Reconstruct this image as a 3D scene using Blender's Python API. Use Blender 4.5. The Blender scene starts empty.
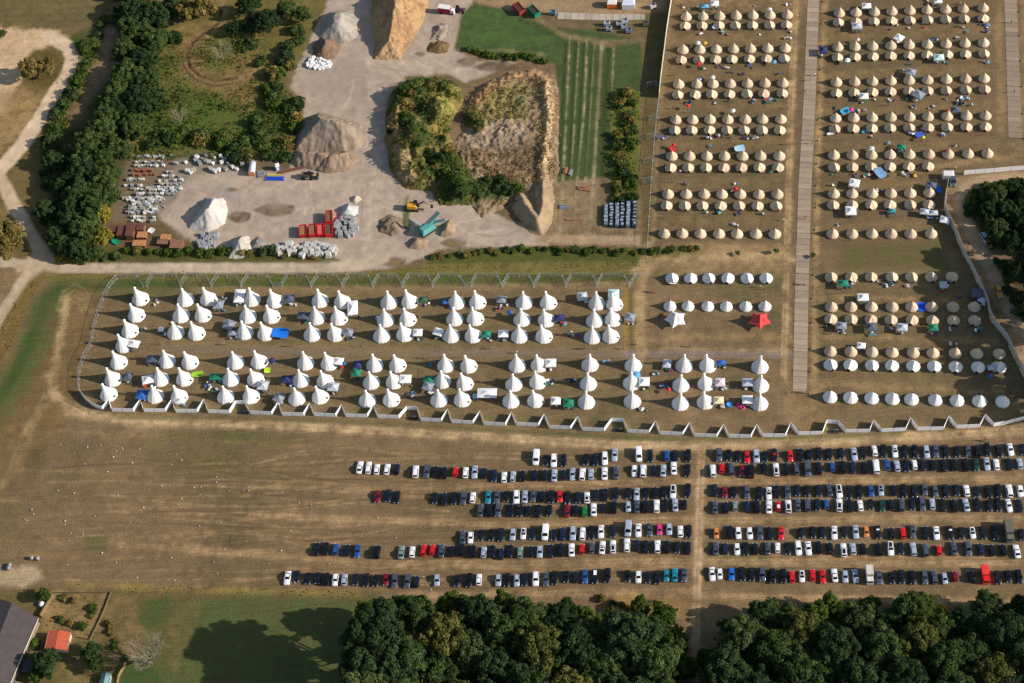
import bpy, bmesh, math, random
import numpy as np
from mathutils import Matrix, Vector
random.seed(7); RNG = np.random.default_rng(7)
S = bpy.context.scene
COL = S.collection
# ------------------------------------------------------------------ camera
F = 1837.0; DEP = math.radians(53.7); ROLL = math.radians(5.4); DIST = 583.0
H = DIST * math.sin(DEP)
_f = np.array([0, math.cos(DEP), -math.sin(DEP)])
_r0 = np.array([1.0, 0, 0]); _u0 = np.array([0, math.sin(DEP), math.cos(DEP)])
_r = math.cos(ROLL) * _r0 - math.sin(ROLL) * _u0
_u = math.sin(ROLL) * _r0 + math.cos(ROLL) * _u0
CP = np.array([0, -DIST * math.cos(DEP), H])
def P(px, py, z=0.0):
    d = _r * (px - 512) / F - _u * (py - 341.5) / F + _f
    t = (z - CP[2]) / d[2]
    q = CP + d * t
    return Vector((q[0], q[1], z))
def to_px(X, Y, Z=0.0):
    dx, dy, dz = X - CP[0], Y - CP[1], Z - CP[2]
    w = dx * _f[0] + dy * _f[1] + dz * _f[2]
    a = dx * _r[0] + dy * _r[1] + dz * _r[2]
    b = dx * _u[0] + dy * _u[1] + dz * _u[2]
    return 512 + F * a / w, 341.5 - F * b / w
def scl(px, py):                      # pixels per metre across the view at that ground spot
    return 1.0 / ((P(px + .5, py) - P(px - .5, py)).length)
def heading(px, py, dx, dy):          # world angle of an image direction on the ground
    v = P(px + dx, py + dy) - P(px, py)
    return math.atan2(v.y, v.x)
def rise(px, py):                     # pixels upward per metre of height
    a = P(px, py); x, y = to_px(a.x, a.y, 1.0)
    return py - y
cam = bpy.data.cameras.new('camera'); co = bpy.data.objects.new('camera', cam); COL.objects.link(co)
co.matrix_world = Matrix(((_r[0], _u[0], -_f[0], CP[0]), (_r[1], _u[1], -_f[1], CP[1]), (_r[2], _u[2], -_f[2], CP[2]), (0, 0, 0, 1)))
cam.sensor_width = 36; cam.lens = 36 * F / 1024; cam.clip_start = 5; cam.clip_end = 12000
S.camera = co
# ------------------------------------------------------------------ light
ELEV = math.radians(26.5)
SH = heading(420, 360, -10, -0.85)     # direction in which shadows fall
sh = Vector((math.cos(SH), math.sin(SH), 0))
ray = sh * math.cos(ELEV) + Vector((0, 0, -math.sin(ELEV)))
sun = bpy.data.lights.new('sun', 'SUN'); sun.energy = 4.9; sun.angle = math.radians(.55); sun.color = (1, .92, .85)
so = bpy.data.objects.new('sun', sun); COL.objects.link(so)
so.rotation_euler = ray.to_track_quat('-Z', 'Y').to_euler()
w = bpy.data.worlds.new('World'); S.world = w; w.use_nodes = True
nt = w.node_tree; bg = nt.nodes['Background']
sky = nt.nodes.new('ShaderNodeTexSky'); sky.sky_type = 'NISHITA'; sky.sun_disc = False
sky.sun_elevation = ELEV
tosun = -sh
sky.sun_rotation = math.atan2(tosun.x, tosun.y)
nt.links.new(sky.outputs[0], bg.inputs[0]); bg.inputs[1].default_value = .11
S.view_settings.view_transform = 'Standard'; S.view_settings.look = 'None'
S.view_settings.gamma = 1; S.view_settings.exposure = 0.24
S.view_settings.use_curve_mapping = False
S.cycles.max_bounces = 5; S.cycles.diffuse_bounces = 2; S.cycles.glossy_bounces = 2; S.cycles.transparent_max_bounces = 6
# ------------------------------------------------------------------ materials
def lin(c):
    return tuple(((v / 255) / 12.92 if v / 255 <= .04045 else (((v / 255) + .055) / 1.055) ** 2.4) for v in c)
_M = {}
def mat(name, rgb, rough=.8, metal=0, spec=.3, coat=0, var=.12, scale=1.5, trans=0, bump=0, orand=.04):
    """flat-coloured material with procedural wear: rgb as sRGB 0-255"""
    if name in _M: return _M[name]
    m = bpy.data.materials.new(name); m.use_nodes = True; n = m.node_tree; b = n.nodes['Principled BSDF']
    c = lin(rgb)
    tc = n.nodes.new('ShaderNodeNewGeometry'); nz = n.nodes.new('ShaderNodeTexNoise')
    nz.inputs['Scale'].default_value = scale; nz.inputs['Detail'].default_value = 3
    n.links.new(tc.outputs['Position'], nz.inputs['Vector'])
    mr = n.nodes.new('ShaderNodeMapRange'); mr.inputs[1].default_value = .3; mr.inputs[2].default_value = .7
    mr.inputs[3].default_value = 1 - var; mr.inputs[4].default_value = 1 + var
    n.links.new(nz.outputs[0], mr.inputs[0])
    mx = n.nodes.new('ShaderNodeVectorMath'); mx.operation = 'SCALE'; mx.inputs[0].default_value = c
    oi = n.nodes.new('ShaderNodeObjectInfo'); orr = n.nodes.new('ShaderNodeMapRange'); orr.inputs[3].default_value = 1 - orand; orr.inputs[4].default_value = 1 + orand * .6; n.links.new(oi.outputs['Random'], orr.inputs[0])
    om = n.nodes.new('ShaderNodeMath'); om.operation = 'MULTIPLY'; n.links.new(mr.outputs[0], om.inputs[0]); n.links.new(orr.outputs[0], om.inputs[1])
    n.links.new(om.outputs[0], mx.inputs['Scale']); n.links.new(mx.outputs[0], b.inputs['Base Color'])
    b.inputs['Roughness'].default_value = rough; b.inputs['Metallic'].default_value = metal
    b.inputs['Specular IOR Level'].default_value = spec
    b.inputs['Coat Weight'].default_value = coat; b.inputs['Coat Roughness'].default_value = .06
    if bump:
        bp = n.nodes.new('ShaderNodeBump'); bp.inputs['Strength'].default_value = bump; bp.inputs['Distance'].default_value = .2
        n.links.new(nz.outputs[0], bp.inputs['Height']); n.links.new(bp.outputs[0], b.inputs['Normal'])
    _M[name] = m
    return m
def attr_mat(name, scale=1.6, var=.26, bump=.5, fine=5.0, streak=False):
    """soil / turf: the cover map in the 'cover' attribute broken up by several sizes of noise"""
    if name in _M: return _M[name]
    m = bpy.data.materials.new(name); m.use_nodes = True; n = m.node_tree; b = n.nodes['Principled BSDF']
    at = n.nodes.new('ShaderNodeAttribute'); at.attribute_name = 'cover'
    g = n.nodes.new('ShaderNodeNewGeometry')
    def noise(sc, vec=None, det=4):
        z = n.nodes.new('ShaderNodeTexNoise'); z.inputs['Scale'].default_value = sc; z.inputs['Detail'].default_value = det
        z.inputs['Roughness'].default_value = .65
        n.links.new(vec or g.outputs['Position'], z.inputs['Vector']); return z
    a = noise(scale); c = noise(fine, det=2)
    mp = n.nodes.new('ShaderNodeMapping'); mp.inputs['Rotation'].default_value = (0, 0, -.02); mp.inputs['Scale'].default_value = (.03, 2.2, 1)
    n.links.new(g.outputs['Position'], mp.inputs['Vector']); d = noise(1.0, mp.outputs[0], 3)
    def rng(z, lo, hi):
        r = n.nodes.new('ShaderNodeMapRange'); r.inputs[1].default_value = .3; r.inputs[2].default_value = .7
        r.inputs[3].default_value = lo; r.inputs[4].default_value = hi; n.links.new(z.outputs[0], r.inputs[0]); return r
    def mul(x, y):
        q = n.nodes.new('ShaderNodeMath'); q.operation = 'MULTIPLY'; n.links.new(x.outputs[0], q.inputs[0]); n.links.new(y.outputs[0], q.inputs[1]); return q
    f = mul(rng(a, 1 - var, 1 + var), rng(c, 1 - var * .7, 1 + var * .7))
    if streak: f = mul(f, rng(d, .84, 1.16))
    vm = n.nodes.new('ShaderNodeVectorMath'); vm.operation = 'SCALE'
    n.links.new(at.outputs['Color'], vm.inputs[0]); n.links.new(f.outputs[0], vm.inputs['Scale'])
    n.links.new(vm.outputs[0], b.inputs['Base Color'])
    b.inputs['Roughness'].default_value = .95; b.inputs['Specular IOR Level'].default_value = .1
    bp = n.nodes.new('ShaderNodeBump'); bp.inputs['Strength'].default_value = bump; bp.inputs['Distance'].default_value = .25
    n.links.new(a.outputs[0], bp.inputs['Height']); n.links.new(bp.outputs[0], b.inputs['Normal'])
    _M[name] = m
    return m
def leaf_mat(name, rgb, rgb2=None, sc=.25):
    if name in _M: return _M[name]
    m = bpy.data.materials.new(name); m.use_nodes = True; n = m.node_tree
    n.nodes.remove(n.nodes['Principled BSDF']); out = n.nodes['Material Output']
    at = n.nodes.new('ShaderNodeAttribute'); at.attribute_name = 'cover'
    g = n.nodes.new('ShaderNodeNewGeometry'); z = n.nodes.new('ShaderNodeTexNoise'); z.inputs['Scale'].default_value = sc; z.inputs['Detail'].default_value = 3
    n.links.new(g.outputs['Position'], z.inputs['Vector'])
    r = n.nodes.new('ShaderNodeMapRange'); r.inputs[1].default_value = .35; r.inputs[2].default_value = .65
    n.links.new(z.outputs[0], r.inputs[0])
    mx = n.nodes.new('ShaderNodeMix'); mx.data_type = 'RGBA'
    oi = n.nodes.new('ShaderNodeObjectInfo'); ad = n.nodes.new('ShaderNodeMath'); ad.operation = 'MULTIPLY_ADD'; ad.inputs[1].default_value = .9; ad.inputs[2].default_value = -.2; ad.use_clamp = True; ad2 = n.nodes.new('ShaderNodeMath'); ad2.operation = 'MULTIPLY_ADD'; ad2.inputs[1].default_value = .5; n.links.new(oi.outputs['Random'], ad.inputs[0]); n.links.new(r.outputs[0], ad2.inputs[0]); n.links.new(ad.outputs[0], ad2.inputs[2]); n.links.new(ad2.outputs[0], mx.inputs[0]); mx.inputs[6].default_value = (*lin(rgb), 1); mx.inputs[7].default_value = (*lin(rgb2 or rgb), 1)
    mu = n.nodes.new('ShaderNodeVectorMath'); mu.operation = 'MULTIPLY'
    n.links.new(mx.outputs[2], mu.inputs[0]); n.links.new(at.outputs['Color'], mu.inputs[1])
    d = n.nodes.new('ShaderNodeBsdfDiffuse'); t = n.nodes.new('ShaderNodeBsdfTranslucent'); ms = n.nodes.new('ShaderNodeMixShader')
    ms.inputs[0].default_value = .25
    n.links.new(mu.outputs[0], d.inputs[0]); n.links.new(mu.outputs[0], t.inputs[0])
    n.links.new(d.outputs[0], ms.inputs[1]); n.links.new(t.outputs[0], ms.inputs[2]); n.links.new(ms.outputs[0], out.inputs[0])
    _M[name] = m
    return m
# ------------------------------------------------------------------ object helpers
def tag(o, label=None, cat=None, group=None, kind=None):
    if label: o['label'] = label
    if cat: o['category'] = cat
    if group: o['group'] = group
    if kind: o['kind'] = kind
    return o
def empty(name, loc, rz=0, label=None, cat=None, group=None, scale=None):
    o = bpy.data.objects.new(name, None); COL.objects.link(o); o.location = loc; o.rotation_euler.z = rz
    o.empty_display_size = .3
    if scale: o.scale = (scale,) * 3 if not hasattr(scale, '__len__') else scale
    return tag(o, label, cat, group)
class MB:
    def __init__(s): s.v = []; s.f = []; s.m = []; s.sm = []
    def add(s, v, f, m=0, smooth=False):
        n = len(s.v); s.v += [tuple(p) for p in v]; s.f += [tuple(i + n for i in q) for q in f]; s.m += [m] * len(f); s.sm += [smooth] * len(f)
    def box(s, c, d, rz=0, m=0, top=1.0, topy=None):
        x, y, z = d[0] / 2, d[1] / 2, d[2] / 2; ty = top if topy is None else topy
        p = [(-x, -y, -z), (x, -y, -z), (x, y, -z), (-x, y, -z), (-x * top, -y * ty, z), (x * top, -y * ty, z), (x * top, y * ty, z), (-x * top, y * ty, z)]
        cs, sn = math.cos(rz), math.sin(rz)
        s.add([(c[0] + a * cs - b * sn, c[1] + a * sn + b * cs, c[2] + e) for a, b, e in p], [(3, 2, 1, 0), (4, 5, 6, 7), (0, 1, 5, 4), (1, 2, 6, 5), (2, 3, 7, 6), (3, 0, 4, 7)], m)
    def tube(s, a, b, r, n=6, m=0, r2=None, cap=True):
        a = Vector(a); b = Vector(b); d = (b - a).normalized(); r2 = r if r2 is None else r2
        u = d.cross(Vector((0, 0, 1)));
        if u.length < .01: u = Vector((1, 0, 0))
        u.normalize(); w_ = d.cross(u)
        v = []
        for k in range(n):
            t = 2 * math.pi * k / n; v.append(a + (u * math.cos(t) + w_ * math.sin(t)) * r)
        for k in range(n):
            t = 2 * math.pi * k / n; v.append(b + (u * math.cos(t) + w_ * math.sin(t)) * r2)
        f = [(k, (k + 1) % n, n + (k + 1) % n, n + k) for k in range(n)]
        if cap: f += [tuple(range(n - 1, -1, -1)), tuple(range(n, 2 * n))]
        s.add(v, f, m, True)
    def rings(s, rings, m=0, smooth=False, cap_top=True, cap_bot=False):
        n = len(rings[0]); v = [p for r in rings for p in r]; f = []
        for k in range(len(rings) - 1):
            for j in range(n): f.append((k * n + j, k * n + (j + 1) % n, (k + 1) * n + (j + 1) % n, (k + 1) * n + j))
        if cap_top: f.append(tuple(range((len(rings) - 1) * n, len(rings) * n)))
        if cap_bot: f.append(tuple(range(n - 1, -1, -1)))
        s.add(v, f, m, smooth)
    def mesh(s, name, mats):
        me = bpy.data.meshes.new(name); me.from_pydata(s.v, [], s.f)
        for m_ in (mats if isinstance(mats, (list, tuple)) else [mats]): me.materials.append(m_)
        me.polygons.foreach_set('material_index', s.m); me.polygons.foreach_set('use_smooth', s.sm); me.update()
        return me
    def build(s, name, mats, parent=None):
        return link(name, s.mesh(name, mats), parent)
def link(name, me, parent=None, mats=None):
    o = bpy.data.objects.new(name, me); COL.objects.link(o)
    if parent: o.parent = parent
    if mats:
        for i, m_ in mats.items():
            o.material_slots[i].link = 'OBJECT'; o.material_slots[i].material = m_
    return o
def np_mesh(name, V, Q, mat_, cover=None, smooth=False, mi=None, mats=None):
    me = bpy.data.meshes.new(name); nv, nf, k = len(V), len(Q), Q.shape[1]
    me.vertices.add(nv); me.vertices.foreach_set('co', np.ascontiguousarray(V, np.float32).ravel())
    me.loops.add(nf * k); me.loops.foreach_set('vertex_index', np.ascontiguousarray(Q, np.int32).ravel())
    me.polygons.add(nf); me.polygons.foreach_set('loop_start', np.arange(0, nf * k, k, dtype=np.int32))
    me.polygons.foreach_set('loop_total', np.full(nf, k, np.int32))
    if smooth: me.polygons.foreach_set('use_smooth', np.ones(nf, bool))
    if mi is not None: me.polygons.foreach_set('material_index', np.ascontiguousarray(mi, np.int32))
    me.update(calc_edges=True)
    if cover is not None:
        a = me.attributes.new('cover', 'FLOAT_COLOR', 'POINT')
        c = np.ones((nv, 4), np.float32); c[:, :3] = cover; a.data.foreach_set('color', c.ravel())
    for m_ in (mats or [mat_]): me.materials.append(m_)
    return me
ORD = 'zeroth first second third fourth fifth sixth seventh eighth ninth tenth eleventh twelfth thirteenth fourteenth fifteenth sixteenth seventeenth eighteenth nineteenth twentieth'.split()
def ordinal(n):
    if n <= 20: return ORD[n]
    t = {2: 'twenty', 3: 'thirty', 4: 'forty', 5: 'fifty', 6: 'sixty'}[n // 10]
    if n % 10 == 0: return t[:-1] + 'ieth'
    return t + '-' + ORD[n % 10]
# ------------------------------------------------------------------ numpy noise
_T = RNG.random((256, 256))
def vnoise(x, y):
    xi = np.floor(x).astype(int); yi = np.floor(y).astype(int); fx = x - xi; fy = y - yi
    fx = fx * fx * (3 - 2 * fx); fy = fy * fy * (3 - 2 * fy)
    a = _T[xi & 255, yi & 255]; b = _T[(xi + 1) & 255, yi & 255]; c = _T[xi & 255, (yi + 1) & 255]; d = _T[(xi + 1) & 255, (yi + 1) & 255]
    return (a * (1 - fx) + b * fx) * (1 - fy) + (c * (1 - fx) + d * fx) * fy
def fbm(x, y, o=4):
    s = 0; a = .5; t = 0
    for k in range(o): s = s + a * vnoise(x * 2 ** k + 17.3 * k, y * 2 ** k + 9.1 * k); t += a; a *= .55
    return s / t
def seg_dist(x, y, pts):
    d = np.full(x.shape, 1e9)
    for (ax, ay), (bx, by) in zip(pts[:-1], pts[1:]):
        ux, uy = bx - ax, by - ay; L = ux * ux + uy * uy + 1e-9
        t = np.clip(((x - ax) * ux + (y - ay) * uy) / L, 0, 1)
        d = np.minimum(d, np.hypot(x - ax - t * ux, y - ay - t * uy))
    return d
def inside(x, y, pts):
    r = np.zeros(x.shape, bool); n = len(pts)
    for i in range(n):
        ax, ay = pts[i]; bx, by = pts[(i + 1) % n]
        if ay == by: continue
        c = ((ay > y) != (by > y)) & (x < (bx - ax) * (y - ay) / (by - ay) + ax)
        r ^= c
    return r
def sdist(x, y, pts):                  # positive inside
    d = seg_dist(x, y, list(pts) + [pts[0]])
    return np.where(inside(x, y, pts), d, -d)
def sst(e0, e1, x):
    t = np.clip((x - e0) / (e1 - e0), 0, 1); return t * t * (3 - 2 * t)
# ------------------------------------------------------------------ the cover map of the site (soil, turf, gravel), surveyed in plan
# each entry: kind, colour, softness, opacity, width (strokes), points
DRY = (121, 101, 72)
COVER = []
def poly(c, pts, soft=2.5, op=1.0, nz=5.0): COVER.append(('p', c, soft, op, 0, pts, nz))
def stroke(c, w_, pts, soft=2.0, op=1.0, nz=1.5): COVER.append(('s', c, soft, op, w_, pts, nz))
GRASS = (72, 80, 44); GRASSD = (48, 66, 30); TAN = (164, 136, 97); YEL = (128, 112, 62); ROADC = (182, 163, 136); YARD = (172, 153, 133)
# far left fields
poly((104, 92, 58), [(-80, -80), (125, -80), (116, 12), (95, 24), (58, 29), (-80, 29)])
for k in range(5): stroke((122, 106, 66), 1.5, [(-80, 3 + k * 6), (95, -1 + k * 6)], 2, .5)
poly((112, 96, 58), [(-80, 29), (60, 29), (110, 40), (70, 140), (60, 200), (50, 262), (-80, 262)], 4)
poly((196, 166, 126), [(-60, 29), (56, 29), (68, 37), (52, 44), (40, 50), (27, 58), (21, 80), (10, 100), (4, 112), (-60, 112)], 2.5)
poly((150, 122, 78), [(-60, 100), (28, 88), (44, 92), (30, 118), (14, 140), (-10, 160), (-60, 160)], 4, .9)
poly((98, 86, 46), [(22, 64), (34, 50), (56, 52), (66, 66), (62, 84), (42, 88), (24, 82)], 3)
stroke((176, 152, 118), 7, [(8, 58), (2, 80), (0, 110)], 3, .5)
stroke((138, 110, 82), 14, [(122, -10), (115, 15), (105, 50), (93, 80), (78, 110), (64, 140), (55, 170)], 5, .9)
stroke((150, 124, 96), 2, [(116, 15), (106, 50), (94, 80), (80, 110)], 2, .6)
poly((64, 78, 36), [(58, 48), (80, 30), (105, 24), (98, 50), (84, 76), (64, 100), (50, 118), (44, 112), (66, 86), (76, 62), (70, 48)], 3, .9)
poly((52, 66, 32), [(66, 130), (100, 90), (130, 60), (140, 120), (125, 180), (90, 240), (58, 262), (52, 190)], 6, .9)
# wild ground in the middle top
poly((108, 98, 52), [(140, 25), (190, 5), (225, -60), (322, -60), (324, 8), (313, 30), (300, 56), (285, 80), (296, 104), (292, 150), (240, 158), (130, 158), (120, 150), (160, 100)], 4, 1, 8)
poly((132, 110, 64), [(180, 20), (250, 20), (262, 60), (262, 110), (200, 100), (175, 80)], 8, .8, 10)
poly((74, 92, 34), [(160, 75), (190, 85), (230, 100), (256, 125), (230, 150), (150, 150), (140, 130), (150, 100)], 8, .8, 10)
poly((80, 96, 38), [(225, 20), (240, 45), (225, 72), (205, 70), (210, 40)], 6, .6, 8)
poly((70, 84, 34), [(258, 90), (280, 90), (296, 108), (290, 150), (258, 150)], 5, .8, 6)
stroke((140, 114, 76), 9, [(222, -12), (222, 20), (210, 30), (192, 42), (184, 55), (187, 68), (198, 78), (215, 84), (237, 81), (258, 70)], 2.5, .9)
stroke((62, 48, 34), 3.0, [(221, 10), (219, 23), (208, 31), (193, 43), (187, 55), (190, 67), (200, 76), (215, 81), (237, 78)], 1.2, .9)
stroke((66, 52, 36), 2.4, [(183, 52), (183, 66), (194, 79), (213, 86), (240, 83)], 1.2, .8)
# the gravel yard
YARDP = [(340, -60), (478, -60), (472, 3), (463, 18), (455, 50), (480, 62), (520, 62), (505, 68), (480, 78), (465, 82), (450, 74), (405, 76), (388, 98), (388, 140), (396, 180), (430, 190), (460, 192), (480, 210), (510, 220), (545, 228), (549, 246), (500, 248), (462, 247), (440, 250), (412, 262), (382, 270), (340, 272), (330, 262), (310, 257), (256, 250), (215, 247), (180, 240), (166, 225), (148, 205), (158, 190), (172, 170), (180, 158), (225, 166), (245, 172), (290, 170), (292, 155), (312, 150), (304, 120), (302, 100), (290, 88), (295, 68), (306, 52), (314, 30), (326, 8)]
poly(YARD, YARDP, 2.2, 1, 3)
poly((150, 136, 121), [(300, 60), (380, 60), (372, 110), (345, 100), (310, 90)], 8, .6)
stroke((186, 168, 143), 9, [(372, 60), (375, 110), (376, 160), (372, 200), (366, 250)], 5, .7)
stroke((184, 166, 140), 8, [(372, 60), (400, 64), (440, 64), (462, 70)], 4, .6)
for o in (-4, 4): stroke((150, 134, 114), 1.2, [(368 + o, 90), (374 + o, 150), (368 + o, 230)], 2, .35)
_r2 = random.Random(9)
for k in range(26):
    x0, y0 = _r2.choice([(372, 60), (370, 120), (372, 200), (300, 190), (250, 195), (420, 215), (470, 225), (350, 85)]); x0 += _r2.uniform(-14, 14); y0 += _r2.uniform(-12, 12); a0 = _r2.choice([1.5, 1.6, .1, -.1, .3]); c0 = _r2.uniform(-.03, .03); q0 = []
    for t in range(9): q0.append((x0, y0)); x0 += 6 * math.cos(a0); y0 += 5 * math.sin(a0); a0 += c0 * 4
    stroke(_r2.choice([(196, 178, 156), (146, 130, 112), (140, 124, 106)]), 1.6, q0, 1.0, .55, .6)
stroke((148, 132, 112), 1.4, [(385, 182), (398, 196), (412, 199), (400, 190), (392, 178)], 2, .5)
for cx, cy, rx, ry in ((275, 210, 20, 7), (239, 217, 12, 6), (232, 190, 6, 2), (393, 262, 13, 5), (454, 243, 13, 5), (418, 262, 5, 1.8), (466, 62, 10, 5), (420, 54, 5, 2.5), (495, 67, 22, 5)):
    poly((98, 82, 62), [(cx + rx * math.cos(t / 10 * 2 * math.pi) * (1 + .2 * math.sin(3 * t)), cy + ry * math.sin(t / 10 * 2 * math.pi)) for t in range(10)], 1.6, .95, 2)
for cx, cy, rx, ry in ((278, 211, 8, 3), (454, 243, 9, 3), (393, 262, 8, 3)):
    poly((134, 110, 66), [(cx + rx * math.cos(t / 10 * 2 * math.pi), cy + ry * math.sin(t / 10 * 2 * math.pi)) for t in range(10)], 1.6, .8, 1)
poly((140, 136, 128), [(205, 190), (222, 184), (240, 196), (236, 206), (228, 200)], 3, .5)
poly((84, 92, 52), [(404, 200), (408, 196), (409, 230), (404, 236)], 1.5, .8)
poly((112, 102, 84), [(160, 163), (190, 152), (246, 156), (250, 168), (190, 176), (176, 200), (162, 214), (150, 222), (112, 222), (118, 190), (126, 160)], 3, .85, 4)
poly((150, 136, 112), [(180, 160), (200, 170), (190, 185), (182, 172)], 3, .7)
poly((104, 86, 58), [(100, 222), (160, 222), (190, 240), (192, 256), (100, 258)], 3, .9)
# verges and hedge bottoms north of the road
poly((84, 84, 42), [(60, 250), (110, 247), (190, 252), (216, 250), (262, 252), (332, 256), (340, 261), (60, 262)], 2.5, 1, 3)
poly((86, 88, 40), [(425, 262), (470, 250), (545, 246), (640, 248), (702, 250), (700, 258), (645, 264), (520, 262), (430, 268)], 2.5, 1, 3)
poly((140, 118, 88), [(558, 166), (610, 178), (642, 190), (645, 234), (545, 240), (552, 200)], 5, .9)
stroke((166, 141, 108), 10, [(540, 239), (600, 240), (650, 241)], 2.5)
# roads
stroke((204, 178, 144), 14, [(50, 37), (66, 46), (73, 58), (67, 76), (52, 98), (38, 122), (22, 145), (6, 163), (-10, 180)], 1.8)
stroke((196, 170, 136), 14, [(-14, 166), (4, 184), (13, 204), (24, 222), (36, 242), (50, 264)], 2.2)
stroke(ROADC, 10, [(-30, 263), (10, 262), (40, 268), (60, 268), (90, 268), (150, 268), (256, 268), (330, 268), (362, 264), (385, 258)], 1.6)
stroke((180, 158, 128), 11, [(50, 268), (26, 278), (12, 298), (-4, 326), (-30, 360)], 2.2)
poly((180, 158, 128), [(34, 252), (56, 258), (62, 273), (30, 278), (14, 268)], 3)
stroke((196, 178, 150), 1.5, [(62, 266), (150, 266), (256, 266.4), (330, 266)], 1, .5)
poly((142, 124, 102), [(130, 272), (155, 272), (155, 274.5), (130, 274.5)], 1, .6, 1)
# below the road
poly((112, 104, 54), [(40, 276), (60, 274), (256, 274.5), (345, 274.5), (385, 270), (430, 264), (530, 262), (650, 262), (640, 274), (430, 277), (256, 280), (110, 281), (60, 284)], 2, 1, 2)
poly((78, 88, 40), [(100, 281), (300, 278), (640, 274), (640, 284), (300, 287), (100, 287)], 3, .9, 3)
poly((58, 84, 34), [(108, 279), (185, 280), (190, 291), (150, 300), (108, 298)], 3.5, .85, 4)
stroke((158, 132, 92), 6, [(200, 292), (300, 290), (420, 289), (520, 287), (640, 285)], 3, .9)
stroke((120, 98, 60), 1.2, [(200, 292), (420, 289), (640, 285)], 1.5, .5)
stroke((140, 112, 58), 4, [(626.5, 288), (626, 345)], 1.6, .8); stroke((84, 82, 38), 7, [(633, 288), (633, 345)], 3, .7)
# left meadow, verge and mown edge
poly((118, 98, 52), [(60, 274), (46, 276), (30, 300), (14, 345), (-60, 430), (-60, 380), (-10, 345), (14, 302), (30, 280), (44, 270)], 3, 1, 3)
poly((118, 96, 62), [(46, 286), (108, 282), (100, 310), (88, 345), (78, 400), (60, 440), (-60, 560), (-60, 420), (14, 350), (32, 300)], 4)
poly((86, 92, 50), [(44, 288), (72, 288), (62, 320), (50, 350), (36, 385), (10, 420), (-30, 460), (-30, 410), (14, 352), (30, 306)], 6, .75, 5)
stroke((82, 90, 48), 22, [(60, 290), (44, 310), (32, 345), (16, 385)], 9, .8, 4)
stroke((68, 82, 42), 10, [(104, 286), (62, 286), (46, 300), (32, 340), (14, 375), (-10, 410)], 5, .9, 4)
stroke((64, 80, 38), 8, [(34, 330), (22, 360), (6, 390)], 4, .7)
for k, r in enumerate((16, 22, 28, 34)):
    stroke((150, 126, 84), 1.6, [(75 + r * math.cos(a) * .55, 318 - r * math.sin(a)) for a in (2.9, 2.3, 1.6, 1.0, .3, -.3)], 2, .5)
stroke((168, 142, 100), 7, [(66, 300), (60, 340), (52, 380), (56, 398)], 4, .8)
stroke((158, 132, 90), 6, [(56, 380), (36, 420), (14, 470), (-20, 520)], 5, .7)
stroke((166, 140, 98), 3, [(44, 396), (20, 440), (2, 490)], 3, .6)
poly((70, 72, 42), [(28, 450), (46, 444), (44, 470), (22, 485)], 5, .6)
poly((86, 90, 44), [(-40, 510), (20, 505), (8, 545), (-40, 560)], 6, .6)
# outer track along the hoarding
stroke((170, 143, 102), 9, [(50, 376), (56, 396), (70, 410), (98, 418), (140, 422), (256, 424), (400, 432), (512, 439), (620, 445), (700, 447), (800, 443), (900, 438), (980, 434), (1060, 428)], 4, .95)
for o in (-2.5, 2.5): stroke((188, 160, 118), 1.5, [(60, 398 + o), (98, 418 + o), (256, 424 + o), (400, 432 + o), (620, 445 + o), (800, 442 + o), (1024, 431 + o)], 1.4, .6)
stroke((80, 92, 44), 3.5, [(120, 417), (330, 421), (420, 426), (512, 431), (600, 436), (690, 441), (800, 438), (900, 434)], 2, .6)
stroke((74, 90, 42), 4, [(430, 414), (520, 420), (620, 424)], 2, .7)
stroke((134, 118, 102), 7.4, [(163, 347.3), (256, 350.6), (400, 352.6), (512, 353.2), (650, 353.8), (792, 354.8)], 1.0, 1, .3)
stroke((152, 126, 92), 3, [(163, 343), (256, 346), (400, 348), (512, 348.5), (650, 349), (792, 350)], 1.5, .7)
stroke((112, 98, 84), 1.2, [(163, 348.3), (256, 351.6), (400, 353.6), (512, 354.2), (650, 354.8), (792, 355.8)], .8, .5, .3)
# campsite
poly((116, 99, 68), [(104, 288), (620, 286), (622, 412), (700, 430), (790, 430), (790, 250), (1020, 260), (1020, 410), (800, 436), (690, 436), (110, 412), (84, 400), (90, 340)], 5, .7)
poly((108, 91, 65), [(666, -60), (1010, -60), (1006, 120), (960, 200), (960, 250), (652, 250), (662, 90)], 6, .8)
for y in (40, 75, 108, 144, 184, 222): stroke((134, 112, 72), 9, [(668, y), (790, y - 3)], 5, .5); 
for y in (32, 72, 108, 146, 184, 224): stroke((134, 112, 72), 8, [(828, y + 4), (990, y - 3)], 5, .5)
stroke((166, 138, 96), 6, [(800, -60), (792, 100), (788, 250), (784, 385)], 3, .85)
stroke((158, 130, 88), 6, [(828, -60), (820, 100), (816, 250), (814, 390)], 3, .85)
for o in (-2, 2): stroke((184, 156, 112), 1.2, [(799 + o, -60), (791 + o, 100), (787 + o, 250), (783 + o, 385)], 1.2, .6)
stroke((152, 124, 84), 8, [(998, -60), (1000, 60), (1002, 130)], 4, .6); stroke((146, 120, 80), 6, [(1024, 0), (1026, 120)], 4, .6)
stroke((150, 124, 86), 5, [(660, 90), (655, 160), (652, 240)], 3, .7)
poly((150, 125, 92), [(472, -60), (672, -60), (668, 10), (640, 14), (560, 16), (500, 10), (476, 5)], 3)
poly((148, 120, 82), [(668, -60), (830, -60), (820, 5), (800, 9), (668, 10)], 5, .6)
poly((108, 92, 56), [(640, 14), (668, 12), (660, 90), (650, 240), (642, 244), (643, 90)], 3)
stroke((168, 141, 98), 10, [(636, 272), (655, 262), (700, 257), (750, 256), (800, 258)], 5, .9)
stroke((164, 137, 95), 11, [(646, 258), (640, 290), (640, 335), (642, 352)], 4, .9)
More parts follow.
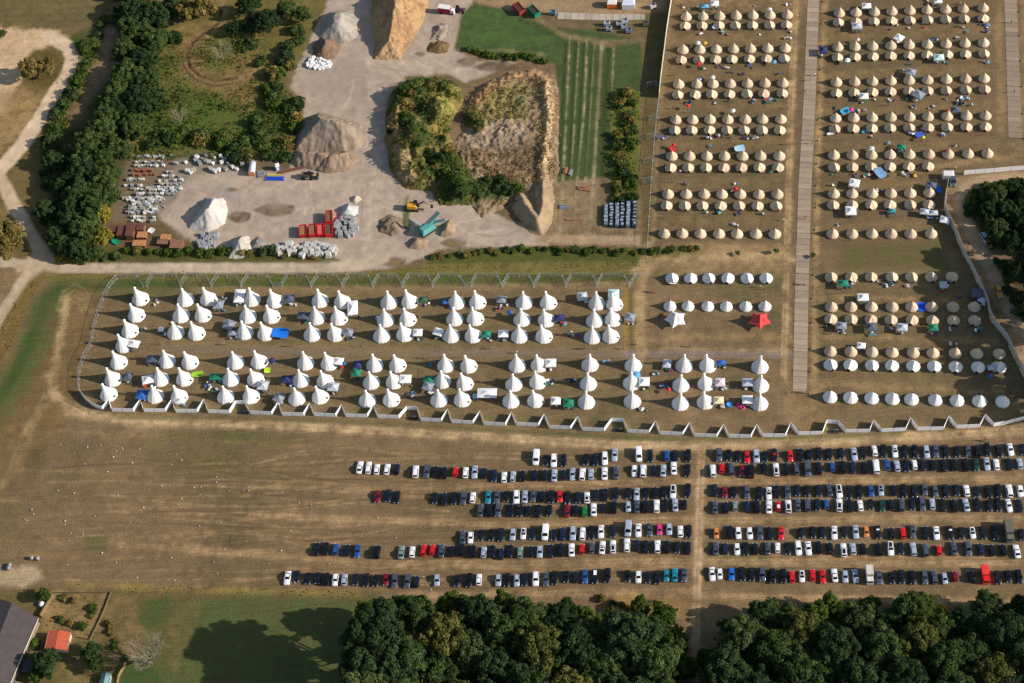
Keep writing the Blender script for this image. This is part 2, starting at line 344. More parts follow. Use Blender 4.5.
stroke((158, 130, 88), 6, [(648, 250), (690, 246), (800, 248)], 4, .7)
poly((150, 124, 84), [(650, 262), (795, 262), (790, 272), (652, 274)], 4, .6)
stroke((156, 128, 86), 6, [(650, 340), (720, 336), (790, 338)], 4, .6)
poly((84, 86, 42), [(840, 244), (940, 244), (948, 268), (840, 268)], 6, .7, 6)
stroke((160, 132, 90), 5, [(818, 298), (880, 299), (950, 301)], 4, .6); stroke((158, 130, 88), 5, [(818, 336), (900, 338), (1000, 342)], 4, .6)
stroke((156, 128, 86), 6, [(818, 384), (900, 388), (1000, 392)], 5, .6)
poly((150, 121, 82), [(786, 384), (822, 384), (828, 430), (790, 432)], 6, .6)
# right-hand dirt road
poly((146, 122, 92), [(950, 178), (1060, 172), (1060, 184), (985, 188), (970, 200), (974, 220), (990, 250), (1012, 290), (1040, 345), (1030, 380), (1000, 320), (966, 256), (950, 215)], 2.5, .9, 2)
stroke((170, 144, 112), 13, [(1070, 176), (1024, 178), (990, 180), (966, 188), (960, 202), (966, 224), (980, 248), (994, 275), (1008, 305), (1028, 345), (1050, 390)], 3)
stroke((116, 96, 70), 8, [(948, 190), (950, 215), (966, 250), (984, 290), (1000, 320)], 4, .7)
stroke((130, 108, 80), 5, [(985, 256), (1024, 250), (1060, 246)], 3, .7)
poly((52, 58, 32), [(972, 215), (975, 192), (1000, 184), (1080, 184), (1080, 240), (990, 250)], 4, .9)
poly((56, 58, 32), [(1000, 262), (1080, 255), (1080, 400), (1050, 350), (1020, 300)], 4, .9)
stroke((156, 129, 88), 5, [(880, 178), (930, 168), (980, 160), (1024, 155)], 3, .6)
# the crop field
poly((70, 84, 48), [(462, 14), (475, 3), (505, 10), (545, 25), (600, 32), (641, 40), (643, 92), (612, 92), (612, 176), (558, 182), (556, 150), (561, 100), (554, 64), (525, 60), (455, 48)], 2.5, 1, 2.5)
poly((74, 98, 48), [(462, 14), (475, 5), (505, 12), (550, 30), (552, 40), (520, 45), (456, 46)], 5, .6, 8)
stroke((112, 116, 66), 3, [(480, 50), (520, 52), (548, 55)], 2, .6)
for pts, w_ in (([(570, 36), (567, 100), (563, 180), (560, 235)], 1.6), ([(587, 40), (584, 110), (577, 180), (574, 235)], 2), ([(602, 42), (598, 110), (592, 200), (590, 235)], 3.2), ([(614, 48), (612, 90)], 1.6), ([(594, 44), (590, 110), (585, 190)], 1.2), ([(579, 40), (575, 110), (570, 190)], 1)):
    stroke((150, 136, 100), w_, pts, 1.2, .85, 1.2)
for x in (564, 574, 582, 590.5, 607): stroke((38, 56, 30), 2.6, [(x + 2, 44), (x - 2, 110), (x - 5, 175)], 1.6, .7)
stroke((142, 118, 84), 5, [(531, 12), (548, 26), (566, 36), (610, 44), (642, 40)], 2.5, .7)
stroke((128, 116, 74), 4, [(500, 50), (545, 56)], 2, .5)
poly((104, 104, 46), [(612, 90), (641, 92), (637, 226), (610, 228)], 2.5, 1, 3)
poly((62, 66, 32), [(596, 60), (606, 60), (610, 220), (600, 225)], 3, .4)
# car park
poly((114, 94, 66), [(0, 440), (690, 456), (690, 600), (0, 590)], 8, .5)
for pts in ([(340, 490), (420, 487), (500, 485), (600, 484), (700, 482)], [(250, 516), (400, 521), (500, 525), (600, 522), (700, 520)], [(120, 545), (280, 556), (400, 563), (520, 564), (600, 562), (700, 561)], [(700, 482), (800, 481), (900, 480), (1060, 478)], [(700, 521), (800, 520), (900, 518), (1060, 520)], [(700, 562), (800, 562), (900, 561), (1060, 564)], [(400, 596), (520, 594), (620, 592), (700, 592)], [(700, 596), (800, 598), (900, 600), (1060, 602)]):
    stroke((148, 121, 86), 7, pts, 4, .8)
    for o in (-2.2, 1.6): stroke((172, 143, 100), 1, [(x, y + o) for x, y in pts], 1.3, .55)
stroke((168, 138, 102), 9, [(702, 446), (700, 500), (698, 560), (696, 610), (694, 700)], 2.5, .95)
for o in (-2.4, 2.4): stroke((190, 164, 130), 1.4, [(702 + o, 446), (700 + o, 500), (698 + o, 560), (696 + o, 640)], 1.2, .7)
for a in ([(0, 500), (120, 505), (250, 520), (330, 540)], [(20, 470), (140, 474), (300, 468)], [(130, 515), (170, 540), (260, 556)], [(0, 540), (90, 545), (200, 530), (300, 532)], [(150, 470), (152, 500), (190, 520)], [(60, 430), (200, 440), (330, 448)], [(350, 455), (300, 480), (250, 490)], [(100, 560), (220, 552), (360, 560)]):
    stroke((150, 122, 80), 2, a, 2.5, .55)
poly((84, 90, 50), [(84, 536), (108, 536), (106, 552), (82, 552)], 4, .7)
poly((88, 88, 44), [(170, 430), (300, 436), (290, 446), (150, 442)], 6, .5)
poly((90, 90, 46), [(140, 445), (240, 450), (230, 475), (160, 480)], 8, .35)
_rr = random.Random(5)
for k in range(60):      # single wheel ruts crossing the parking field
    y0 = _rr.uniform(445, 585); x0 = _rr.uniform(-20, 420); L0 = _rr.uniform(120, 380); b0 = _rr.uniform(-14, 14); s0 = _rr.uniform(-.05, .06)
    stroke(_rr.choice([(160, 132, 94), (150, 122, 86), (84, 68, 48)]), _rr.uniform(1.0, 1.7), [(x0 + L0 * t / 8, y0 + s0 * L0 * t / 8 + b0 * math.sin(math.pi * t / 8)) for t in range(9)], 0.9, _rr.uniform(.3, .65), .6)
for k in range(26):
    y0 = _rr.choice([484, 521, 562, 598]) + _rr.uniform(-7, 7); x0 = _rr.uniform(400, 900); L0 = _rr.uniform(100, 260)
    stroke(_rr.choice([(168, 138, 98), (90, 74, 52)]), 1.1, [(x0 + L0 * t / 6, y0 + _rr.uniform(-.6, .6)) for t in range(7)], 1.0, .5, .8)
# bottom left
poly((104, 92, 56), [(30, 588), (380, 592), (380, 760), (-60, 760), (-60, 596)], 4)
stroke((138, 116, 62), 6, [(70, 584), (160, 588), (260, 591), (360, 594)], 3, .8)
poly((166, 144, 112), [(-60, 566), (36, 568), (44, 577), (24, 586), (-60, 588)], 4)
stroke((142, 114, 72), 4, [(30, 556), (60, 556), (86, 562)], 3, .7)
poly((138, 114, 72), [(50, 592), (110, 590), (106, 606), (92, 640), (44, 640), (40, 620)], 3, .9)
poly((122, 101, 64), [(104, 600), (150, 595), (150, 625), (138, 655), (110, 660), (92, 645)], 5, .8)
poly((66, 86, 42), [(138, 600), (172, 596), (168, 620), (150, 630), (138, 622)], 4, .9)
poly((78, 88, 48), [(170, 602), (260, 596), (370, 598), (400, 760), (120, 760), (124, 670), (150, 640)], 8, .8)
poly((122, 100, 60), [(170, 618), (186, 600), (200, 602), (190, 640), (176, 670), (160, 655)], 6, .5)
poly((62, 80, 40), [(122, 662), (150, 660), (170, 700), (118, 700)], 4, .8)
poly((122, 106, 62), [(60, 660), (92, 664), (86, 700), (54, 700)], 3, .8)
poly((130, 112, 64), [(330, 588), (360, 588), (352, 596), (320, 598)], 4, .4)
poly((150, 118, 68), [(600, 596), (690, 598), (690, 616), (600, 612)], 5, .7)
def cover_rgb(X, Y):
    px, py = to_px(X, Y)
    n1 = fbm(X * .035, Y * .035) - .5; n2 = fbm(X * .16 + 40, Y * .16) - .5; n3 = fbm(X * .5 + 90, Y * .5 + 7, 3) - .5
    base = np.array(lin(DRY)); c = np.repeat(base[None], len(X), 0)
    g = sst(-.02, .22, n1 + .5 * n2); c = c * (1 - .55 * g[:, None]) + np.array(lin((86, 82, 52))) * .55 * g[:, None]
    d = sst(.0, .2, -n1 + .6 * n2); c = c * (1 - .4 * d[:, None]) + np.array(lin((140, 114, 83))) * .4 * d[:, None]
    for kind, col, soft, op, w_, pts, nz in COVER:
        xs = [p[0] for p in pts]; ys = [p[1] for p in pts]; e = soft + w_ + nz + 2
        k = np.nonzero((px > min(xs) - e) & (px < max(xs) + e) & (py > min(ys) - e) & (py < max(ys) + e))[0]
        if not len(k): continue
        x, y = px[k], py[k]; wob = (n2[k] * 1.2 + n3[k] * .8) * nz
        sd = sdist(x, y, pts) if kind == 'p' else w_ / 2 - seg_dist(x, y, pts)
        a = sst(-soft, soft, sd + wob) * op
        if op < 1: a = a * np.clip(.85 + 1.1 * n2[k] + 1.1 * n3[k], .1, 1.3); a = np.clip(a, 0, 1)
        c[k] = c[k] * (1 - a[:, None]) + np.array(lin(col)) * a[:, None]
    c *= (1 + .5 * n3 + .3 * n2)[:, None]
    return np.clip(c, .005, .9), px, py
GX = np.concatenate([[-4000, -1500, -600, -300], np.arange(-212, 212.01, .36), [300, 600, 1500, 4000]])
GY = np.concatenate([[-400, -250], np.arange(-132, 178.01, .36), [260, 420, 900, 2500, 6000]])
gx, gy = np.meshgrid(GX, GY); NXg, NYg = len(GX), len(GY)
X, Y = gx.ravel(), gy.ravel()
RGB, PX, PY = cover_rgb(X, Y)
ii = np.arange(NXg * NYg).reshape(NYg, NXg)
Q = np.stack([ii[:-1, :-1].ravel(), ii[:-1, 1:].ravel(), ii[1:, 1:].ravel(), ii[1:, :-1].ravel()], 1)
ZG = (fbm(X * .08, Y * .08) - .5) * .0
SOIL = attr_mat('dry turf and soil', streak=True)
tag(link('ground', np_mesh('ground', np.stack([X, Y, ZG], 1), Q, SOIL, RGB)), kind='structure')
cx, cy = PX[Q].mean(1), PY[Q].mean(1)
def sheet(name, sel, lift=.004, m=None):
    q = Q[sel]; u, inv = np.unique(q, return_inverse=True)
    V = np.stack([X[u], Y[u], np.full(len(u), lift)], 1)
    return tag(link(name, np_mesh(name, V, inv.reshape(q.shape), m or SOIL, RGB[u])), kind='structure')
n_e = (vnoise(X[Q[:, 0]] * .6, Y[Q[:, 0]] * .6) - .5) * 1.5
def near(pts, w_): 
    xs = [p[0] for p in pts]; ys = [p[1] for p in pts]; r = np.zeros(len(cx), bool)
    k = np.nonzero((cx > min(xs) - w_) & (cx < max(xs) + w_) & (cy > min(ys) - w_) & (cy < max(ys) + w_))[0]
    r[k] = seg_dist(cx[k], cy[k], pts) + n_e[k] < w_ / 2; return r
def within(pts):
    xs = [p[0] for p in pts]; ys = [p[1] for p in pts]; r = np.zeros(len(cx), bool)
    k = np.nonzero((cx > min(xs)) & (cx < max(xs)) & (cy > min(ys)) & (cy < max(ys)))[0]
    r[k] = sdist(cx[k], cy[k], pts) + n_e[k] > 0; return r
GRAVEL = attr_mat('gravel', scale=1.6, var=.12, bump=.35, fine=7)
yard = within(YARDP) & (cx > -300)
road = near([(-30, 263), (10, 262), (40, 268), (60, 268), (150, 268), (256, 268), (330, 268), (362, 264)], 11) & ~yard
lane = (near([(50, 37), (66, 46), (73, 58), (67, 76), (52, 98), (38, 122), (22, 145), (6, 163), (-10, 180)], 13) | near([(-14, 166), (4, 184), (14, 204), (26, 222), (37, 242), (48, 260)], 14) | near([(46, 270), (26, 278), (12, 298), (-4, 326), (-30, 360)], 10)) & ~road
rroad = near([(1070, 176), (1024, 178), (990, 180), (966, 188), (960, 202), (966, 224), (980, 248), (994, 275), (1008, 305), (1028, 345), (1050, 390)], 16)
perim = near([(50, 376), (56, 396), (70, 410), (98, 418), (140, 422), (256, 424), (400, 432), (512, 439), (620, 445), (700, 447), (800, 443), (900, 438), (980, 434), (1060, 428)], 11)
ctrack = near([(702, 452), (700, 500), (698, 560), (696, 610), (694, 700)], 10) & ~perim
npath = near([(540, 239), (600, 240), (650, 241)], 10) & ~yard
sheet('pathway', near([(163, 347.3), (256, 350.6), (400, 352.6), (512, 353.2), (650, 353.8), (792, 354.8)], 7.4))
sheet('yard', yard, m=GRAVEL); sheet('road', road, m=GRAVEL); sheet('lane', lane, m=GRAVEL); sheet('dirt_road', rroad); sheet('path', perim); sheet('track', ctrack); sheet('footpath', npath)
# plank walkways of track panels: weathered boards laid across, seams between
def boards_mat(name, rgb, step=1.0):
    m = bpy.data.materials.new(name); m.use_nodes = True; n = m.node_tree; b = n.nodes['Principled BSDF']
    uv = n.nodes.new('ShaderNodeAttribute'); uv.attribute_name = 'run'
    fl = n.nodes.new('ShaderNodeMath'); fl.operation = 'FLOOR'; n.links.new(uv.outputs['Fac'], fl.inputs[0])
    wn = n.nodes.new('ShaderNodeTexWhiteNoise'); wn.noise_dimensions = '1D'; n.links.new(fl.outputs[0], wn.inputs['W'])
    fr = n.nodes.new('ShaderNodeMath'); fr.operation = 'FRACT'; n.links.new(uv.outputs['Fac'], fr.inputs[0])
    gt = n.nodes.new('ShaderNodeMath'); gt.operation = 'GREATER_THAN'; gt.inputs[1].default_value = .1; n.links.new(fr.outputs[0], gt.inputs[0])
    r = n.nodes.new('ShaderNodeMapRange'); r.inputs[3].default_value = .82; r.inputs[4].default_value = 1.14; n.links.new(wn.outputs[0], r.inputs[0])
    s2 = n.nodes.new('ShaderNodeMapRange'); s2.inputs[3].default_value = .6; s2.inputs[4].default_value = 1; n.links.new(gt.outputs[0], s2.inputs[0])
    g = n.nodes.new('ShaderNodeNewGeometry'); z = n.nodes.new('ShaderNodeTexNoise'); z.inputs['Scale'].default_value = .5; z.inputs['Detail'].default_value = 5
    n.links.new(g.outputs['Position'], z.inputs['Vector']); r3 = n.nodes.new('ShaderNodeMapRange'); r3.inputs[3].default_value = .8; r3.inputs[4].default_value = 1.2; n.links.new(z.outputs[0], r3.inputs[0])
    a = n.nodes.new('ShaderNodeMath'); a.operation = 'MULTIPLY'; n.links.new(r.outputs[0], a.inputs[0]); n.links.new(s2.outputs[0], a.inputs[1])
    a2 = n.nodes.new('ShaderNodeMath'); a2.operation = 'MULTIPLY'; n.links.new(a.outputs[0], a2.inputs[0]); n.links.new(r3.outputs[0], a2.inputs[1])
    v = n.nodes.new('ShaderNodeVectorMath'); v.operation = 'SCALE'; v.inputs[0].default_value = lin(rgb); n.links.new(a2.outputs[0], v.inputs['Scale']); n.links.new(v.outputs[0], b.inputs['Base Color'])
    b.inputs['Roughness'].default_value = .8; return m
def walkway(name, cl, wpx, rgb, step, lift=.06):
    """ribbon along centre line cl (survey points with width)"""
    V = []; run = []; acc = 0; last = None; n = 0
    pts = []
    for (a, b) in zip(cl[:-1], cl[1:]):
        for k in range(24): t = k / 24; pts.append((a[0] + (b[0] - a[0]) * t, a[1] + (b[1] - a[1]) * t, a[2] + (b[2] - a[2]) * t))
    pts.append(cl[-1])
    W = [P(x, y, lift) for x, y, _ in pts]; f = []
    for i, (x, y, wd) in enumerate(pts):
        d = (W[min(i + 1, len(W) - 1)] - W[max(i - 1, 0)]).normalized(); s_ = Vector((d.y, -d.x, 0)); hw = wd / 2 / scl(x, y)
        if i: acc += (W[i] - W[i - 1]).length
        V += [W[i] - s_ * hw, W[i] + s_ * hw]; run += [acc / step] * 2
        V += [V[-2] - Vector((0, 0, lift)), V[-1] - Vector((0, 0, lift))]; run += [acc / step] * 2
        if i: a = 4 * i; f += [(a - 4, a - 3, a + 1, a), (a - 2, a - 4, a, a + 2), (a - 3, a - 1, a + 3, a + 1)]
    me = bpy.data.meshes.new(name); me.from_pydata([tuple(v) for v in V], [], f); at = me.attributes.new('run', 'FLOAT', 'POINT'); at.data.foreach_set('value', run)
    me.materials.append(boards_mat(name + ' boards', rgb)); return tag(link(name, me), kind='structure')
walkway('walkway', [(816.5, -60, 11), (813.5, 0, 11.5), (809.5, 100, 12), (804.8, 190, 13), (801.5, 300, 13.6), (799.8, 391, 14.2)], 0, (162, 142, 118), 2.4)
walkway('walkway', [(1007, -60, 12), (1010.5, 0, 12.5), (1013, 70, 13), (1015.3, 138, 13.6)], 0, (150, 130, 108), 2.4)
pv = walkway('slab', [(557.5, 15.5, 9.5), (600, 17, 8.8), (645, 16.8, 8)], 0, (176, 164, 144), 2.5, .12)
# ------------------------------------------------------------------ tents
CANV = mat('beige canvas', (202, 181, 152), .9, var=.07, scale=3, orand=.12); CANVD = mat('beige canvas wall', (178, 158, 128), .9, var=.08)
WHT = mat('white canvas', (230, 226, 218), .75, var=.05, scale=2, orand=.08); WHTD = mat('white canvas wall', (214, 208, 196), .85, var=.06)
DARKIN = mat('dark tent opening', (38, 34, 32), .95); FLAPB = mat('pale translucent window flap', (196, 212, 216), .5, var=.04)
def circ(r, z, n, ox=0, oy=0, ph=0, sc=0):
    return [(ox + r * (1 - sc * (k % 2)) * math.cos(ph + 2 * math.pi * k / n), oy + r * (1 - sc * (k % 2)) * math.sin(ph + 2 * math.pi * k / n), z) for k in range(n)]
def bell_meshes(tag_, h, door, n=20):
    wall, roof, dr = MB(), MB(), MB(); r = 1.0; hw = .28
    wall.rings([circ(r * .97, 0, n), circ(r, hw, n)], cap_top=False)
    prof = [(1.03, hw - .02), (1.0, hw + .04), (.70, hw + .29 * (h - hw)), (.40, hw + .58 * (h - hw)), (.15, hw + .84 * (h - hw)), (.02, h)]
    roof.rings([circ(a, z, n, sc=.028) for a, z in prof], cap_top=True, smooth=False)
    roof.tube((0, 0, h - .08), (0, 0, h + .1), .035, 6)
    if door:       # porch ridge running from the peak to a front pole, dark opening beneath
        py = -1.06; pz = .74 * h / 1.25
        roof.add([(0, -.04, h * .985), (0, py - .08, pz), (-.52, -.93, hw), (.52, -.93, hw)], [(0, 2, 1), (0, 1, 3)])
        dr.add([(0, py, pz - .05), (-.34, -1.0, .01), (.30, -1.0, .01)], [(0, 1, 2)])
        dr.add([(0, py - .02, pz - .05), (-.34, -1.02, .01), (.30, -1.02, .01)], [(2, 1, 0)])
    else:
        dr.add([(0, 1.02, .62), (-.28, 1.0, .01), (.28, 1.0, .01)], [(0, 1, 2), (2, 1, 0)])
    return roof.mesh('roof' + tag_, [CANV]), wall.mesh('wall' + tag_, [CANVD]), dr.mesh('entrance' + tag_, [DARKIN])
BELL = {'p': bell_meshes(' peaked', 1.68, False), 's': bell_meshes(' porch', 1.36, True)}
LABELLED = []          # (world x, world y, phrase) used to describe what stands beside
def row_pts(spec):
    """spec: list of (x, bottom_y)"""
    return spec
def place_bell(x, yb, kind, white, label, group, rpx):
    s_ = scl(x, yb); r = rpx / s_
    base = P(x, yb - rpx * .80)
    rz = heading(x, yb, 0, 10) + math.pi / 2 + random.uniform(-.35, .35)
    t = empty('bell_tent', base, rz, label, 'tent', group, (r * random.uniform(.98, 1.02), r, r * random.uniform(.95, 1.05)))
    t.rotation_euler.x = random.uniform(-.03, .03); t.rotation_euler.y = random.uniform(-.03, .03)
    rf, wl, dr = BELL[kind]
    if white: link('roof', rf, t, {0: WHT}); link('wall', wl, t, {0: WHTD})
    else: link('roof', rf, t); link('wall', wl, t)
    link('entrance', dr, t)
    return t
def lerp_row(xs, y0, y1):
    x0, x1 = xs[0], xs[-1]; return [(x, y0 + (y1 - y0) * (x - x0) / (x1 - x0)) for x in xs]
B_ROWS = [
 ([686.3, 703, 719.8, 736.3, 753, 770, 787.3], 22.5, 20.5, 'p'), ([685.3, 702, 719, 735.3, 752.5, 769.5, 786.3], 31.3, 30.5, 's'),
 ([683, 700, 716.5, 733.5, 750.5, 767.8, 785.3], 55.5, 54, 'p'), ([681.3, 698.8, 715.5, 732, 749.5, 766.5, 784], 65.5, 64, 's'),
 ([678.8, 696.8, 713, 730.3, 747.5, 765, 782.8], 90, 88.8, 'p'), ([677.8, 695.3, 711.8, 729.5, 747, 763.8, 782.3], 100.5, 99, 's'),
 ([675.8, 692.8, 710, 727.8, 745.3, 762.5, 780.8], 125.5, 125, 'p'), ([674.8, 691.8, 709.5, 727, 744, 762, 779.8], 136, 136, 's'),
 ([671.8, 689.5, 707, 724.5, 742.5, 760.5, 779.3], 162, 162, 'p'), ([670.8, 688.3, 706, 724, 741.5, 759.5, 778], 173.5, 173.2, 's'),
 ([668, 686.3, 704.3, 722, 740.3, 758.8, 777.3], 200, 200.3, 'p'), ([666.5, 684.8, 702.5, 720.8, 739, 757.5, 776], 211.5, 211.8, 's'),
 ([664.3, 682.3, 700.5, 719, 737, 756, 774.8], 239.5, 240, 'p')]
C_ROWS = [
 ([839.3, 856, 874.3, 891.8, 909.8, 927, 945.5, 963, 983], 18.8, 13.8, 'p'), ([838.3, 856, 873.8, 891.5, 909.8, 927.5, 945.5, 964, 983.3], 28, 24, 's'),
 ([837.8, 854.8, 872.5, 890.8, 909, 927.3, 945.8, 964.8, 983.5], 53, 48.5, 'p'), ([837.3, 855, 873, 890.8, 909, 927, 947.3, 965.3, 983.8], 63, 59.3, 's'),
 ([836.3, 854.5, 872.3, 890.8, 909, 927.5, 946.3, 965.5, 984], 88, 84.3, 'p'), ([836.3, 854, 872.5, 890.5, 908.8, 927.5, 946, 965.5, 984.5], 98.8, 95, 's'),
 ([835.5, 853.5, 872, 890.8, 909.5, 927.8, 947, 966.3, 985.3], 124, 121.5, 'p'), ([834.5, 853.3, 871.8, 890, 909, 928, 947, 966.3, 985.5], 134.5, 132.5, 's'),
 ([833.8, 852.3, 871.3, 890, 909.3, 928.8, 948, 967.8, 987.3], 161.2, 159.5, 'p'), ([833.8, 852.3, 871, 890, 908.8, 928], 173.2, 172.3, 's'),
 ([833.8, 852, 872, 890.8, 910, 929.3], 199.8, 199, 'p'), ([833, 852, 871.3, 890, 910, 928.8], 211, 210.6, 's'),
 ([832.5, 852, 871.8, 891, 910.5, 931], 239.8, 239.8, 'p'), ([831, 851.3, 871, 891.8, 911.3, 931, 951.8], 283, 283, 's'),
 ([831.3, 850.8, 871.3, 892, 911.5, 931.5, 952.8, 974], 313, 313, 'p'), ([830.8, 851, 870.8, 890.8, 912, 932.3, 953.3, 974.5], 325.2, 326.8, 's'),
 ([830.3, 850.8, 871.8, 892, 913, 932.8, 955, 976.5, 999], 357.5, 360.2, 'p')]
W_ROWS = [
 ([672, 690.8, 708.8, 727.8, 747, 766], 284.5, 284.5, 's', 'upper white row west of the walkway', 6.6),
 ([670, 688, 707.8, 726.3, 745.8, 764.8], 312.3, 312.6, 'p', 'lower white row west of the walkway', 6.4),
 ([830.5, 850.3, 871.8, 891.8, 913, 934, 955.5, 978, 999.5], 371.3, 374, 's', 'white row right below the beige tents', 7.0),
 ([830, 850.5, 871.5, 892.3, 911.3, 935, 956.8, 979.3, 1002.3], 404, 408.6, 'p', 'single white row above the hoarding', 7.3)]
for nm, rows in (('left', B_ROWS), ('right', C_ROWS)):
    for i, (xs, y0, y1, k) in enumerate(rows):
        for j, (x, y) in enumerate(lerp_row(xs, y0, y1)):
            look = 'beige peaked bell tent' if k == 'p' else 'beige bell tent with front porch'
            place_bell(x, y, k, False, '%s, %s from left in %s row of %s beige block' % (look, ordinal(j + 1), ordinal(i + 1), nm), 'beige bell tents in the %s block' % nm, 5.85 * scl(x, y) / scl(740, 120))
            LABELLED.append((x, y - 5, 'beside %s tent of %s row in %s beige block' % (ordinal(j + 1), ordinal(i + 1), nm)))
for xs, y0, y1, k, ph, rp in W_ROWS:
    for j, (x, y) in enumerate(lerp_row(xs, y0, y1)):
        place_bell(x, y, k, True, 'low white bell tent, %s from left in %s' % (ordinal(j + 1), ph), 'low white bell tents', rp)
        LABELLED.append((x, y - 5, 'beside %s tent in %s' % (ordinal(j + 1), ph)))
# tall peaked tents: steep concave cone with an off-centre mast, capped finial
def peak_meshes(tag_, off, flap):
    n = 14; roof, cap, fl = MB(), MB(), MB(); h = 2.02
    prof = [(1.0, 0, 0), (.985, .12, .02), (.80, .40, .12), (.56, .80, .36), (.32, 1.28, .68), (.165, 1.70, .90), (.10, 1.95, 1.0)]
    R = [circ(a, z, n, ox=off * t, sc=.035) for a, z, t in prof]
    roof.rings(R, cap_top=True)
    cap.rings([circ(.11, 1.93, 8, off), circ(.16, 2.0, 8, off), circ(.16, 2.14, 8, off), (circ(.06, 2.26, 8, off))], smooth=True)
    if flap:   # translucent window panel let into the sunny side
        for k in (n - 1, 0):
            q = [R[1][k], R[1][(k + 1) % n], R[3][(k + 1) % n], R[3][k]]
            nrm = (Vector(q[1]) - Vector(q[0])).cross(Vector(q[3]) - Vector(q[0])).normalized() * .012
            fl.add([tuple(Vector(v) + nrm) for v in q], [(0, 1, 2, 3)])
    else:      # small dark vent window low on the skirt
        a0 = -.42; b = .93
        ctr = Vector((.86 * math.cos(a0), .86 * math.sin(a0), .36)); u = Vector((-math.sin(a0), math.cos(a0), 0)) * .085; v = Vector((-.30 * math.cos(a0), -.3 * math.sin(a0), .5)).normalized() * .12
        nn = u.cross(v).normalized() * .05
        fl.add([tuple(ctr + nn - u - v), tuple(ctr + nn + u - v), tuple(ctr + nn + u + v), tuple(ctr + nn - u + v)], [(0, 1, 2, 3)])
    return roof.mesh('canopy' + tag_, [WHT]), cap.mesh('mast_cap' + tag_, [mat('white cap', (240, 236, 226), .6)]), fl.mesh('window' + tag_, [FLAPB if flap else DARKIN])
PEAK = {'A': peak_meshes(' round', -.02, True), 'B': peak_meshes(' slanted', -.26, False)}
U = [[(140.8, 306.5), (136.8, 322.8), (130.3, 338.5), (124.3, 353.2)],
 [(185.8, 307.5), (181.3, 323.5), (175.8, 340.3)], [(208.8, 306.8), (203.3, 323), (196.8, 341)], [(252.2, 307.3), (248.3, 324.3), (245, 340.3)],
 [(275.2, 308.8), (271.8, 324.3), (266, 341.5)], [(320.3, 308.5), (316.8, 325.5), (312.3, 342.3)], [(342.8, 309.8), (339.3, 326), (335.8, 342.3)],
 [(389, 310.3), (385.5, 327.8), (381.8, 343.5)], [(410, 309.5), (408, 327.3), (405, 342.3)], [(456.5, 310.3), (454.8, 326.8), (451.3, 343.5)],
 [(477.8, 310), (475.5, 326.3), (473.3, 343.5)], [(524, 310.3), (522, 327.3), (519.5, 344)], [(548.5, 310.5), (546.5, 327.8), (544, 344)],
 [(596.8, 311), (594.5, 328.5), (592.3, 344.8)], [(614.3, 311.8), (613, 327.3), (610.8, 344)]]
L = [[(119, 370), (113.5, 387), (109, 402)], [(167, 368.8), (160.8, 387), (155.5, 403.8)], [(190.3, 370), (184.8, 386.8), (179.5, 404.5)],
 [(235.8, 370), (231, 387), (226, 404.5)], [(259.5, 369.5), (255.8, 387), (251.5, 404)], [(305.8, 370.8), (301, 388), (297, 406.3)],
 [(329.5, 371.3), (325.3, 389), (320.5, 404.5)], [(374.8, 372.8), (371.5, 390), (367.5, 408)], [(397.8, 373), (394.5, 389.5), (391.5, 407.3)],
 [(445.8, 373.3), (442.5, 389), (439, 407.8)], [(468.8, 373.8), (465, 391.3), (462.5, 407.5)], [(517.3, 373.3), (513.8, 392), (511, 408.8)],
 [(539.3, 372.8), (537.8, 390), (535.8, 408.3)], [(590, 372.5), (588.3, 391.5), (586.3, 409.8)], [(633.3, 373.3), (631.5, 390.8), (632.3, 409)],
 [(684, 373.3), (680.8, 392.8), (680.3, 411)], [(707.8, 373.3), (706, 391.5), (705.3, 409.8)], [(759.8, 374.5), (760.3, 393.3), (759.5, 411.3)]]
for blk, cols in (('upper', U), ('lower', L)):
    for j, col in enumerate(cols):
        for i, (x, y) in enumerate(col):
            kd = 'A' if j in ((1, 3, 5, 7, 9, 11, 13) if blk == 'upper' else (1, 3, 5, 7, 9, 11, 13, 14, 15, 17)) else 'B'
            s_ = scl(x, y); R_ = 9.0 / s_
            t = empty('peaked_tent', P(x, y - 8.75 * .80), heading(x, y, 10, 0) + random.uniform(-.1, .1),
                      'tall white peaked tent, %s column from left, %s down in %s group' % (ordinal(j + 1), ordinal(i + 1), blk), 'peaked tent', 'tall white peaked tents', (R_, R_, R_ * random.uniform(.95, 1.03)))
            t.rotation_euler.x = random.uniform(-.02, .02); t.rotation_euler.y = random.uniform(-.02, .02)
            a, b, c = PEAK[kd]
            link('canopy', a, t); link('mast_cap', b, t); link('window', c, t)
            LABELLED.append((x, y - 6, 'beside %s-column peaked tent, %s down in %s group' % (ordinal(j + 1), ordinal(i + 1), blk)))
# star shaped canopies
def star(x, y, m_, lab):
    t = empty('star_canopy', P(x, y), random.uniform(0, 1), lab, 'canopy'); c = MB(); p = MB(); g = MB(); R_ = 3.7; h = 5.2; n = 10
    o = [( (R_ if k % 2 == 0 else R_ * .66) * math.cos(math.pi * k / 5), (R_ if k % 2 == 0 else R_ * .66) * math.sin(math.pi * k / 5), 1.7 if k % 2 == 0 else 2.0) for k in range(n)]
    i1 = [(a * .5, b * .5, 2.7) for a, b, _ in o]; i2 = [(a * .14, b * .14, h - .9) for a, b, _ in o]
    c.rings([o, i1, i2, [(0, 0, h)] * n], cap_top=False); t0 = c.build('canopy', [m_], t)
    p.tube((0, 0, 0), (0, 0, h), .06); p.build('pole', [mat('wood pole', (120, 90, 60))], t)
    for k in range(0, n, 2): g.tube(o[k], (o[k][0] * 1.3, o[k][1] * 1.3, 0), .03, 4)
    g.build('guy_rope', [mat('rope', (190, 180, 160))], t)
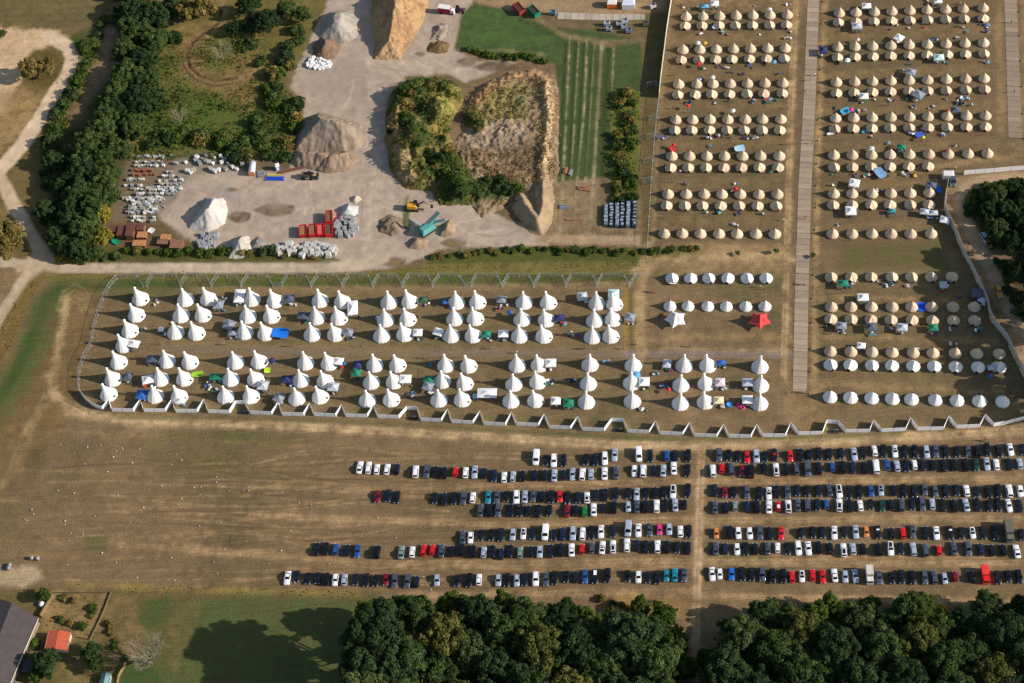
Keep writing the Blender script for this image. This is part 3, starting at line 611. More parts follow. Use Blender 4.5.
RED = mat('red fabric', (206, 70, 68), .8, var=.06)
star(675.5, 322.5, WHT, 'white star shaped canopy below the low white tents'); star(759.5, 323.5, RED, 'red star shaped canopy near the plank walkway')
# ------------------------------------------------------------------ cars
PC = {'w': (238, 238, 236), 's': (176, 188, 202), 'g': (78, 86, 98), 'k': (9, 12, 18), 'd': (20, 28, 42), 'n': (20, 32, 66), 'b': (44, 84, 148), 'B': (24, 104, 196),
      'r': (208, 20, 26), 't': (20, 130, 150), 'o': (214, 130, 58), 'p': (228, 48, 130), 'G': (28, 120, 50), 'm': (118, 16, 36), 'e': (206, 196, 172), 'q': (120, 140, 132), 'h': (14, 62, 48)}
PN = {'w': 'white', 's': 'silver', 'g': 'grey', 'k': 'black', 'd': 'dark', 'n': 'navy blue', 'b': 'blue', 'B': 'bright blue', 'r': 'red', 't': 'teal', 'o': 'orange', 'p': 'pink', 'G': 'green', 'm': 'dark red', 'e': 'cream', 'q': 'grey green', 'h': 'dark green'}
PAINT = {k: mat('%s car paint' % PN[k], v, .38, .2 if k in 'sgdb' else 0, .4, .5, var=.03) for k, v in PC.items()}
GLASS = mat('dark car glass', (16, 22, 34), .06, 0, .8, var=.02); TYRE = mat('tyre rubber', (26, 26, 28), .9); LAMPW = mat('headlamp lens', (225, 228, 230), .15, .6); LAMPR = mat('tail lamp lens', (170, 20, 20), .2)
def car_meshes(kind):
    L_, W_, hb, hr, cab, rk = {'hatch': (4.0, 1.76, .92, 1.46, (-.62, 1.78), (-.05, 1.5)), 'sedan': (4.6, 1.82, .92, 1.42, (-.62, 1.62), (.02, 1.0)), 'estate': (4.7, 1.84, .95, 1.5, (-.7, 2.2), (-.1, 1.95)),
        'suv': (4.6, 1.9, 1.08, 1.7, (-.85, 2.2), (-.3, 1.9)), 'small': (3.5, 1.62, .92, 1.46, (-.72, 1.62), (-.2, 1.4)), 'van': (5.2, 1.98, 1.15, 1.98, (-1.5, 2.5), (-.85, 2.42))}[kind]
    y0, y1 = -L_ / 2, L_ / 2; w_ = W_ / 2
    b = MB(); ws, rw, sd = MB(), MB(), MB()
    nose = .66 if kind != 'van' else .8
    st = [(y0, .72, .40, nose - .12), (y0 + .10, .90, .26, nose), (y0 + .45, .985, .22, hb - .14), (cab[0] - .1, 1, .2, hb - .02), (cab[0] + .6, 1, .2, hb), (y1 - .7, 1, .2, hb), (y1 - .14, .95, .24, hb - .04 if kind in ('sedan', 'van', 'suv', 'estate') else hb - .02), (y1, .80, .38, hb - .22)]
    R = []
    for y, ww, zb, zt in st:
        a = w_ * ww; R.append([(-a * .94, y, zb), (-a, y, (zb + zt) / 2), (-a * .97, y, zt - .10), (-a * .80, y, zt), (a * .80, y, zt), (a * .97, y, zt - .10), (a, y, (zb + zt) / 2), (a * .94, y, zb)])
    b.rings(R, 0, True, True, True)
    yb0, yb1 = cab; yt0, yt1 = rk; bw = w_ * .90; tw = w_ * (.70 if kind != 'van' else .82); zb = hb - .05
    # roof with rounded edges
    b.add([(-tw, yt0, hr - .03), (tw, yt0, hr - .03), (tw, yt1, hr - .03), (-tw, yt1, hr - .03), (-tw * .8, yt0 + .12, hr), (tw * .8, yt0 + .12, hr), (tw * .8, yt1 - .12, hr), (-tw * .8, yt1 - .12, hr)],
          [(0, 1, 5, 4), (1, 2, 6, 5), (2, 3, 7, 6), (3, 0, 4, 7), (4, 5, 6, 7)], 0, True)
    # pillars, then glass between them
    for sx in (-1, 1):
        for (ya, yt) in ((yb0, yt0), (yb1, yt1)):
            b.tube((sx * bw, ya, zb), (sx * tw, yt, hr - .04), .05, 4, 0)
        q = [(sx * bw, yb0 + .05, zb), (sx * bw, yb1 - .05, zb), (sx * tw, yt1 - .02, hr - .04), (sx * tw, yt0 + .02, hr - .04)]
        b.add(q if sx > 0 else q[::-1], [(0, 1, 2, 3)], 1 if kind != 'van' else 0)
        if kind == 'van': 
            q = [(sx * bw * 1.004, yb0 + .3, zb + .05), (sx * bw * 1.004, yb0 + 1.3, zb + .05), (sx * tw * 1.02, yt0 + .8, hr - .3), (sx * tw * 1.02, yt0 + .15, hr - .3)]
            b.add(q if sx > 0 else q[::-1], [(0, 1, 2, 3)], 1)
        for yw in (y0 + .82, y1 - .85):
            b.tube((sx * (w_ - .2), yw, .32), (sx * (w_ + .01), yw, .32), .32, 12, 2)
        b.box((sx * (w_ + .08), yb0 + .35, hb + .02), (.18, .12, .12), 0, 0)
    ws.add([(-bw * .93, yb0, zb + .01), (bw * .93, yb0, zb + .01), (tw * .95, yt0, hr - .035), (-tw * .95, yt0, hr - .035)], [(0, 1, 2, 3)])
    rw.add([(-bw * .93, yb1, zb + .01), (bw * .93, yb1, zb + .01), (tw * .95, yt1, hr - .035), (-tw * .95, yt1, hr - .035)], [(3, 2, 1, 0)], 0)
    if kind == 'van': rw = MB(); rw.add([(-bw * .93, yb1, zb + .01), (bw * .93, yb1, zb + .01), (tw * .95, yt1, hr - .035), (-tw * .95, yt1, hr - .035)], [(3, 2, 1, 0)], 0)
    for sx in (-1, 1):
        b.box((sx * w_ * .64, y0 + .13, nose - .02), (.40, .24, .16), 0, 3, .9); b.box((sx * w_ * .74, y1 - .08, hb - .22), (.26, .14, .2), 0, 4, .9)
    sr = MB(); sr.add([(-tw * .72, yt0 + .16, hr + .012), (tw * .72, yt0 + .16, hr + .012), (tw * .72, yt1 - .3, hr + .012), (-tw * .72, yt1 - .3, hr + .012)], [(0, 1, 2, 3)])
    return {'b': b, 'ws': ws, 'rw': rw, 'sr': sr, 'body': b.mesh('body ' + kind, [PAINT['k'], GLASS, TYRE, LAMPW, LAMPR]), 'wsm': ws.mesh('windscreen ' + kind, [GLASS]), 'rwm': rw.mesh('rear_window ' + kind, [GLASS]), 'srm': sr.mesh('sunroof ' + kind, [GLASS])}
CARS = {k: car_meshes(k) for k in ('hatch', 'sedan', 'estate', 'suv', 'small', 'van')}
# rows: x,y,colour,type  (h hatch, s sedan, e estate, u suv, c small, v van; P = glass roof, W = white roof, R = red roof)
ROWS = {
'L1': 'd 536.2,458.4,w,v 545.6,460.7,k 553.8,461.1,w 563.7,460.7,k 586.2,459.8,k 595.8,460,d 604.8,458.9,w,e 614.6,455.4,s 638.8,455.1,w,v 650,456.2,k 667,456,b 675.2,456.7,d 688.2,456.2,k',
'L2': 'u 360,467.7,w 368.7,468,w 377,469.6,w 387.3,469.6,w 397,469.6,d 415.9,472,w 427,472,g 435.5,472,k 444.3,473,k 455.4,472,r,c 465.7,473,w 474.8,472.4,s 484.1,473.5,d 494.4,476,n 504.2,477.6,w 513,477,s 522.5,476.3,k 534.6,475.7,d 544.5,475.7,d 554.3,475.7,s 563.5,475.2,d 572.5,474.6,s 582.3,474.6,w 590.9,474.4,s 604.5,473.8,w 616,473,g 634.4,471.3,w 643.1,471.3,w 653.8,470.8,d 663.1,471,s 673.6,468.6,w 687.5,470.8,k',
'L3': 'd 377.7,496.8,m 388.3,496,d 397.3,497.5,k 435.1,498.5,k 444.3,499.5,d 454,498.6,k 463.4,498.6,g 472.8,498,w 488.3,497.5,t 496.9,497.8,g 506.6,496.8,k 516.5,497.7,w 525,497,s 533.3,496.6,g 542.3,496.8,k 551.6,497,k 559.8,497,r 567.7,497.7,k 578,498,d 587,498,wP 596,495.2,d 605.2,495,k 616.1,494,d 628.5,493.6,k 636.6,494.6,s 646.1,493.6,k 655.4,493,k 664,493,k 673,492.2,wP 687.8,491,k,u',
'L4': 'u 480.5,510.6,g 489.7,510.6,k 498,510.6,g 510.5,510.7,k 519.8,510.7,k 528.3,511.2,k 538.4,511.2,kP 549.4,510.9,k 567,510.9,m 575.7,510.9,k 584.5,511.7,G 593.6,510,w 602.8,508.4,d,c 614,507.6,k,u 628.2,507.2,s,c 637,506.8,g 645.6,506.8,k 656.5,506.5,w 665.3,505.7,k 675,505.4,s 684.2,504.8,k,c',
'L5': 'd 462.9,537.6,g 470.6,538,w 481,535.6,k 491.7,535.2,k 501.1,535.1,d 512.9,534.9,s 523.4,534,wP 532.8,534,d 545.3,533.2,w,v 554.1,535.6,d 562.7,534.3,n 572.9,533.7,s 582.6,534,w 591.6,532.9,k 600.9,532,w 612.9,531.4,d 628.1,529.4,s,v 638.3,530.8,w 649.6,530.2,g 659.4,530,p,c 669.1,529.6,s 680.2,531.8,w 688.7,531.8,k',
'L6': 'u 317,549.6,k 326.2,548.8,k 336,549.6,b 347.4,550.7,d 357.6,551.4,b 377.5,552.4,k,u 401.4,552.8,q 412.3,552.2,w 423.7,550.7,r 432.5,550.2,r,c 441.6,551.3,g 451.5,551.6,k 461.7,550.2,k 473,551.6,k 483.8,552.6,s 492.5,551.6,k 501.2,554,n 510,551.4,k 520.1,552.8,q 530.5,551.9,k 539.8,552.2,s 550.6,551.3,d 560.6,550.1,k 571.5,550.2,w 582,549.3,r,c 591.7,548,g 602.2,547.8,wP 612.9,547,wP 626.9,545.5,w 636.7,545.8,d 645.9,546.9,k 657.4,546.9,w 666.8,547.2,k 677.3,547.6,d 687.9,548.2,k',
'L7': 'd 287.8,578.4,w 297.3,576.7,d 308.5,578.8,k 318.2,578.4,d 326.7,579.3,k 335.6,580.3,w 344.6,580,s 356.3,579.7,d 366.5,580.3,k 376.4,581,k 386.2,580,m 394.8,581,g 407.6,581.5,g 416.7,582,d 437,580.6,s 457.2,581,d 469.5,580.6,k 479,579.8,w 498.4,580.6,s 507.4,580.1,k 516.8,580.9,s 525,579.7,d 535.7,579.4,w 546,579.7,g 554.8,578.2,k 566.5,577,k 575.9,577.2,d 584.9,576.8,b 595.1,577,kW 607.5,575.9,k,u 627.8,576.3,k 638.3,577.4,w 647.7,577.7,d 657.4,577.7,k 666.4,576,t 674.6,575.3,t 684.1,575.6,g',
'R1': 'd 718.9,455.4,g 728.8,455.6,k 738,456.5,k 746.9,457,r 756,456.8,s 765,457,k 774.3,454.8,kR 790,456.5,r 800.4,455,k 809.3,455.5,k 819.1,454,k 829,454.6,k 841,453.8,d 853.9,454.6,s 863.3,453,k 874.4,451,w 883.4,451.5,k,u 894.6,451.7,wP 904.7,452.3,k 914.8,452,k 926.2,452.3,s 935.4,451.6,g 945.7,451.6,k 956.9,452,k 967.6,451.2,g 976.8,451.6,k 987,450.2,k,u 998.7,451.4,k 1010,450,w 1022.5,450,d',
'R2': 'u 712.8,471,w 721.6,468.9,r,c 731,469.3,g 742,471,m 751,471.6,k,v 764.4,468.8,k 775.8,469.9,wP 785.6,469.3,k 796.4,469.4,g 807.4,469.4,g,v 818.5,468.5,k 831.9,467.2,b,c 842.5,467.5,k 852.7,467.8,n 864.5,468,k 875.8,467,w,v 886.7,465,b 896.7,466.4,s 906.3,466,d 914.1,465.1,w,c 922.3,465,d 932.5,465.2,k 943.4,465.7,k 953.6,464.9,k 965.6,465,k 975.8,464.9,h 986.4,464.3,s 996,464.9,w 1009,464.5,k 1019.3,464,s',
'R3': 'd 714.6,490.5,d 724.7,492.7,m 733.7,492.5,k 746.7,492.4,g 759.6,494,k 768.6,493.8,wP 776.8,492,k 787.3,492,g 797.2,490.8,d 806.8,491.3,k 818.4,491.2,d 829.3,490.4,g 838.7,491.9,wP,u 848.6,492.4,k 859.5,491.9,k 870.7,491.3,b 880.6,490.6,sP 893.2,490.6,k 903.7,491.2,k 914.2,491.4,k 924.3,489.8,g 934.6,491.5,g 945.7,491.2,k 956.3,490.6,d 966.2,491,w 976.5,492.2,d 988.5,492,k 997.9,491.2,k 1008.8,491.2,w 1019.8,491.5,w',
'R4': 'u 714.8,507.7,g 725.6,508,d 734.9,506.4,q,c 746.9,506.7,n 756.5,507,k 768.8,507.3,w 778.2,506.6,rW,c 788,506.7,wP 797.7,505.6,g 807.1,505.4,g 817.2,505.3,d 826,504.5,b,c 839,505.6,wP,u 849.2,506,k 860,505.9,w 870.7,505,k,c 881.7,506.2,h 890.6,505,d 901.4,505.3,g,e 912.1,504.8,d 921.7,504.5,g 931.9,504.4,s 942.6,505.3,k 953.9,506,k 965.7,505.3,s 977.1,505,k 988.5,506,k 997.9,505,k 1008.4,506,w 1019,506,d',
'R5': 'd 716.2,533.7,o,c 729.9,532.6,k 738.1,533.4,w 749.6,533.7,w 759.7,533.4,g 769.4,533.5,k 780.8,533.7,r 801,533.5,k,c 812.7,532.6,k 822.3,532.8,d 834,533.2,w 843.7,532.6,k 855.3,532.2,s 866,532.2,o,c 877.7,532.6,kW 891.2,533.8,k 902.5,533.4,r 912.2,531.8,g 925.1,533.2,k 936,533.4,w 950.1,533,kW 961,533.4,k 972.1,533.2,wP 982.7,533.2,k 994.6,533.2,k 1021.3,535,k',
'R6': 'u 715.6,548.7,g 725,549,n 736.9,549.6,w 745.6,549.3,k 755,549.3,k 767.4,548.7,g 777.3,548,w,c 787.6,549,k 798,548.7,w 808.1,548.7,w 818.4,547.8,k,u 830.1,548.8,k 843.4,550.5,wP 852.7,549.3,s 862.9,549.2,k 878.8,549.8,k,u 890.2,549,wP 900.6,548.8,d 912.9,549.3,s 924.9,550.5,g 938.4,550.5,r,c 953.3,548.7,g 967.7,549.3,g 980.3,549.8,n 991.4,550.7,k 1003.1,550.5,k 1016.3,551.7,w',
'R7': 'd 712,574.4,w 719.6,574.5,w,c 731.4,574.4,B 742.2,574.2,k 751.8,574.7,k 762.1,575,g 772.3,576.5,k,u 783.2,576.5,k 791.7,577,r 801.7,576.7,wP 812.3,575.4,r 822,577,r 834.3,575.6,w 844.9,577,s 855,576.5,s 878.9,578,g 891.4,578.3,k 901.4,577,k 911.9,577.7,k 924.3,577.7,g,e 934,577.4,g,e 944.2,579,s,c 954.8,576.7,m,c 970.8,577,k 997.5,577.9,k 1007.8,576.7,k 1018.6,577,k'}
STUFF = MB()
stuff_mats = []; stuff_idx = {}
def sidx(m_):
    if m_.name not in stuff_idx: stuff_idx[m_.name] = len(stuff_mats); stuff_mats.append(m_)
    return stuff_idx[m_.name]
def merge(mb, M, paint):
    V = [tuple(M @ Vector(v)) for v in mb.v]; n = len(STUFF.v); STUFF.v += V
    for f, mi, sm in zip(mb.f, mb.m, mb.sm):
        STUFF.f.append(tuple(i + n for i in f)); STUFF.m.append(sidx([paint, GLASS, TYRE, LAMPW, LAMPR][mi])); STUFF.sm.append(sm)
KN = {'v': 'van', 'u': 'suv', 'e': 'estate', 'c': 'small', 'h': 'hatch', 's': 'sedan'}
for row, txt in ROWS.items():
    parts = txt.split(); face = parts[0]
    for j, it in enumerate(parts[1:]):
        q = it.split(','); x, y, c = float(q[0]), float(q[1]), q[2]; ty = q[3] if len(q) > 3 else random.choice('hhsseu' if c[0] in 'kwsg' else 'hhs')
        kind = KN[ty]; up = (face == 'u') != (random.random() < .18)
        lean = (690 - x) * (.00040 if x < 690 else .00062) + random.uniform(-.06, .06)
        gp = P(x, y + .6); hd = heading(x, y, lean * 10, -10) - math.pi / 2      # local +y is the tail, car nose towards viewer
        if up: hd += math.pi
        paint = PAINT[c[0]]; pl = c[1:] ; km = CARS[kind]; k_ = .97 * random.uniform(.97, 1.03)
        stuff = row[1] in '12' and kind != 'van' and not (row == 'R2' and j < 14)
        M = Matrix.Translation(gp) @ Matrix.Rotation(hd, 4, 'Z') @ Matrix.Scale(k_, 4)
        if stuff:
            merge(km['b'], M, paint)
            for g_ in ('ws', 'rw') + (('sr',) if pl == 'P' else ()):
                mb = MB(); mb.v = km[g_].v; mb.f = km[g_].f; mb.m = [1] * len(km[g_].f); mb.sm = km[g_].sm; merge(mb, M, paint)
            if pl in ('W', 'R'):
                mb = MB(); mb.v = km['sr'].v; mb.f = km['sr'].f; mb.m = [0] * len(mb.f); mb.sm = km['sr'].sm; merge(mb, M, PAINT['w' if pl == 'W' else 'r'])
            continue
        extra = {'P': ' with dark glass roof', 'W': ' with white roof', 'R': ' with red roof', '': ''}[pl]
        side = 'left' if row[0] == 'L' else 'right'; noun = 'van' if kind == 'van' else 'car'
        t = empty('parked_van' if kind == 'van' else 'parked_car', gp, hd, '%s %s%s, %s in %s row of %s car park half' % (PN[c[0]], noun, extra, ordinal(j + 1), ordinal(int(row[1])), side), noun, 'vans parked on the field' if kind == 'van' else 'cars parked in rows on the field', k_)
        link('body', km['body'], t, {0: paint}); link('windscreen', km['wsm'], t); link('rear_window', km['rwm'], t)
        if pl: link('sunroof', km['srm'], t, None if pl == 'P' else {0: PAINT['w' if pl == 'W' else 'r']})
tag(STUFF.build('parked_cars', stuff_mats), 'upper rows of mostly dark parked cars just below the perimeter track', 'parked cars', kind='stuff')
# army truck with canvas body, red fire service van, white box truck
def truck(x, y, L_, W_, cabc, boxc, boxm, lab, name, cat, face=0, boxh=2.6):
    gp = P(x, y + 1.4); lean = (690 - x) * .0006; t = empty(name, gp, heading(x, y, lean * 10, -10) - math.pi / 2 + face, lab, cat)
    c = MB(); c.box((0, -L_ / 2 + .9, 1.35), (W_, 1.8, 1.9), 0, 0, .9, .8); c.build('cab', [cabc], t)
    g = MB(); a = -L_ / 2 + .02; g.add([(-W_ * .4, a, 1.5), (W_ * .4, a, 1.5), (W_ * .36, a + .17, 2.2), (-W_ * .36, a + .17, 2.2)], [(0, 1, 2, 3)]); g.build('windscreen', [GLASS], t)
    b = MB(); b.box((0, .95, boxh / 2 + .85), (W_ * 1.04, L_ - 2.1, boxh - .6), 0, 0, .96, .99); b.build('box_body' if boxm else 'canvas_cover', [boxc], t)
    ch = MB(); ch.box((0, 0, .7), (W_ * .8, L_ - .3, .3)); ch.build('chassis', [mat('chassis', (40, 40, 40))], t)
    for sx in (-1, 1):
        for yy in (-L_ / 2 + 1, L_ / 2 - 1.2, L_ / 2 - 2.4)[: 3 if L_ > 6.5 else 2]:
            q = MB(); q.tube((sx * W_ * .33, yy, .5), (sx * W_ * .5, yy, .5), .5, 14); q.build('wheel', [TYRE], t)
    return t
truck(1008.1, 532, 6.6, 2.2, mat('olive paint', (104, 108, 92), .6), mat('grey olive tarpaulin', (104, 98, 88), .9), False, 'long truck with grey olive canvas cover among the parked cars', 'canvas_truck', 'truck')
truck(984.6, 575.6, 5.2, 2.0, mat('fire red', (226, 34, 30), .4, coat=.6), mat('fire red light', (232, 62, 54), .5), True, 'long bright red box van in the bottom right car row', 'red_van', 'van', 0, 2.2)
truck(869.1, 576.0, 5.2, 2.0, mat('truck white', (224, 222, 214), .5), mat('truck box cream', (206, 200, 186), .7), True, 'small truck with cream box body in the bottom row of cars', 'box_truck', 'truck', 0, 2.5)
# ------------------------------------------------------------------ vegetation
G1 = leaf_mat('broadleaf green', (58, 76, 42), (84, 100, 56)); G2 = leaf_mat('dark broadleaf', (48, 66, 40), (66, 84, 50)); G3 = leaf_mat('pale loose green', (70, 84, 52), (86, 98, 58))
G4 = leaf_mat('yellowing leaves', (128, 122, 50), (150, 138, 50)); G5 = leaf_mat('fresh shrub green', (66, 86, 38), (92, 106, 50), .8); G6 = leaf_mat('dry olive scrub', (104, 100, 54), (134, 116, 66), .8)
G4b = leaf_mat('olive foliage', (78, 84, 44), (104, 104, 56)); YELL = leaf_mat('yellow autumn leaves', (170, 150, 40), (190, 160, 50)); BARK = mat('bark', (104, 88, 68), .95, bump=.6, scale=6); DEADW = mat('bleached dead wood', (150, 136, 116), .9)
def leaf_cloud(C, R, per, size, rng, up=.35, squash=.8):
    """leaf-sized quads on the upper shells of clumps C (n,3) with radii R"""
    n = len(C) * per; idx = np.repeat(np.arange(len(C)), per)
    d = rng.normal(size=(n, 3)); d[:, 2] = d[:, 2] + .25; d /= np.linalg.norm(d, axis=1)[:, None]
    rad = R[idx] * rng.uniform(.55, 1.08, n) ** .6
    p = C[idx] + d * rad[:, None] * np.array([1, 1, squash])
    nn = d * .9 + rng.normal(size=(n, 3)) * .65 + np.array([0, 0, up]); nn /= np.linalg.norm(nn, axis=1)[:, None]
    t = np.cross(nn, rng.normal(size=(n, 3))); t /= np.linalg.norm(t, axis=1)[:, None] + 1e-9; b = np.cross(nn, t)
    s_ = size * rng.uniform(.6, 1.3, n)[:, None]
    V = np.stack([p - t * s_ - b * s_ * .6, p + t * s_ - b * s_ * .6, p + t * s_ * .7 + b * s_ * .8, p - t * s_ * .7 + b * s_ * .8], 1).reshape(-1, 3)
    Q = np.arange(4 * n).reshape(n, 4)
    tone = rng.uniform(.68, 1.35, len(C))[idx] * rng.uniform(.75, 1.25, n)
    col = np.stack([tone * rng.uniform(.92, 1.12, n), tone, tone * rng.uniform(.85, 1.1, n)], 1)
    return V, Q, np.repeat(col, 4, 0)
def crown_mesh(seed, nb, per, size, lobe=(.20, .34), flat=.85):
    """crown of unit radius centred at origin"""
    rng = np.random.default_rng(seed); C = []; R = []
    for k in range(nb):
        u = rng.uniform(-.35, 1); a = rng.uniform(0, 2 * math.pi); q = math.sqrt(max(0, 1 - u * u)); r = rng.uniform(.5, .82)
        C.append((q * math.cos(a) * r, q * math.sin(a) * r, u * r * flat)); R.append(rng.uniform(*lobe))
    C = np.array(C); R = np.array(R); sh_ = 1 + .18 * np.sin(3 * np.arctan2(C[:, 1], C[:, 0]) + seed); C[:, :2] *= (sh_ * (1 + .16 * np.sin(5 * np.arctan2(C[:, 1], C[:, 0]) + 2 * seed)))[:, None]
    V, Q, c = leaf_cloud(C, R, per, size, rng)
    return np_mesh('crown', V, Q, G1, c)
CROWNS = [crown_mesh(10 + i, 170, 115, .036, (.09, .2)) for i in range(8)]
LOOSE = [crown_mesh(40 + i, 34, 120, .06, (.14, .28)) for i in range(3)]
BUSH = [crown_mesh(60 + i, 16, 70, .11, (.3, .48), .7) for i in range(5)]
def trunk_mesh(seed):
    rng = random.Random(seed); m_ = MB(); a = Vector((0, 0, 0)); top = Vector((rng.uniform(-.05, .05), rng.uniform(-.05, .05), .55)); m_.tube(a, top, .035, 8, 0, .022)
    for k in range(7):
        an = k * .9 + rng.random(); st = a.lerp(top, rng.uniform(.55, 1)); e = st + Vector((math.cos(an) * .26, math.sin(an) * .26, rng.uniform(.14, .34))); m_.tube(st, e, .014, 5, 0, .004)
        m_.tube(e, e + Vector((math.cos(an + .5) * .1, math.sin(an + .5) * .1, .1)), .005, 4, 0, .002)
    return m_.mesh('trunk', [BARK])
TRUNKS = [trunk_mesh(i) for i in range(4)]
def tree(x, y, rpx, m_, label, group, hk=1.15, kinds=None, name='tree'):
    """x, y: where the middle of the crown is seen; rpx its half width"""
    s_ = scl(x, y); R = rpx / s_; hc = R * hk; base = P(x, y + rise(x, y) * hc)
    t = empty(name, base, random.uniform(0, 6.28), label, 'tree', group)
    cr = link('crown', random.choice(kinds or CROWNS), t, {0: m_}); cr.location = (0, 0, hc); cr.scale = (R * random.uniform(.95, 1.08), R * random.uniform(.95, 1.08), R * random.uniform(.85, 1.1))
    tk = link('trunk', random.choice(TRUNKS), t); k = (hc + R * .5); tk.scale = (k * .8, k * .8, k * .95)
    return t
HEAPZ = []
def zat(x, y):
    for gx_, gy_, z_ in HEAPZ:
        if gx_[0] < x < gx_[-1] and gy_[0] < y < gy_[-1]:
            v = z_[int((y - gy_[0]) / (gy_[1] - gy_[0])), int((x - gx_[0]) / (gx_[1] - gx_[0]))]
            if v > 0: return float(v)
    return 0.0
def bush(x, y, rpx, m_, label, group, z=0):
    s_ = scl(x, y); R = rpx / s_; t = P(x, y + rise(x, y) * R * .35)
    if HEAPZ:
        z = zat(t.x, t.y); t2 = P(x, y + rise(x, y) * (R * .35 + z)); z = zat(t2.x, t2.y); t = t2
    o = link('shrub', random.choice(BUSH), None, {0: m_}); o.location = (t.x, t.y, R * .3 + z); o.rotation_euler.z = random.uniform(0, 6.28); o.scale = (R, R, R * random.uniform(.8, 1.05))
    return tag(o, label, 'shrub', group)
# southern wood: crowns along the bottom edge, in and out of view
W = [(520, 640, 16), (555, 632, 16), (588, 640, 16), (612, 652, 18), (648, 632, 17), (664, 618, 12), (585, 614, 9), (612, 618, 9), (505, 604, 12), (452, 606, 13), (756, 632, 14), (785, 618, 14), (815, 614, 13), (842, 614, 12), (868, 606, 10), (890, 622, 14), (935, 626, 15), (978, 626, 15), (1015, 610, 12), (924, 604, 10), (745, 652, 16), (822, 668, 18), (385, 650, 20), (708, 660, 11), (712, 694, 14), (684, 668, 13), (686, 700, 14), (392, 640, 18), (384, 628, 23), (418, 612, 17), (446, 640, 24), (404, 660, 24), (437, 676, 22), (478, 612, 18), (470, 652, 22), (505, 634, 22), (496, 672, 22), (528, 616, 17), (540, 650, 25), (563, 614, 14), (529, 690, 24),
     (574, 650, 22), (594, 622, 10), (603, 672, 22), (632, 640, 26), (655, 664, 24), (570, 690, 22), (676, 640, 12), (640, 606, 9), (370, 668, 20), (366, 700, 24), (372, 612, 11), (380, 726, 24), (400, 700, 24), (460, 706, 24), (628, 704, 24), (668, 700, 20),
     (724, 668, 20), (738, 634, 18), (765, 614, 15), (752, 690, 22), (773, 650, 22), (800, 632, 20), (829, 606, 11), (798, 676, 22), (833, 648, 22), (858, 622, 16), (880, 648, 21), (855, 680, 22), (908, 610, 17), (914, 640, 20),
     (900, 676, 22), (943, 660, 20), (962, 622, 14), (985, 606, 14), (970, 654, 18), (1000, 632, 21), (950, 694, 22), (990, 676, 22), (1030, 612, 18), (1028, 655, 24), (1024, 694, 22), (718, 704, 18), (780, 712, 24), (830, 712, 24), (880, 712, 24), (1050, 640, 22),
     (345, 735, 22), (420, 735, 24), (490, 735, 24), (560, 735, 24), (610, 738, 24), (745, 742, 24), (930, 735, 24), (990, 725, 24), (1055, 690, 22)]
for i, (x, y, r) in enumerate(W):
    m_ = (G1, G2, G3, G1, G2, G1, G4b, G2)[i % 8] if r > 13 else G5
    side = 'west' if x < 697 else 'east'
    wx = sorted([q for q in W if (q[0] < 697) == (x < 697)])
    tree(x, y, r * 1.24, m_, 'dark broadleaf tree, %s from left in the southern wood %s of the track' % (ordinal(wx.index((x, y, r)) + 1), side), 'trees of the southern wood', 2.6 if x < 400 else 2.1 if x < 430 else 1.7 if 710 < x < 745 else 1.25)  # leftmost trees raised, a few of them added, to fill the meadow shadow
tree(941, 612, 8, YELL, 'small yellow leaved tree at the front edge of the southern wood', 'trees of the southern wood', 1.2)
tree(541, 636, 1, G4, None, None) if False else None
# belt of trees top left
T = [(138, 6, 16), (158, 16, 16), (135, 30, 15), (156, 42, 15), (126, 50, 13), (146, 60, 16), (128, 76, 16), (150, 82, 14), (118, 94, 15), (140, 102, 16), (158, 100, 11), (110, 118, 14), (132, 126, 14), (122, 112, 12), (178, 8, 14), (150, -14, 16), (126, -12, 14), (176, 38, 8),
     (104, 132, 15), (92, 146, 16), (118, 150, 16), (86, 170, 15), (106, 176, 17), (84, 194, 14), (98, 204, 15), (72, 222, 14), (88, 230, 15), (104, 236, 10), (66, 244, 12), (80, 250, 12), (96, 252, 9), (104, 214, 10), (112, 196, 9), (132, 14, 13), (146, 20, 14), (112, 106, 12), (104, 160, 13), (76, 208, 13), (60, 236, 10), (62, 186, 10), (56, 160, 9), (48, 210, 10), (52, 140, 7), (66, 160, 9), (56, 228, 9)]
for i, (x, y, r) in enumerate(T):
    m_ = G4 if (x, y) in ((104, 214), (104, 236)) else (G1, G2, G1, G1)[i % 4]
    ty = sorted([(q[1], q[0]) for q in T]); tree(x, y, r * random.uniform(1.02, 1.3), m_, '%s tree, %s from the top in the belt beside the brown track' % ('yellowing' if m_ is G4 else 'green broadleaf', ordinal(ty.index((y, x)) + 1)), 'trees of the western belt', .4 if y < 140 else .8)
for i, (x, y, r, m_, lb) in enumerate([(268, 22, 13, G2, 'dark green tree at the top of the wild meadow'), (206, 6, 13, G6, 'olive loose tree at top of the wild meadow left of the wheel track'), (250, 6, 12, G2, 'dark tree behind the wheel track at the top edge'), (236, 28, 8, G2, 'small dark tree right of the wheel track'),
      (188, 10, 11, G6, 'olive tree joined to the belt at the top edge'), (288, 10, 11, G1, 'green tree at the top left corner of the gravel yard'), (304, 14, 10, G1, 'green tree beside the pale heap at the top'), (10, 238, 21, G6, 'wide round olive tree in the left road junction'),
      (34, 68, 13, G6, 'olive thicket tree inside the left road bend'), (50, 66, 10, G6, 'dry olive tree inside the left road bend, right one'), (2, 34, 6, G1, 'small green tree at the left edge beside the sandy lot')]):
    tree(x, y, r, m_, lb, None, .8 if r > 15 else 1.0, LOOSE if m_ is G6 and r < 15 else None)
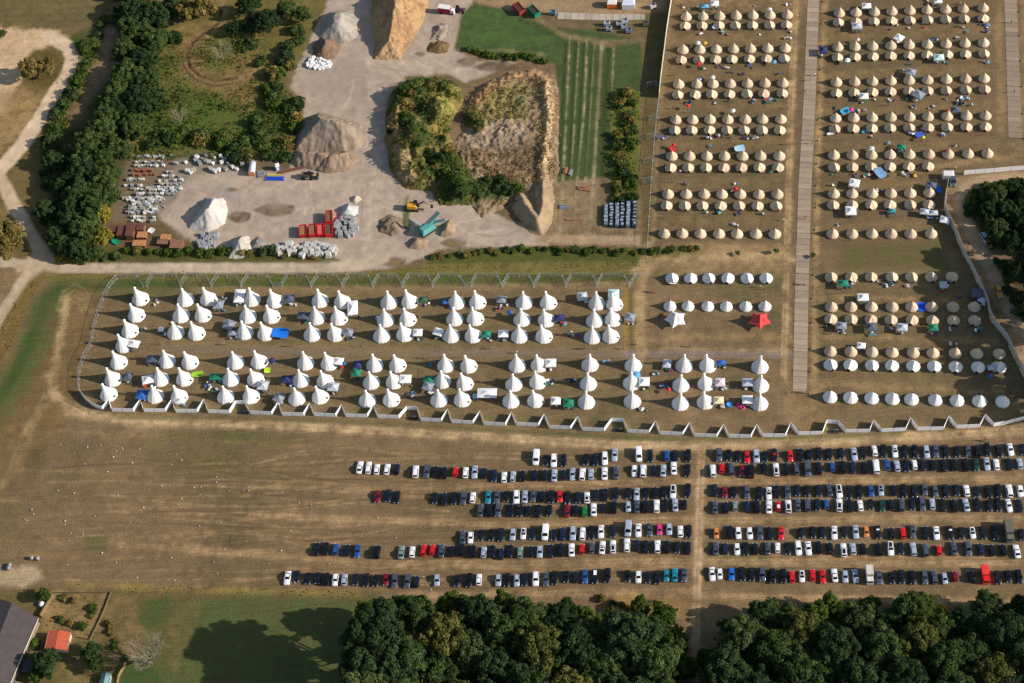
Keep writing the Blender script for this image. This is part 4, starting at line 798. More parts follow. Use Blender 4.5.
# right-hand clump on the bend and shade trees at its back
Rr = [(994, 196, 13), (1012, 190, 12), (1026, 200, 14), (988, 212, 12), (1006, 212, 13), (1022, 224, 14), (996, 230, 12), (1012, 242, 12), (1040, 186, 13), (1042, 215, 14), (1034, 240, 14), (1024, 262, 12), (1018, 276, 8), (1032, 282, 11), (1045, 262, 14), (1040, 302, 12), (1052, 290, 15), (1050, 325, 14), (1062, 240, 15)]
for i, (x, y, r) in enumerate(Rr):
    tree(x, y, r * 1.15, (G1, G2)[i % 2] if y < 250 else G2, 'dense green tree, %s from left in the clump inside the dirt road bend' % ordinal(sorted(Rr).index((x, y, r)) + 1), 'trees in the bend', .7 if y < 250 else 1.3)
for i, (x, y, r, hk) in enumerate([(1056, 236, 19, 2.7), (1058, 262, 20, 2.7), (1060, 290, 20, 2.6), (1064, 316, 20, 2.5), (1078, 344, 20, 2.5), (1092, 370, 20, 2.5), (1064, 276, 18, 3), (1100, 395, 18, 2.4)]):
    tree(x, y, r, G2, 'tall tree behind the right edge shading the campsite corner', 'shade trees', hk)
# trees by the garden
for x, y, r, m_, lb in [(50, 662, 15, G2, 'leafy green tree behind the red roofed hut'), (95, 652, 11, G2, 'dark green tree between hut and greenhouse'), (46, 595, 8, G5, 'small green tree at the garden corner'), (20, 655, 7, G1, 'small tree against the dark barn'), (98, 664, 9, G1, 'green tree beside the greenhouse'), (38, 676, 8, G5, 'fresh green tree in front of the grey shed')]:
    tree(x, y, r, m_, lb, None, 1.0)
# young trees on the campsite
for i, (x, y, r) in enumerate([(738, 253, 2.6), (776, 251, 3.2), (813, 255, 2.4)]):
    tree(x, y, r, G5, 'small lone sapling, %s along the sandy way in the camp' % ordinal(i + 1), 'saplings in the camp', 1.3, BUSH, 'sapling')
# bare trees
def bare(x, y, hpx, label, seed, n=9):
    rng = random.Random(seed); s_ = scl(x, y); h = hpx / rise(x, y); m_ = MB(); c = MB()
    m_.tube((0, 0, 0), (0, 0, h * .3), h * .03, 7, 0, h * .022)
    def br(p, d, l, r, dep):
        e = p + d * l; c.tube(p, e, r, 4, 0, r * .6, cap=False)
        if dep < 5:
            for _ in range(3 if dep < 4 else 2):
                v = (d + Vector((rng.uniform(-1, 1), rng.uniform(-1, 1), rng.uniform(-.3, .8))) * .62).normalized(); br(p.lerp(e, rng.uniform(.55, 1)), v, l * rng.uniform(.6, .8), r * .58, dep + 1)
    for k in range(n): a = k * 2 * math.pi / n + rng.random() * .4; br(Vector((0, 0, h * rng.uniform(.18, .3))), Vector((math.cos(a) * .8, math.sin(a) * .8, rng.uniform(.5, 1.2))).normalized(), h * .34, h * .016, 1)
    t = empty('bare_tree', P(x, y), 0, label, 'tree'); m_.build('trunk', [DEADW], t); c.build('branches', [DEADW], t)
bare(152, 664, 17, 'leafless pale tree in the meadow right of the garden', 4, 15); bare(223, 60, 15, 'leafless grey tree inside the wheel track ring', 9, 8); bare(181, 124, 12, 'leafless grey tree on the scrub slope below the ring', 12, 7)
# hedges and shrub rows: every shrub is its own plant
def hedge(pts, n, r0, r1, mats_, where, group, jit=2.0):
    seg = [(Vector(b) - Vector(a)).length for a, b in zip(pts[:-1], pts[1:])]; tot = sum(seg); out = []
    for k in range(n):
        t = tot * (k + .5) / n
        for (a, b), l in zip(zip(pts[:-1], pts[1:]), seg):
            if t <= l: break
            t -= l
        p = Vector(a).lerp(Vector(b), min(1, t / l)); out.append((p.x + random.uniform(-jit, jit), p.y + random.uniform(-jit, jit)))
    for k, (x, y) in enumerate(out):
        bush(x, y, random.uniform(r0, r1), random.choice(mats_), 'leafy shrub, %s of %s' % (ordinal(k + 1), where), group)
hedge([(122, 249), (160, 252), (200, 252), (262, 251), (330, 256)], 20, 4, 6.8, [G5, G1, G6, G5], 'the row between yard and road, from left', 'shrubs between yard and road')
hedge([(430, 257), (470, 253), (520, 250), (580, 251), (646, 251), (702, 249)], 34, 2.8, 4.8, [G1, G5, G6, G5], 'the hedge above the wire fence, from left', 'shrubs of the hedge above the wire fence')
hedge([(622, 92), (627, 115), (623, 140), (624, 165), (623, 190), (624, 204)], 30, 4.4, 7.6, [G5, G6, G1, G5, G6, G2], 'the strip right of the crop field, from top', 'shrubs right of the crop field', 9)
hedge([(290, 46), (272, 84), (262, 118), (258, 152), (286, 150), (292, 120), (292, 100)], 20, 6, 9, [G1, G5, G2, G6], 'the thicket left of the grey heaps', 'shrubs left of the grey heaps', 7)
hedge([(300, 30), (290, 50), (276, 78), (262, 98)], 10, 5, 8, [G1, G5], 'the slope beside the upper heaps', 'shrubs beside the upper heaps', 5)
hedge([(150, 146), (180, 140), (210, 142), (240, 146), (258, 152)], 16, 6, 9.5, [G2, G1, G5, G6], 'the scrub above the stone pallets, from left', 'shrubs above the stone pallets', 9)
hedge([(110, 15), (100, 30), (88, 46), (85, 70), (70, 96), (56, 122), (46, 150)], 24, 4, 7, [G2, G1, G5, G1], 'the bank left of the brown track, from top', 'shrubs left of the brown track', 5)
hedge([(60, 118), (52, 150), (54, 190), (56, 240)], 16, 5, 8, [G2, G1, G1], 'the thicket west of the tree belt, from top', 'shrubs west of the tree belt', 8)
hedge([(972, 214), (974, 196), (990, 186), (1024, 184)], 13, 5, 8, [G5, G1, G2], 'the edge of the clump in the road bend', 'shrubs at the road bend', 4)
hedge([(1000, 262), (1012, 290), (1028, 320)], 8, 5, 8, [G2, G1], 'the shaded bank beside the dirt road', 'shrubs beside the dirt road', 5)
hedge([(250, 20), (246, 44), (262, 60)], 9, 4, 7, [G2, G1], 'the clump right of the wheel track', 'shrubs right of the wheel track', 7)
hedge([(60, 258), (76, 258), (100, 257), (118, 256)], 9, 4, 6, [G1, G5, G4], 'the row below the belt, from left', 'shrubs below the belt')
hedge([(466, 50), (490, 55), (520, 56), (548, 62)], 14, 3, 5, [G5], 'the bright green edge of the crop field, from left', 'shrubs edging the crop field', 2)
hedge([(600, 600), (625, 606), (650, 604), (676, 612)], 9, 3.4, 6, [G5, G1, G6], 'the rough strip before the wood, from left', 'shrubs before the southern wood', 3)
hedge([(10, 640), (26, 668), (34, 640), (30, 655)], 6, 4, 6, [G5, G1], 'the garden beside the barn', 'shrubs in the garden', 3)
# ground cover nobody could count
def cover_stuff(name, polys, dens, hmin, hmax, size, m_, seed, lab, cat='undergrowth', clump=True):
    rng = np.random.default_rng(seed); PV = []
    for pts in polys:
        W_ = [P(x, y) for x, y in pts]; xs = [v.x for v in W_]; ys = [v.y for v in W_]
        n = int((max(xs) - min(xs)) * (max(ys) - min(ys)) * dens); X_ = rng.uniform(min(xs), max(xs), n); Y_ = rng.uniform(min(ys), max(ys), n)
        wob = (fbm(X_ * .3, Y_ * .3) - .5) * 5
        k = (sdist(X_, Y_, [(v.x, v.y) for v in W_]) + wob > 0)
        if clump: k &= fbm(X_ * .25 + seed, Y_ * .25) > rng.uniform(.3, .62, n)
        X_, Y_ = X_[k], Y_[k]; zz = np.array([zat(a, b) for a, b in zip(X_, Y_)]) if HEAPZ else 0
        hh = hmin + (hmax - hmin) * np.clip((fbm(X_ * .35 + 3, Y_ * .35) - .3) * 2.2, 0, 1)
        PV.append(np.stack([X_, Y_, rng.uniform(.1, 1, len(X_)) ** .5 * hh + zz], 1))
    p = np.concatenate(PV); n = len(p); nn = rng.normal(size=(n, 3)) * .6 + np.array([0, 0, .8]); nn /= np.linalg.norm(nn, axis=1)[:, None]
    t = np.cross(nn, rng.normal(size=(n, 3))); t /= np.linalg.norm(t, axis=1)[:, None]; b = np.cross(nn, t); s_ = size * rng.uniform(.5, 1.3, n)[:, None]
    V = np.stack([p - t * s_ - b * s_ * .6, p + t * s_ - b * s_ * .6, p + t * s_ * .7 + b * s_ * .7, p - t * s_ * .7 + b * s_ * .7], 1).reshape(-1, 3)
    tone = np.clip(.7 + .6 * fbm(p[:, 0] * .4, p[:, 1] * .4), .6, 1.4) * rng.uniform(.75, 1.25, n); col = np.stack([tone * rng.uniform(.9, 1.2, n), tone, tone * .9], 1)
    return tag(link(name, np_mesh(name, V, np.arange(4 * n).reshape(n, 4), m_, np.repeat(col, 4, 0))), lab, cat, kind='stuff')
cover_stuff('understorey', [[(362, 640), (380, 620), (430, 618), (540, 620), (600, 640), (688, 640), (686, 760), (362, 760)], [(708, 640), (730, 628), (860, 622), (1060, 622), (1060, 760), (706, 760)]], 1.6, 2.5, 6, .5, G2, 13, 'dark understorey filling gaps between the trees of the southern wood', clump=False)
cover_stuff('undergrowth', [[(160, 96), (186, 84), (215, 104), (262, 106), (285, 92), (300, 104), (292, 152), (250, 158), (186, 160), (130, 158), (140, 128)], [(62, 96), (100, 30), (104, 50), (80, 92), (62, 130), (44, 132)], [(56, 120), (70, 100), (74, 130), (60, 170), (58, 255), (50, 230), (54, 160)], [(160, 20), (176, 60), (170, 96), (158, 96), (160, 50)], [(232, 14), (262, 12), (266, 60), (244, 66), (232, 40)], [(613, 94), (640, 92), (637, 200), (612, 200)]], 3.0, .5, 2.6, .34, G5, 3, 'rough green undergrowth below the wild meadow')
cover_stuff('rough_grass', [[(164, 24), (184, 40), (182, 66), (200, 90), (240, 92), (262, 66), (268, 100), (240, 112), (180, 106), (160, 70)], [(196, 44), (214, 34), (240, 40), (252, 64), (226, 76), (198, 66)]], 2.6, .2, 1.3, .3, G5, 23, 'patchy yellow green rough grass of the wild meadow')
cover_stuff('dry_grass', [[(170, 30), (260, 20), (290, 60), (260, 110), (180, 90)], [(100, 590), (50, 594), (40, 640), (92, 638)], [(60, 276), (46, 276), (30, 300), (12, 350), (-10, 380), (0, 330), (30, 284)], [(110, 273.5), (345, 275), (430, 265), (640, 262), (640, 267), (430, 270), (345, 278), (110, 276.5)], [(24, 60), (40, 52), (64, 64), (60, 86), (28, 86)], [(80, 584), (360, 592), (360, 598), (80, 590)]], 1.6, .2, .7, .2, G6, 5, 'tufts of dry yellowish grass on the verges', 'grass')
# ------------------------------------------------------------------ heaps and mounds (real height fields)
POLE = mat('grey steel pole', (120, 122, 124), .4, .6)
def heap(name, foot, hgt, col, label, fn=None, paint=None, edge=4.0, rough=.5, col2=None, kind=None, cat='heap', step=.4, sharp=1.0, m_=None):
    """foot: survey outline of the foot; hgt metres; fn(X, Y, d, px, py) -> height"""
    W_ = [P(x, y) for x, y in foot]; pw = [(v.x, v.y) for v in W_]; xs = [a for a, _ in pw]; ys = [b for _, b in pw]
    gx = np.arange(min(xs) - 1, max(xs) + 1, step); gy = np.arange(min(ys) - 1, max(ys) + 1, step); X_, Y_ = np.meshgrid(gx, gy); sh_ = X_.shape; X_, Y_ = X_.ravel(), Y_.ravel()
    d = sdist(X_, Y_, pw) + (fbm(X_ * .4, Y_ * .4) - .5) * 1.6; px, py = to_px(X_, Y_)
    n1 = fbm(X_ * .22 + 5, Y_ * .22, 4) - .5; n2 = fbm(X_ * .9, Y_ * .9, 3) - .5
    z = (fn(X_, Y_, d, px, py) if fn else hgt * np.clip(d / edge, 0, 1) ** sharp) 
    z = np.where(d > 0, z * (1 + .35 * rough * n1) + rough * (n2 * 1.0) * np.clip(d, 0, 1), -.3); z = np.maximum(z, -.3)
    if kind: HEAPZ.append((gx, gy, z.reshape(sh_)))
    c = np.repeat(np.array(lin(col))[None], len(X_), 0); c2 = np.array(lin(col2 or tuple(v * .84 for v in col))); a = sst(-.12, .16, n1 * .8 + n2 * .6)[:, None] * .8
    c = c * (1 - a) + c2 * a
    for kd, cc, soft, w_, pts in (paint or []):
        sd = (sdist(px, py, pts) if kd == 'p' else w_ / 2 - seg_dist(px, py, pts)) + n1 * 9 + n2 * 5; al = sst(-soft, soft, sd)[:, None]; c = c * (1 - al) + np.array(lin(cc)) * al * (1 + n2 * .6)[:, None]
    V = np.stack([X_, Y_, z], 1); i = np.arange(len(X_)).reshape(sh_); Q_ = np.stack([i[:-1, :-1].ravel(), i[:-1, 1:].ravel(), i[1:, 1:].ravel(), i[1:, :-1].ravel()], 1)
    Q_ = Q_[(z[Q_] > -.29).any(1)]; u, inv = np.unique(Q_, return_inverse=True)
    o = link(name, np_mesh(name, V[u], inv.reshape(Q_.shape), m_ or GRAVEL, np.clip(c, .01, .9)[u], smooth=True))
    return tag(o, label, None if kind else cat, None, kind)
heap('sand_heap', [(373, 60), (374, 42), (370, 20), (374, -25), (434, -25), (424, 22), (410, 44), (400, 60)], 8, (168, 136, 98), 'large long orange sand heap with furrowed crest at the top of the yard', edge=10, rough=1.3, col2=(138, 106, 76), step=.3)
heap('gravel_heap', [(318, 38), (320, 22), (328, 12), (350, 10), (360, 20), (356, 38), (342, 44), (328, 42)], 4.5, (168, 158, 144), 'pale grey gravel heap at the upper left of the yard', edge=6)
heap('soil_heap', [(313, 58), (313, 44), (322, 36), (338, 40), (342, 50), (334, 58), (320, 62)], 4.2, (128, 106, 84), 'brown soil heap below the pale gravel heap', edge=5, rough=1.2)
heap('grit_heap', [(294, 152), (297, 132), (306, 118), (320, 112), (344, 118), (362, 124), (368, 134), (362, 148), (344, 154), (320, 152)], 13.5, (132, 118, 102), 'largest grey brown grit heap on the left side of the yard', edge=16, rough=.6, col2=(156, 138, 116))
heap('gravel_heap', [(288, 160), (296, 150), (312, 150), (330, 152), (352, 150), (358, 160), (350, 170), (330, 174), (310, 170), (296, 168)], 6.0, (152, 130, 106), 'tan gravel heap with two tops in front of the largest heap', edge=7, rough=1.2)
heap('chalk_heap', [(189, 228), (193, 218), (202, 208), (206, 198), (224, 198), (228, 210), (225, 224), (208, 232)], 6.5, (190, 184, 174), 'whitish stone heap beside the stone pallets', edge=7, rough=1.0, col2=(190, 182, 170))
heap('chalk_heap', [(228, 258), (231, 244), (240, 236), (250, 236), (253, 250), (246, 258)], 5.5, (186, 178, 164), 'whitish pointed heap near the road at the yard edge', edge=5, rough=1)
heap('gravel_heap', [(250, 252), (250, 242), (258, 236), (266, 242), (264, 250)], 1.8, (140, 134, 124), 'small grey gravel heap behind the whitish pointed heap', edge=3)
heap('gravel_heap', [(339, 218), (340, 208), (348, 202), (358, 206), (359, 214), (350, 219)], 3.8, (190, 188, 184), 'light grey round heap above the broken slabs', edge=4.5)
heap('gravel_heap', [(350, 203), (352, 195), (360, 194), (362, 200), (356, 204)], 2, (198, 186, 166), 'tiny cream heap above the light grey round heap', edge=2.5)
heap('soil_heap', [(377, 233), (380, 220), (390, 214), (402, 218), (403, 232), (392, 236)], 1.6, (140, 122, 100), 'low brown spoil heap left of the teal crusher', edge=3, rough=1.2)
heap('soil_heap', [(408, 248), (410, 238), (418, 236), (428, 240), (426, 248), (416, 250)], 2.4, (150, 130, 106), 'small brown heap below the teal crusher', edge=3)
heap('soil_heap', [(438, 236), (442, 224), (450, 220), (456, 226), (454, 236), (446, 238)], 3, (160, 136, 110), 'small tan heap at the end of the crusher conveyor', edge=3.5)
heap('soil_heap', [(427, 52), (430, 42), (440, 40), (450, 44), (448, 52), (438, 54)], 1.6, (118, 98, 66), 'small dark heap beside the puddle at the top', edge=3)
heap('rubble_heap', [(428, 40), (434, 26), (446, 22), (450, 34), (440, 42)], .9, (166, 152, 130), 'low loose rubble below the white truck', edge=2, rough=1.6)
TURFM = attr_mat('mound soil', scale=.6, var=.25, bump=.6, fine=4)
def m1(X_, Y_, d, px, py):
    n = fbm(X_ * .12, Y_ * .12) ; return np.clip(d / 4.5, 0, 1) * (2.6 + 9 * (n - .42)) 
heap('mound', [(385, 138), (386, 108), (393, 90), (408, 80), (440, 80), (462, 88), (464, 102), (455, 116), (449, 128), (454, 146), (470, 164), (480, 190), (470, 206), (440, 206), (430, 192), (405, 190), (390, 170)], 7, (124, 106, 60), 'overgrown left mound', m1, [('p', (150, 118, 78), 4, 0, [(390, 118), (404, 112), (410, 132), (398, 146), (388, 138)]), ('p', (70, 80, 42), 4, 0, [(396, 92), (414, 80), (430, 100), (428, 150), (412, 160), (420, 120)]), ('p', (128, 120, 62), 4, 0, [(432, 88), (458, 90), (456, 112), (446, 120), (438, 104)]), ('p', (62, 76, 38), 5, 0, [(430, 160), (450, 150), (474, 176), (470, 204), (440, 204)]), ('p', (150, 124, 92), 4, 0, [(392, 150), (410, 160), (416, 184), (398, 184)])], rough=1.4, col2=(82, 86, 44), kind='structure', m_=TURFM)
def m2(X_, Y_, d, px, py):
    rim = np.exp(-(seg_dist(px, py, [(470, 100), (490, 86), (510, 76), (532, 72), (546, 84), (549, 120), (545, 160), (541, 190)]) / 5.5) ** 2) * 1.1
    return np.clip(d / 4.0, 0, 1) * (.9 + rim + 2.5 * (fbm(X_ * .15, Y_ * .15) - .5))
heap('mound', [(462, 132), (462, 110), (470, 98), (482, 84), (508, 72), (532, 68), (556, 76), (560, 116), (558, 182), (540, 205), (525, 200), (505, 208), (482, 218), (470, 205), (455, 184), (450, 160), (455, 140)], 6, (150, 126, 98), 'sandy right mound with raised rim', m2, [('p', (132, 122, 78), 5, 0, [(484, 92), (528, 82), (532, 118), (500, 130), (470, 122)]), ('s', (196, 168, 124), 3, 7, [(545, 84), (549, 120), (546, 160), (540, 196)]), ('s', (166, 132, 92), 3, 8, [(472, 108), (490, 90), (512, 78), (532, 74), (544, 84)]), ('p', (150, 130, 106), 4, 0, [(466, 134), (500, 122), (530, 126), (524, 144), (500, 156), (470, 150)]), ('p', (64, 78, 40), 4, 0, [(466, 184), (490, 182), (528, 184), (526, 198), (490, 200), (470, 206), (458, 190)]), ('p', (84, 90, 48), 3, 0, [(460, 108), (478, 108), (484, 124), (470, 132), (460, 126)]), ('s', (150, 132, 108), 1.2, 5, [(464, 82), (468, 92), (464, 106), (456, 116), (456, 126), (464, 134), (480, 138)])], rough=1.3, col2=(128, 110, 82), kind='structure', m_=TURFM)
heap('berm', [(513, 196), (520, 188), (530, 196), (534, 182), (540, 176), (552, 180), (555, 200), (552, 224), (543, 236), (530, 234), (520, 222), (512, 208)], 6, (160, 136, 106), 'hook shaped sandy berm at the corner of the yard', lambda X_, Y_, d, px, py: np.clip(d / 4, 0, 1) * 3.6 * np.exp(-(np.maximum(0, seg_dist(px, py, [(546, 182), (547, 210), (540, 228), (528, 218), (518, 202)]) - 2) / 6.5) ** 2), rough=.25, kind='structure', m_=GRAVEL)
hedge([(412, 90), (400, 110), (398, 130), (415, 95), (430, 82), (448, 86)], 12, 4, 7, [G6, G1, G5, G6], 'the left mound top', 'shrubs on the left mound', 7)
hedge([(446, 160), (452, 175), (462, 188), (478, 186), (500, 184), (520, 186)], 16, 4, 7.5, [G1, G2, G5], 'the hollow between the mounds', 'shrubs between the mounds', 6)
hedge([(410, 140), (424, 150), (440, 142), (432, 165), (447, 140)], 11, 4, 6.5, [G2, G1, G6], 'the shaded lower slope of the left mound', 'shrubs on the lower left mound', 6)
hedge([(466, 112), (474, 118), (482, 128)], 5, 4, 6, [G6, G1], 'the tip beside the hairpin track', 'shrubs beside the hairpin')
cover_stuff('scrub', [[(386, 112), (393, 92), (408, 82), (440, 82), (462, 90), (462, 104), (448, 124), (454, 148), (474, 168), (476, 200), (440, 202), (430, 190), (405, 186), (390, 168)]], 5, .3, 1.6, .3, G5, 8, 'green and olive scrub growing over the left mound')
cover_stuff('scrub', [[(466, 104), (484, 90), (530, 78), (552, 84), (554, 180), (534, 180), (536, 120), (500, 120), (480, 128)], [(458, 150), (530, 150), (540, 186), (520, 204), (470, 204)]], 4, .2, .9, .26, G6, 9, 'dry olive scrub over the sandy right mound')
cover_stuff('dead_reeds', [[(470, 104), (490, 84), (530, 70), (556, 78), (560, 120), (557, 180), (545, 196), (538, 180), (542, 110), (536, 86), (505, 88), (480, 106)], [(470, 150), (520, 140), (540, 160), (530, 190), (490, 180)]], 7, .3, 1.1, .17, leaf_mat('dead straw', (142, 116, 94), (158, 132, 108), .6), 11, 'pale brown dead growth on the rim of the right mound')
hedge([(58, 600), (90, 602), (84, 625), (52, 625), (60, 612)], 9, 3, 5.5, [G6, G5, G6], 'the dry garden plot', 'shrubs in the dry garden plot', 7)
hedge([(30, 640), (22, 665)], 4, 4, 6, [G5, G1], 'the strip beside the barn wall', 'shrubs beside the barn wall', 3)
hedge([(104, 620), (112, 650), (128, 655)], 5, 2.5, 4.5, [G6, G5], 'the rough grass right of the garden', 'shrubs right of the garden', 6)
# stones: white rubble and broken slabs
STONE = mat('pale stone', (190, 186, 176), .9, var=.2, scale=2); STONEW = mat('white stone', (236, 234, 228), .9, var=.08); RUST = mat('rusty steel', (124, 78, 60), .9, var=.2); STONEG = mat('grey stone', (150, 150, 148), .9, var=.2)
def stones(name, pts, n, a, b, m_, lab, seed):
    r = random.Random(seed); mb = MB(); k = 0
    xs = [p[0] for p in pts]; ys = [p[1] for p in pts]
    while k < n:
        x, y = r.uniform(min(xs), max(xs)), r.uniform(min(ys), max(ys))
        if not inside(np.array([x]), np.array([y]), pts)[0]: continue
        q = P(x, y); s_ = r.uniform(a, b); mb.box((q.x, q.y, s_ * .3 + r.random() * .3), (s_, s_ * r.uniform(.6, 1), s_ * .7), r.random() * 3, 0, .8); k += 1
    return tag(mb.build(name, [m_]), lab, 'stones', kind='stuff')
stones('rubble', [(307, 62), (312, 58), (330, 60), (332, 66), (324, 70), (308, 68)], 110, .5, 1.3, STONEW, 'heap of loose white stones in the upper yard', 1)
stones('rubble', [(336, 222), (342, 216), (356, 218), (358, 232), (348, 238), (336, 236)], 60, .8, 2.2, STONEG, 'broken grey slabs right of the red skips', 2)
stones('rubble', [(272, 248), (300, 242), (330, 246), (342, 250), (330, 257), (276, 256)], 90, .8, 2.4, STONE, 'broken pale slabs below the red skips', 3)
stones('rubble', [(197, 246), (204, 234), (218, 234), (214, 246), (200, 250)], 60, .7, 1.7, STONEG, 'grey boulders beside the whitish pointed heap', 4)
stones('litter', [(60, 440), (340, 470), (440, 590), (80, 580), (20, 520)], 90, .14, .32, STONEW, 'scattered white litter on the dry car park field', 5)
# stone pallets in the storage corner
def pallet_mesh(m_):
    mb = MB(); mb.box((0, 0, .08), (1.25, 1.0, .16), 0, 1); mb.box((0, 0, .62), (1.15, .92, .9), 0, 0, .93); return mb.mesh('stone_pallet', [m_, mat('pallet wood', (130, 104, 70))])
PAL = [pallet_mesh(mat('stacked stone %d' % i, c, .9, var=.15, scale=4)) for i, c in enumerate([(196, 196, 190), (150, 152, 150), (216, 214, 206), (132, 136, 132), (176, 168, 150)])]
PALR = pallet_mesh(mat('red clay blocks', (150, 94, 76), .9, var=.2))
pr = random.Random(11); rowsP = [(157.5, 139, 166, 0), (162.5, 137, 165, 0), (171, 133, 158, 1), (175, 134, 158, 1), (180, 128, 144, 0), (181.5, 160, 184, 0), (186, 126, 145, 0), (184.5, 162, 180, 0), (190, 132, 182, 0), (194.5, 138, 176, 0), (198.5, 124, 168, 0), (202.5, 133, 165, 0), (207.5, 130, 164, 0), (213, 127, 160, 0), (218, 132, 156, 0), (221.5, 133, 155, 0), (177, 164, 182, 0), (173.5, 168, 178, 0), (166.5, 136, 164, 0), (192.3, 164, 178, 0), (205, 134, 150, 0), (210.2, 130, 162, 0), (188.2, 150, 181, 0), (200.6, 128, 166, 0)]
k = 0
for y, xa, xb, rd in rowsP:
    x = xa
    while x < xb:
        if pr.random() < .9:
            q = P(x, y + pr.uniform(-.6, .6)); me = PALR if rd else pr.choice(PAL)
            o = link('stone_pallet', me); o.location = q; o.rotation_euler.z = pr.uniform(-.3, .3); sc_ = pr.uniform(.7, 1.05); o.scale = (sc_ * .95, sc_, sc_ * pr.uniform(.7, 1.1))
            tag(o, ('reddish clay block pallet in the storage rows left of the yard' if rd else 'grey stone pallet standing in the storage rows left of the yard'), 'pallet', 'red block pallets' if rd else 'stone pallets in rows')
        x += pr.uniform(2.6, 3.5)
for x, y in [(188, 172), (191, 173), (194, 171), (186, 163), (197, 158), (200, 164), (196, 161), (203, 160), (206, 162), (209, 163), (213, 164), (211, 170), (215, 172), (222, 163), (225, 160), (228, 164), (219, 171), (226, 170), (233, 168), (237, 170), (240, 160), (206, 156), (214, 158), (172, 156), (176, 164), (163, 158), (221, 157), (243, 165)]:
    o = link('stone_block', pr.choice(PAL)); o.location = P(x, y); o.rotation_euler.z = pr.random() * 3; s_ = pr.uniform(.9, 1.5); o.scale = (s_, s_, s_ * .8); tag(o, 'pale stone block lying along the scrub at the top of the yard', 'stone block', 'stone blocks under the scrub')
# ------------------------------------------------------------------ buildings, sheds
def quad_house(name, corners, hgt, ridge, roofm, wallm, lab, cat='building', over=.3):
    """corners: ground survey points (4, in order); ridge runs from mid(0,3) to mid(1,2)"""
    c = [P(x, y) for x, y in corners]; t = empty(name, (c[0] + c[1] + c[2] + c[3]) / 4, 0, lab, cat); o = t.location
    c = [v - o for v in c]; up = Vector((0, 0, hgt)); wl, rf = MB(), MB()
    wl.add([*c, *[v + up for v in c]], [(0, 1, 5, 4), (1, 2, 6, 5), (2, 3, 7, 6), (3, 0, 4, 7)])
    m0, m1_ = (c[0] + c[3]) / 2, (c[1] + c[2]) / 2; r0, r1 = m0 + Vector((0, 0, hgt + ridge)), m1_ + Vector((0, 0, hgt + ridge))
    wl.add([c[0] + up, c[3] + up, r0 * 1, c[1] + up, c[2] + up, r1 * 1], [(0, 1, 2), (3, 4, 5)])
    e = [v * (1 + over / max(v.length, 1)) + Vector((0, 0, hgt - .12)) for v in c]; a = (r1 - r0).normalized() * over; q0, q1 = r0 - a + Vector((0, 0, .05)), r1 + a + Vector((0, 0, .05))
    th = Vector((0, 0, .18))
    for s4 in ((e[0], e[1], q1, q0), (e[2], e[3], q0, q1)):
        v = [*s4, *[k_ - th for k_ in s4]]; rf.add(v, [(0, 1, 2, 3), (7, 6, 5, 4), (0, 4, 5, 1), (1, 5, 6, 2), (2, 6, 7, 3), (3, 7, 4, 0)])
    wl.build('wall', [wallm], t); rf.build('roof', [roofm], t); return t, c
WALLW = mat('pale render', (196, 186, 166), .9); ROOFD = mat('dark slate roof', (78, 70, 68), .8, var=.12, scale=.6); ROOFR = mat('red tiles', (186, 90, 62), .85, var=.16, scale=1.2)
barn, bc = quad_house('barn', [(-34, 680), (-6, 602), (40, 624), (12, 689)], 3.4, 2.2, ROOFD, mat('brown render', (130, 116, 98), .9), 'large dark roofed barn at the bottom left corner')
g = MB(); a, b = bc[2], bc[3]; g.tube(a + Vector((.4, 0, 3.3)), b + Vector((.4, 0, 3.3)), .16); g.build('lit_eave', [mat('pale gutter', (200, 190, 170))], barn)  # pale colour stands in for sunlight on the eave edge
hut, hc_ = quad_house('hut', [(47, 651.5), (50.5, 635), (72, 636), (68, 653)], 2.3, .4, ROOFR, WALLW, 'small hut with weathered red tile roof beside the barn')
g = MB(); m_ = (hc_[2] + hc_[3]) / 2; g.box((m_.x + .06, m_.y, 1.0), (.12, .9, 1.9), heading(70, 645, -4, 18) + math.pi / 2); g.build('door', [mat('grey door', (110, 104, 96))], hut)
quad_house('shed', [(22, 674), (26, 662), (38, 663), (35, 676)], 2.0, .3, ROOFD, mat('dark boards', (70, 60, 52)), 'small dark shed between barn and garden trees')
quad_house('shed', [(-6, 700), (-4, 678), (8, 680), (4, 704)], 2.4, .3, mat('grey felt roof', (120, 106, 96)), WALLW, 'little grey shed below the barn corner')
gh, _ = quad_house('greenhouse', [(98, 700), (104, 676), (112, 677), (108, 702)], 1.9, .5, mat('greenhouse glass', (120, 150, 146), .15, var=.05), mat('greenhouse side', (160, 180, 174), .2), 'glass greenhouse at the bottom of the garden')
t = empty('trailer', P(97, 652), heading(97, 652, 10, .5), 'small white trailer beside the garden trees', 'trailer'); b = MB(); b.box((0, 0, .75), (2.4, 1.3, .5)); b.build('box', [WHT], t); b = MB(); b.box((0, 0, 1.02), (2.0, 1.0, .06)); b.build('cover', [mat('grey cover', (150, 140, 130))], t); b = MB(); [b.tube((.1, s_ * .62, .35), (.1, s_ * .74, .35), .33, 10) for s_ in (-1, 1)]; b.build('wheel', [TYRE], t)
t = empty('feed_bag', P(42, 605), .4, 'white sack lying beside the garden gate tree', 'sack'); b = MB(); b.rings([circ(.8, 0, 8), circ(1.0, .5, 8), circ(.8, 1.0, 8), circ(.2, 1.25, 8)], smooth=True); b.build('sack', [WHT], t)
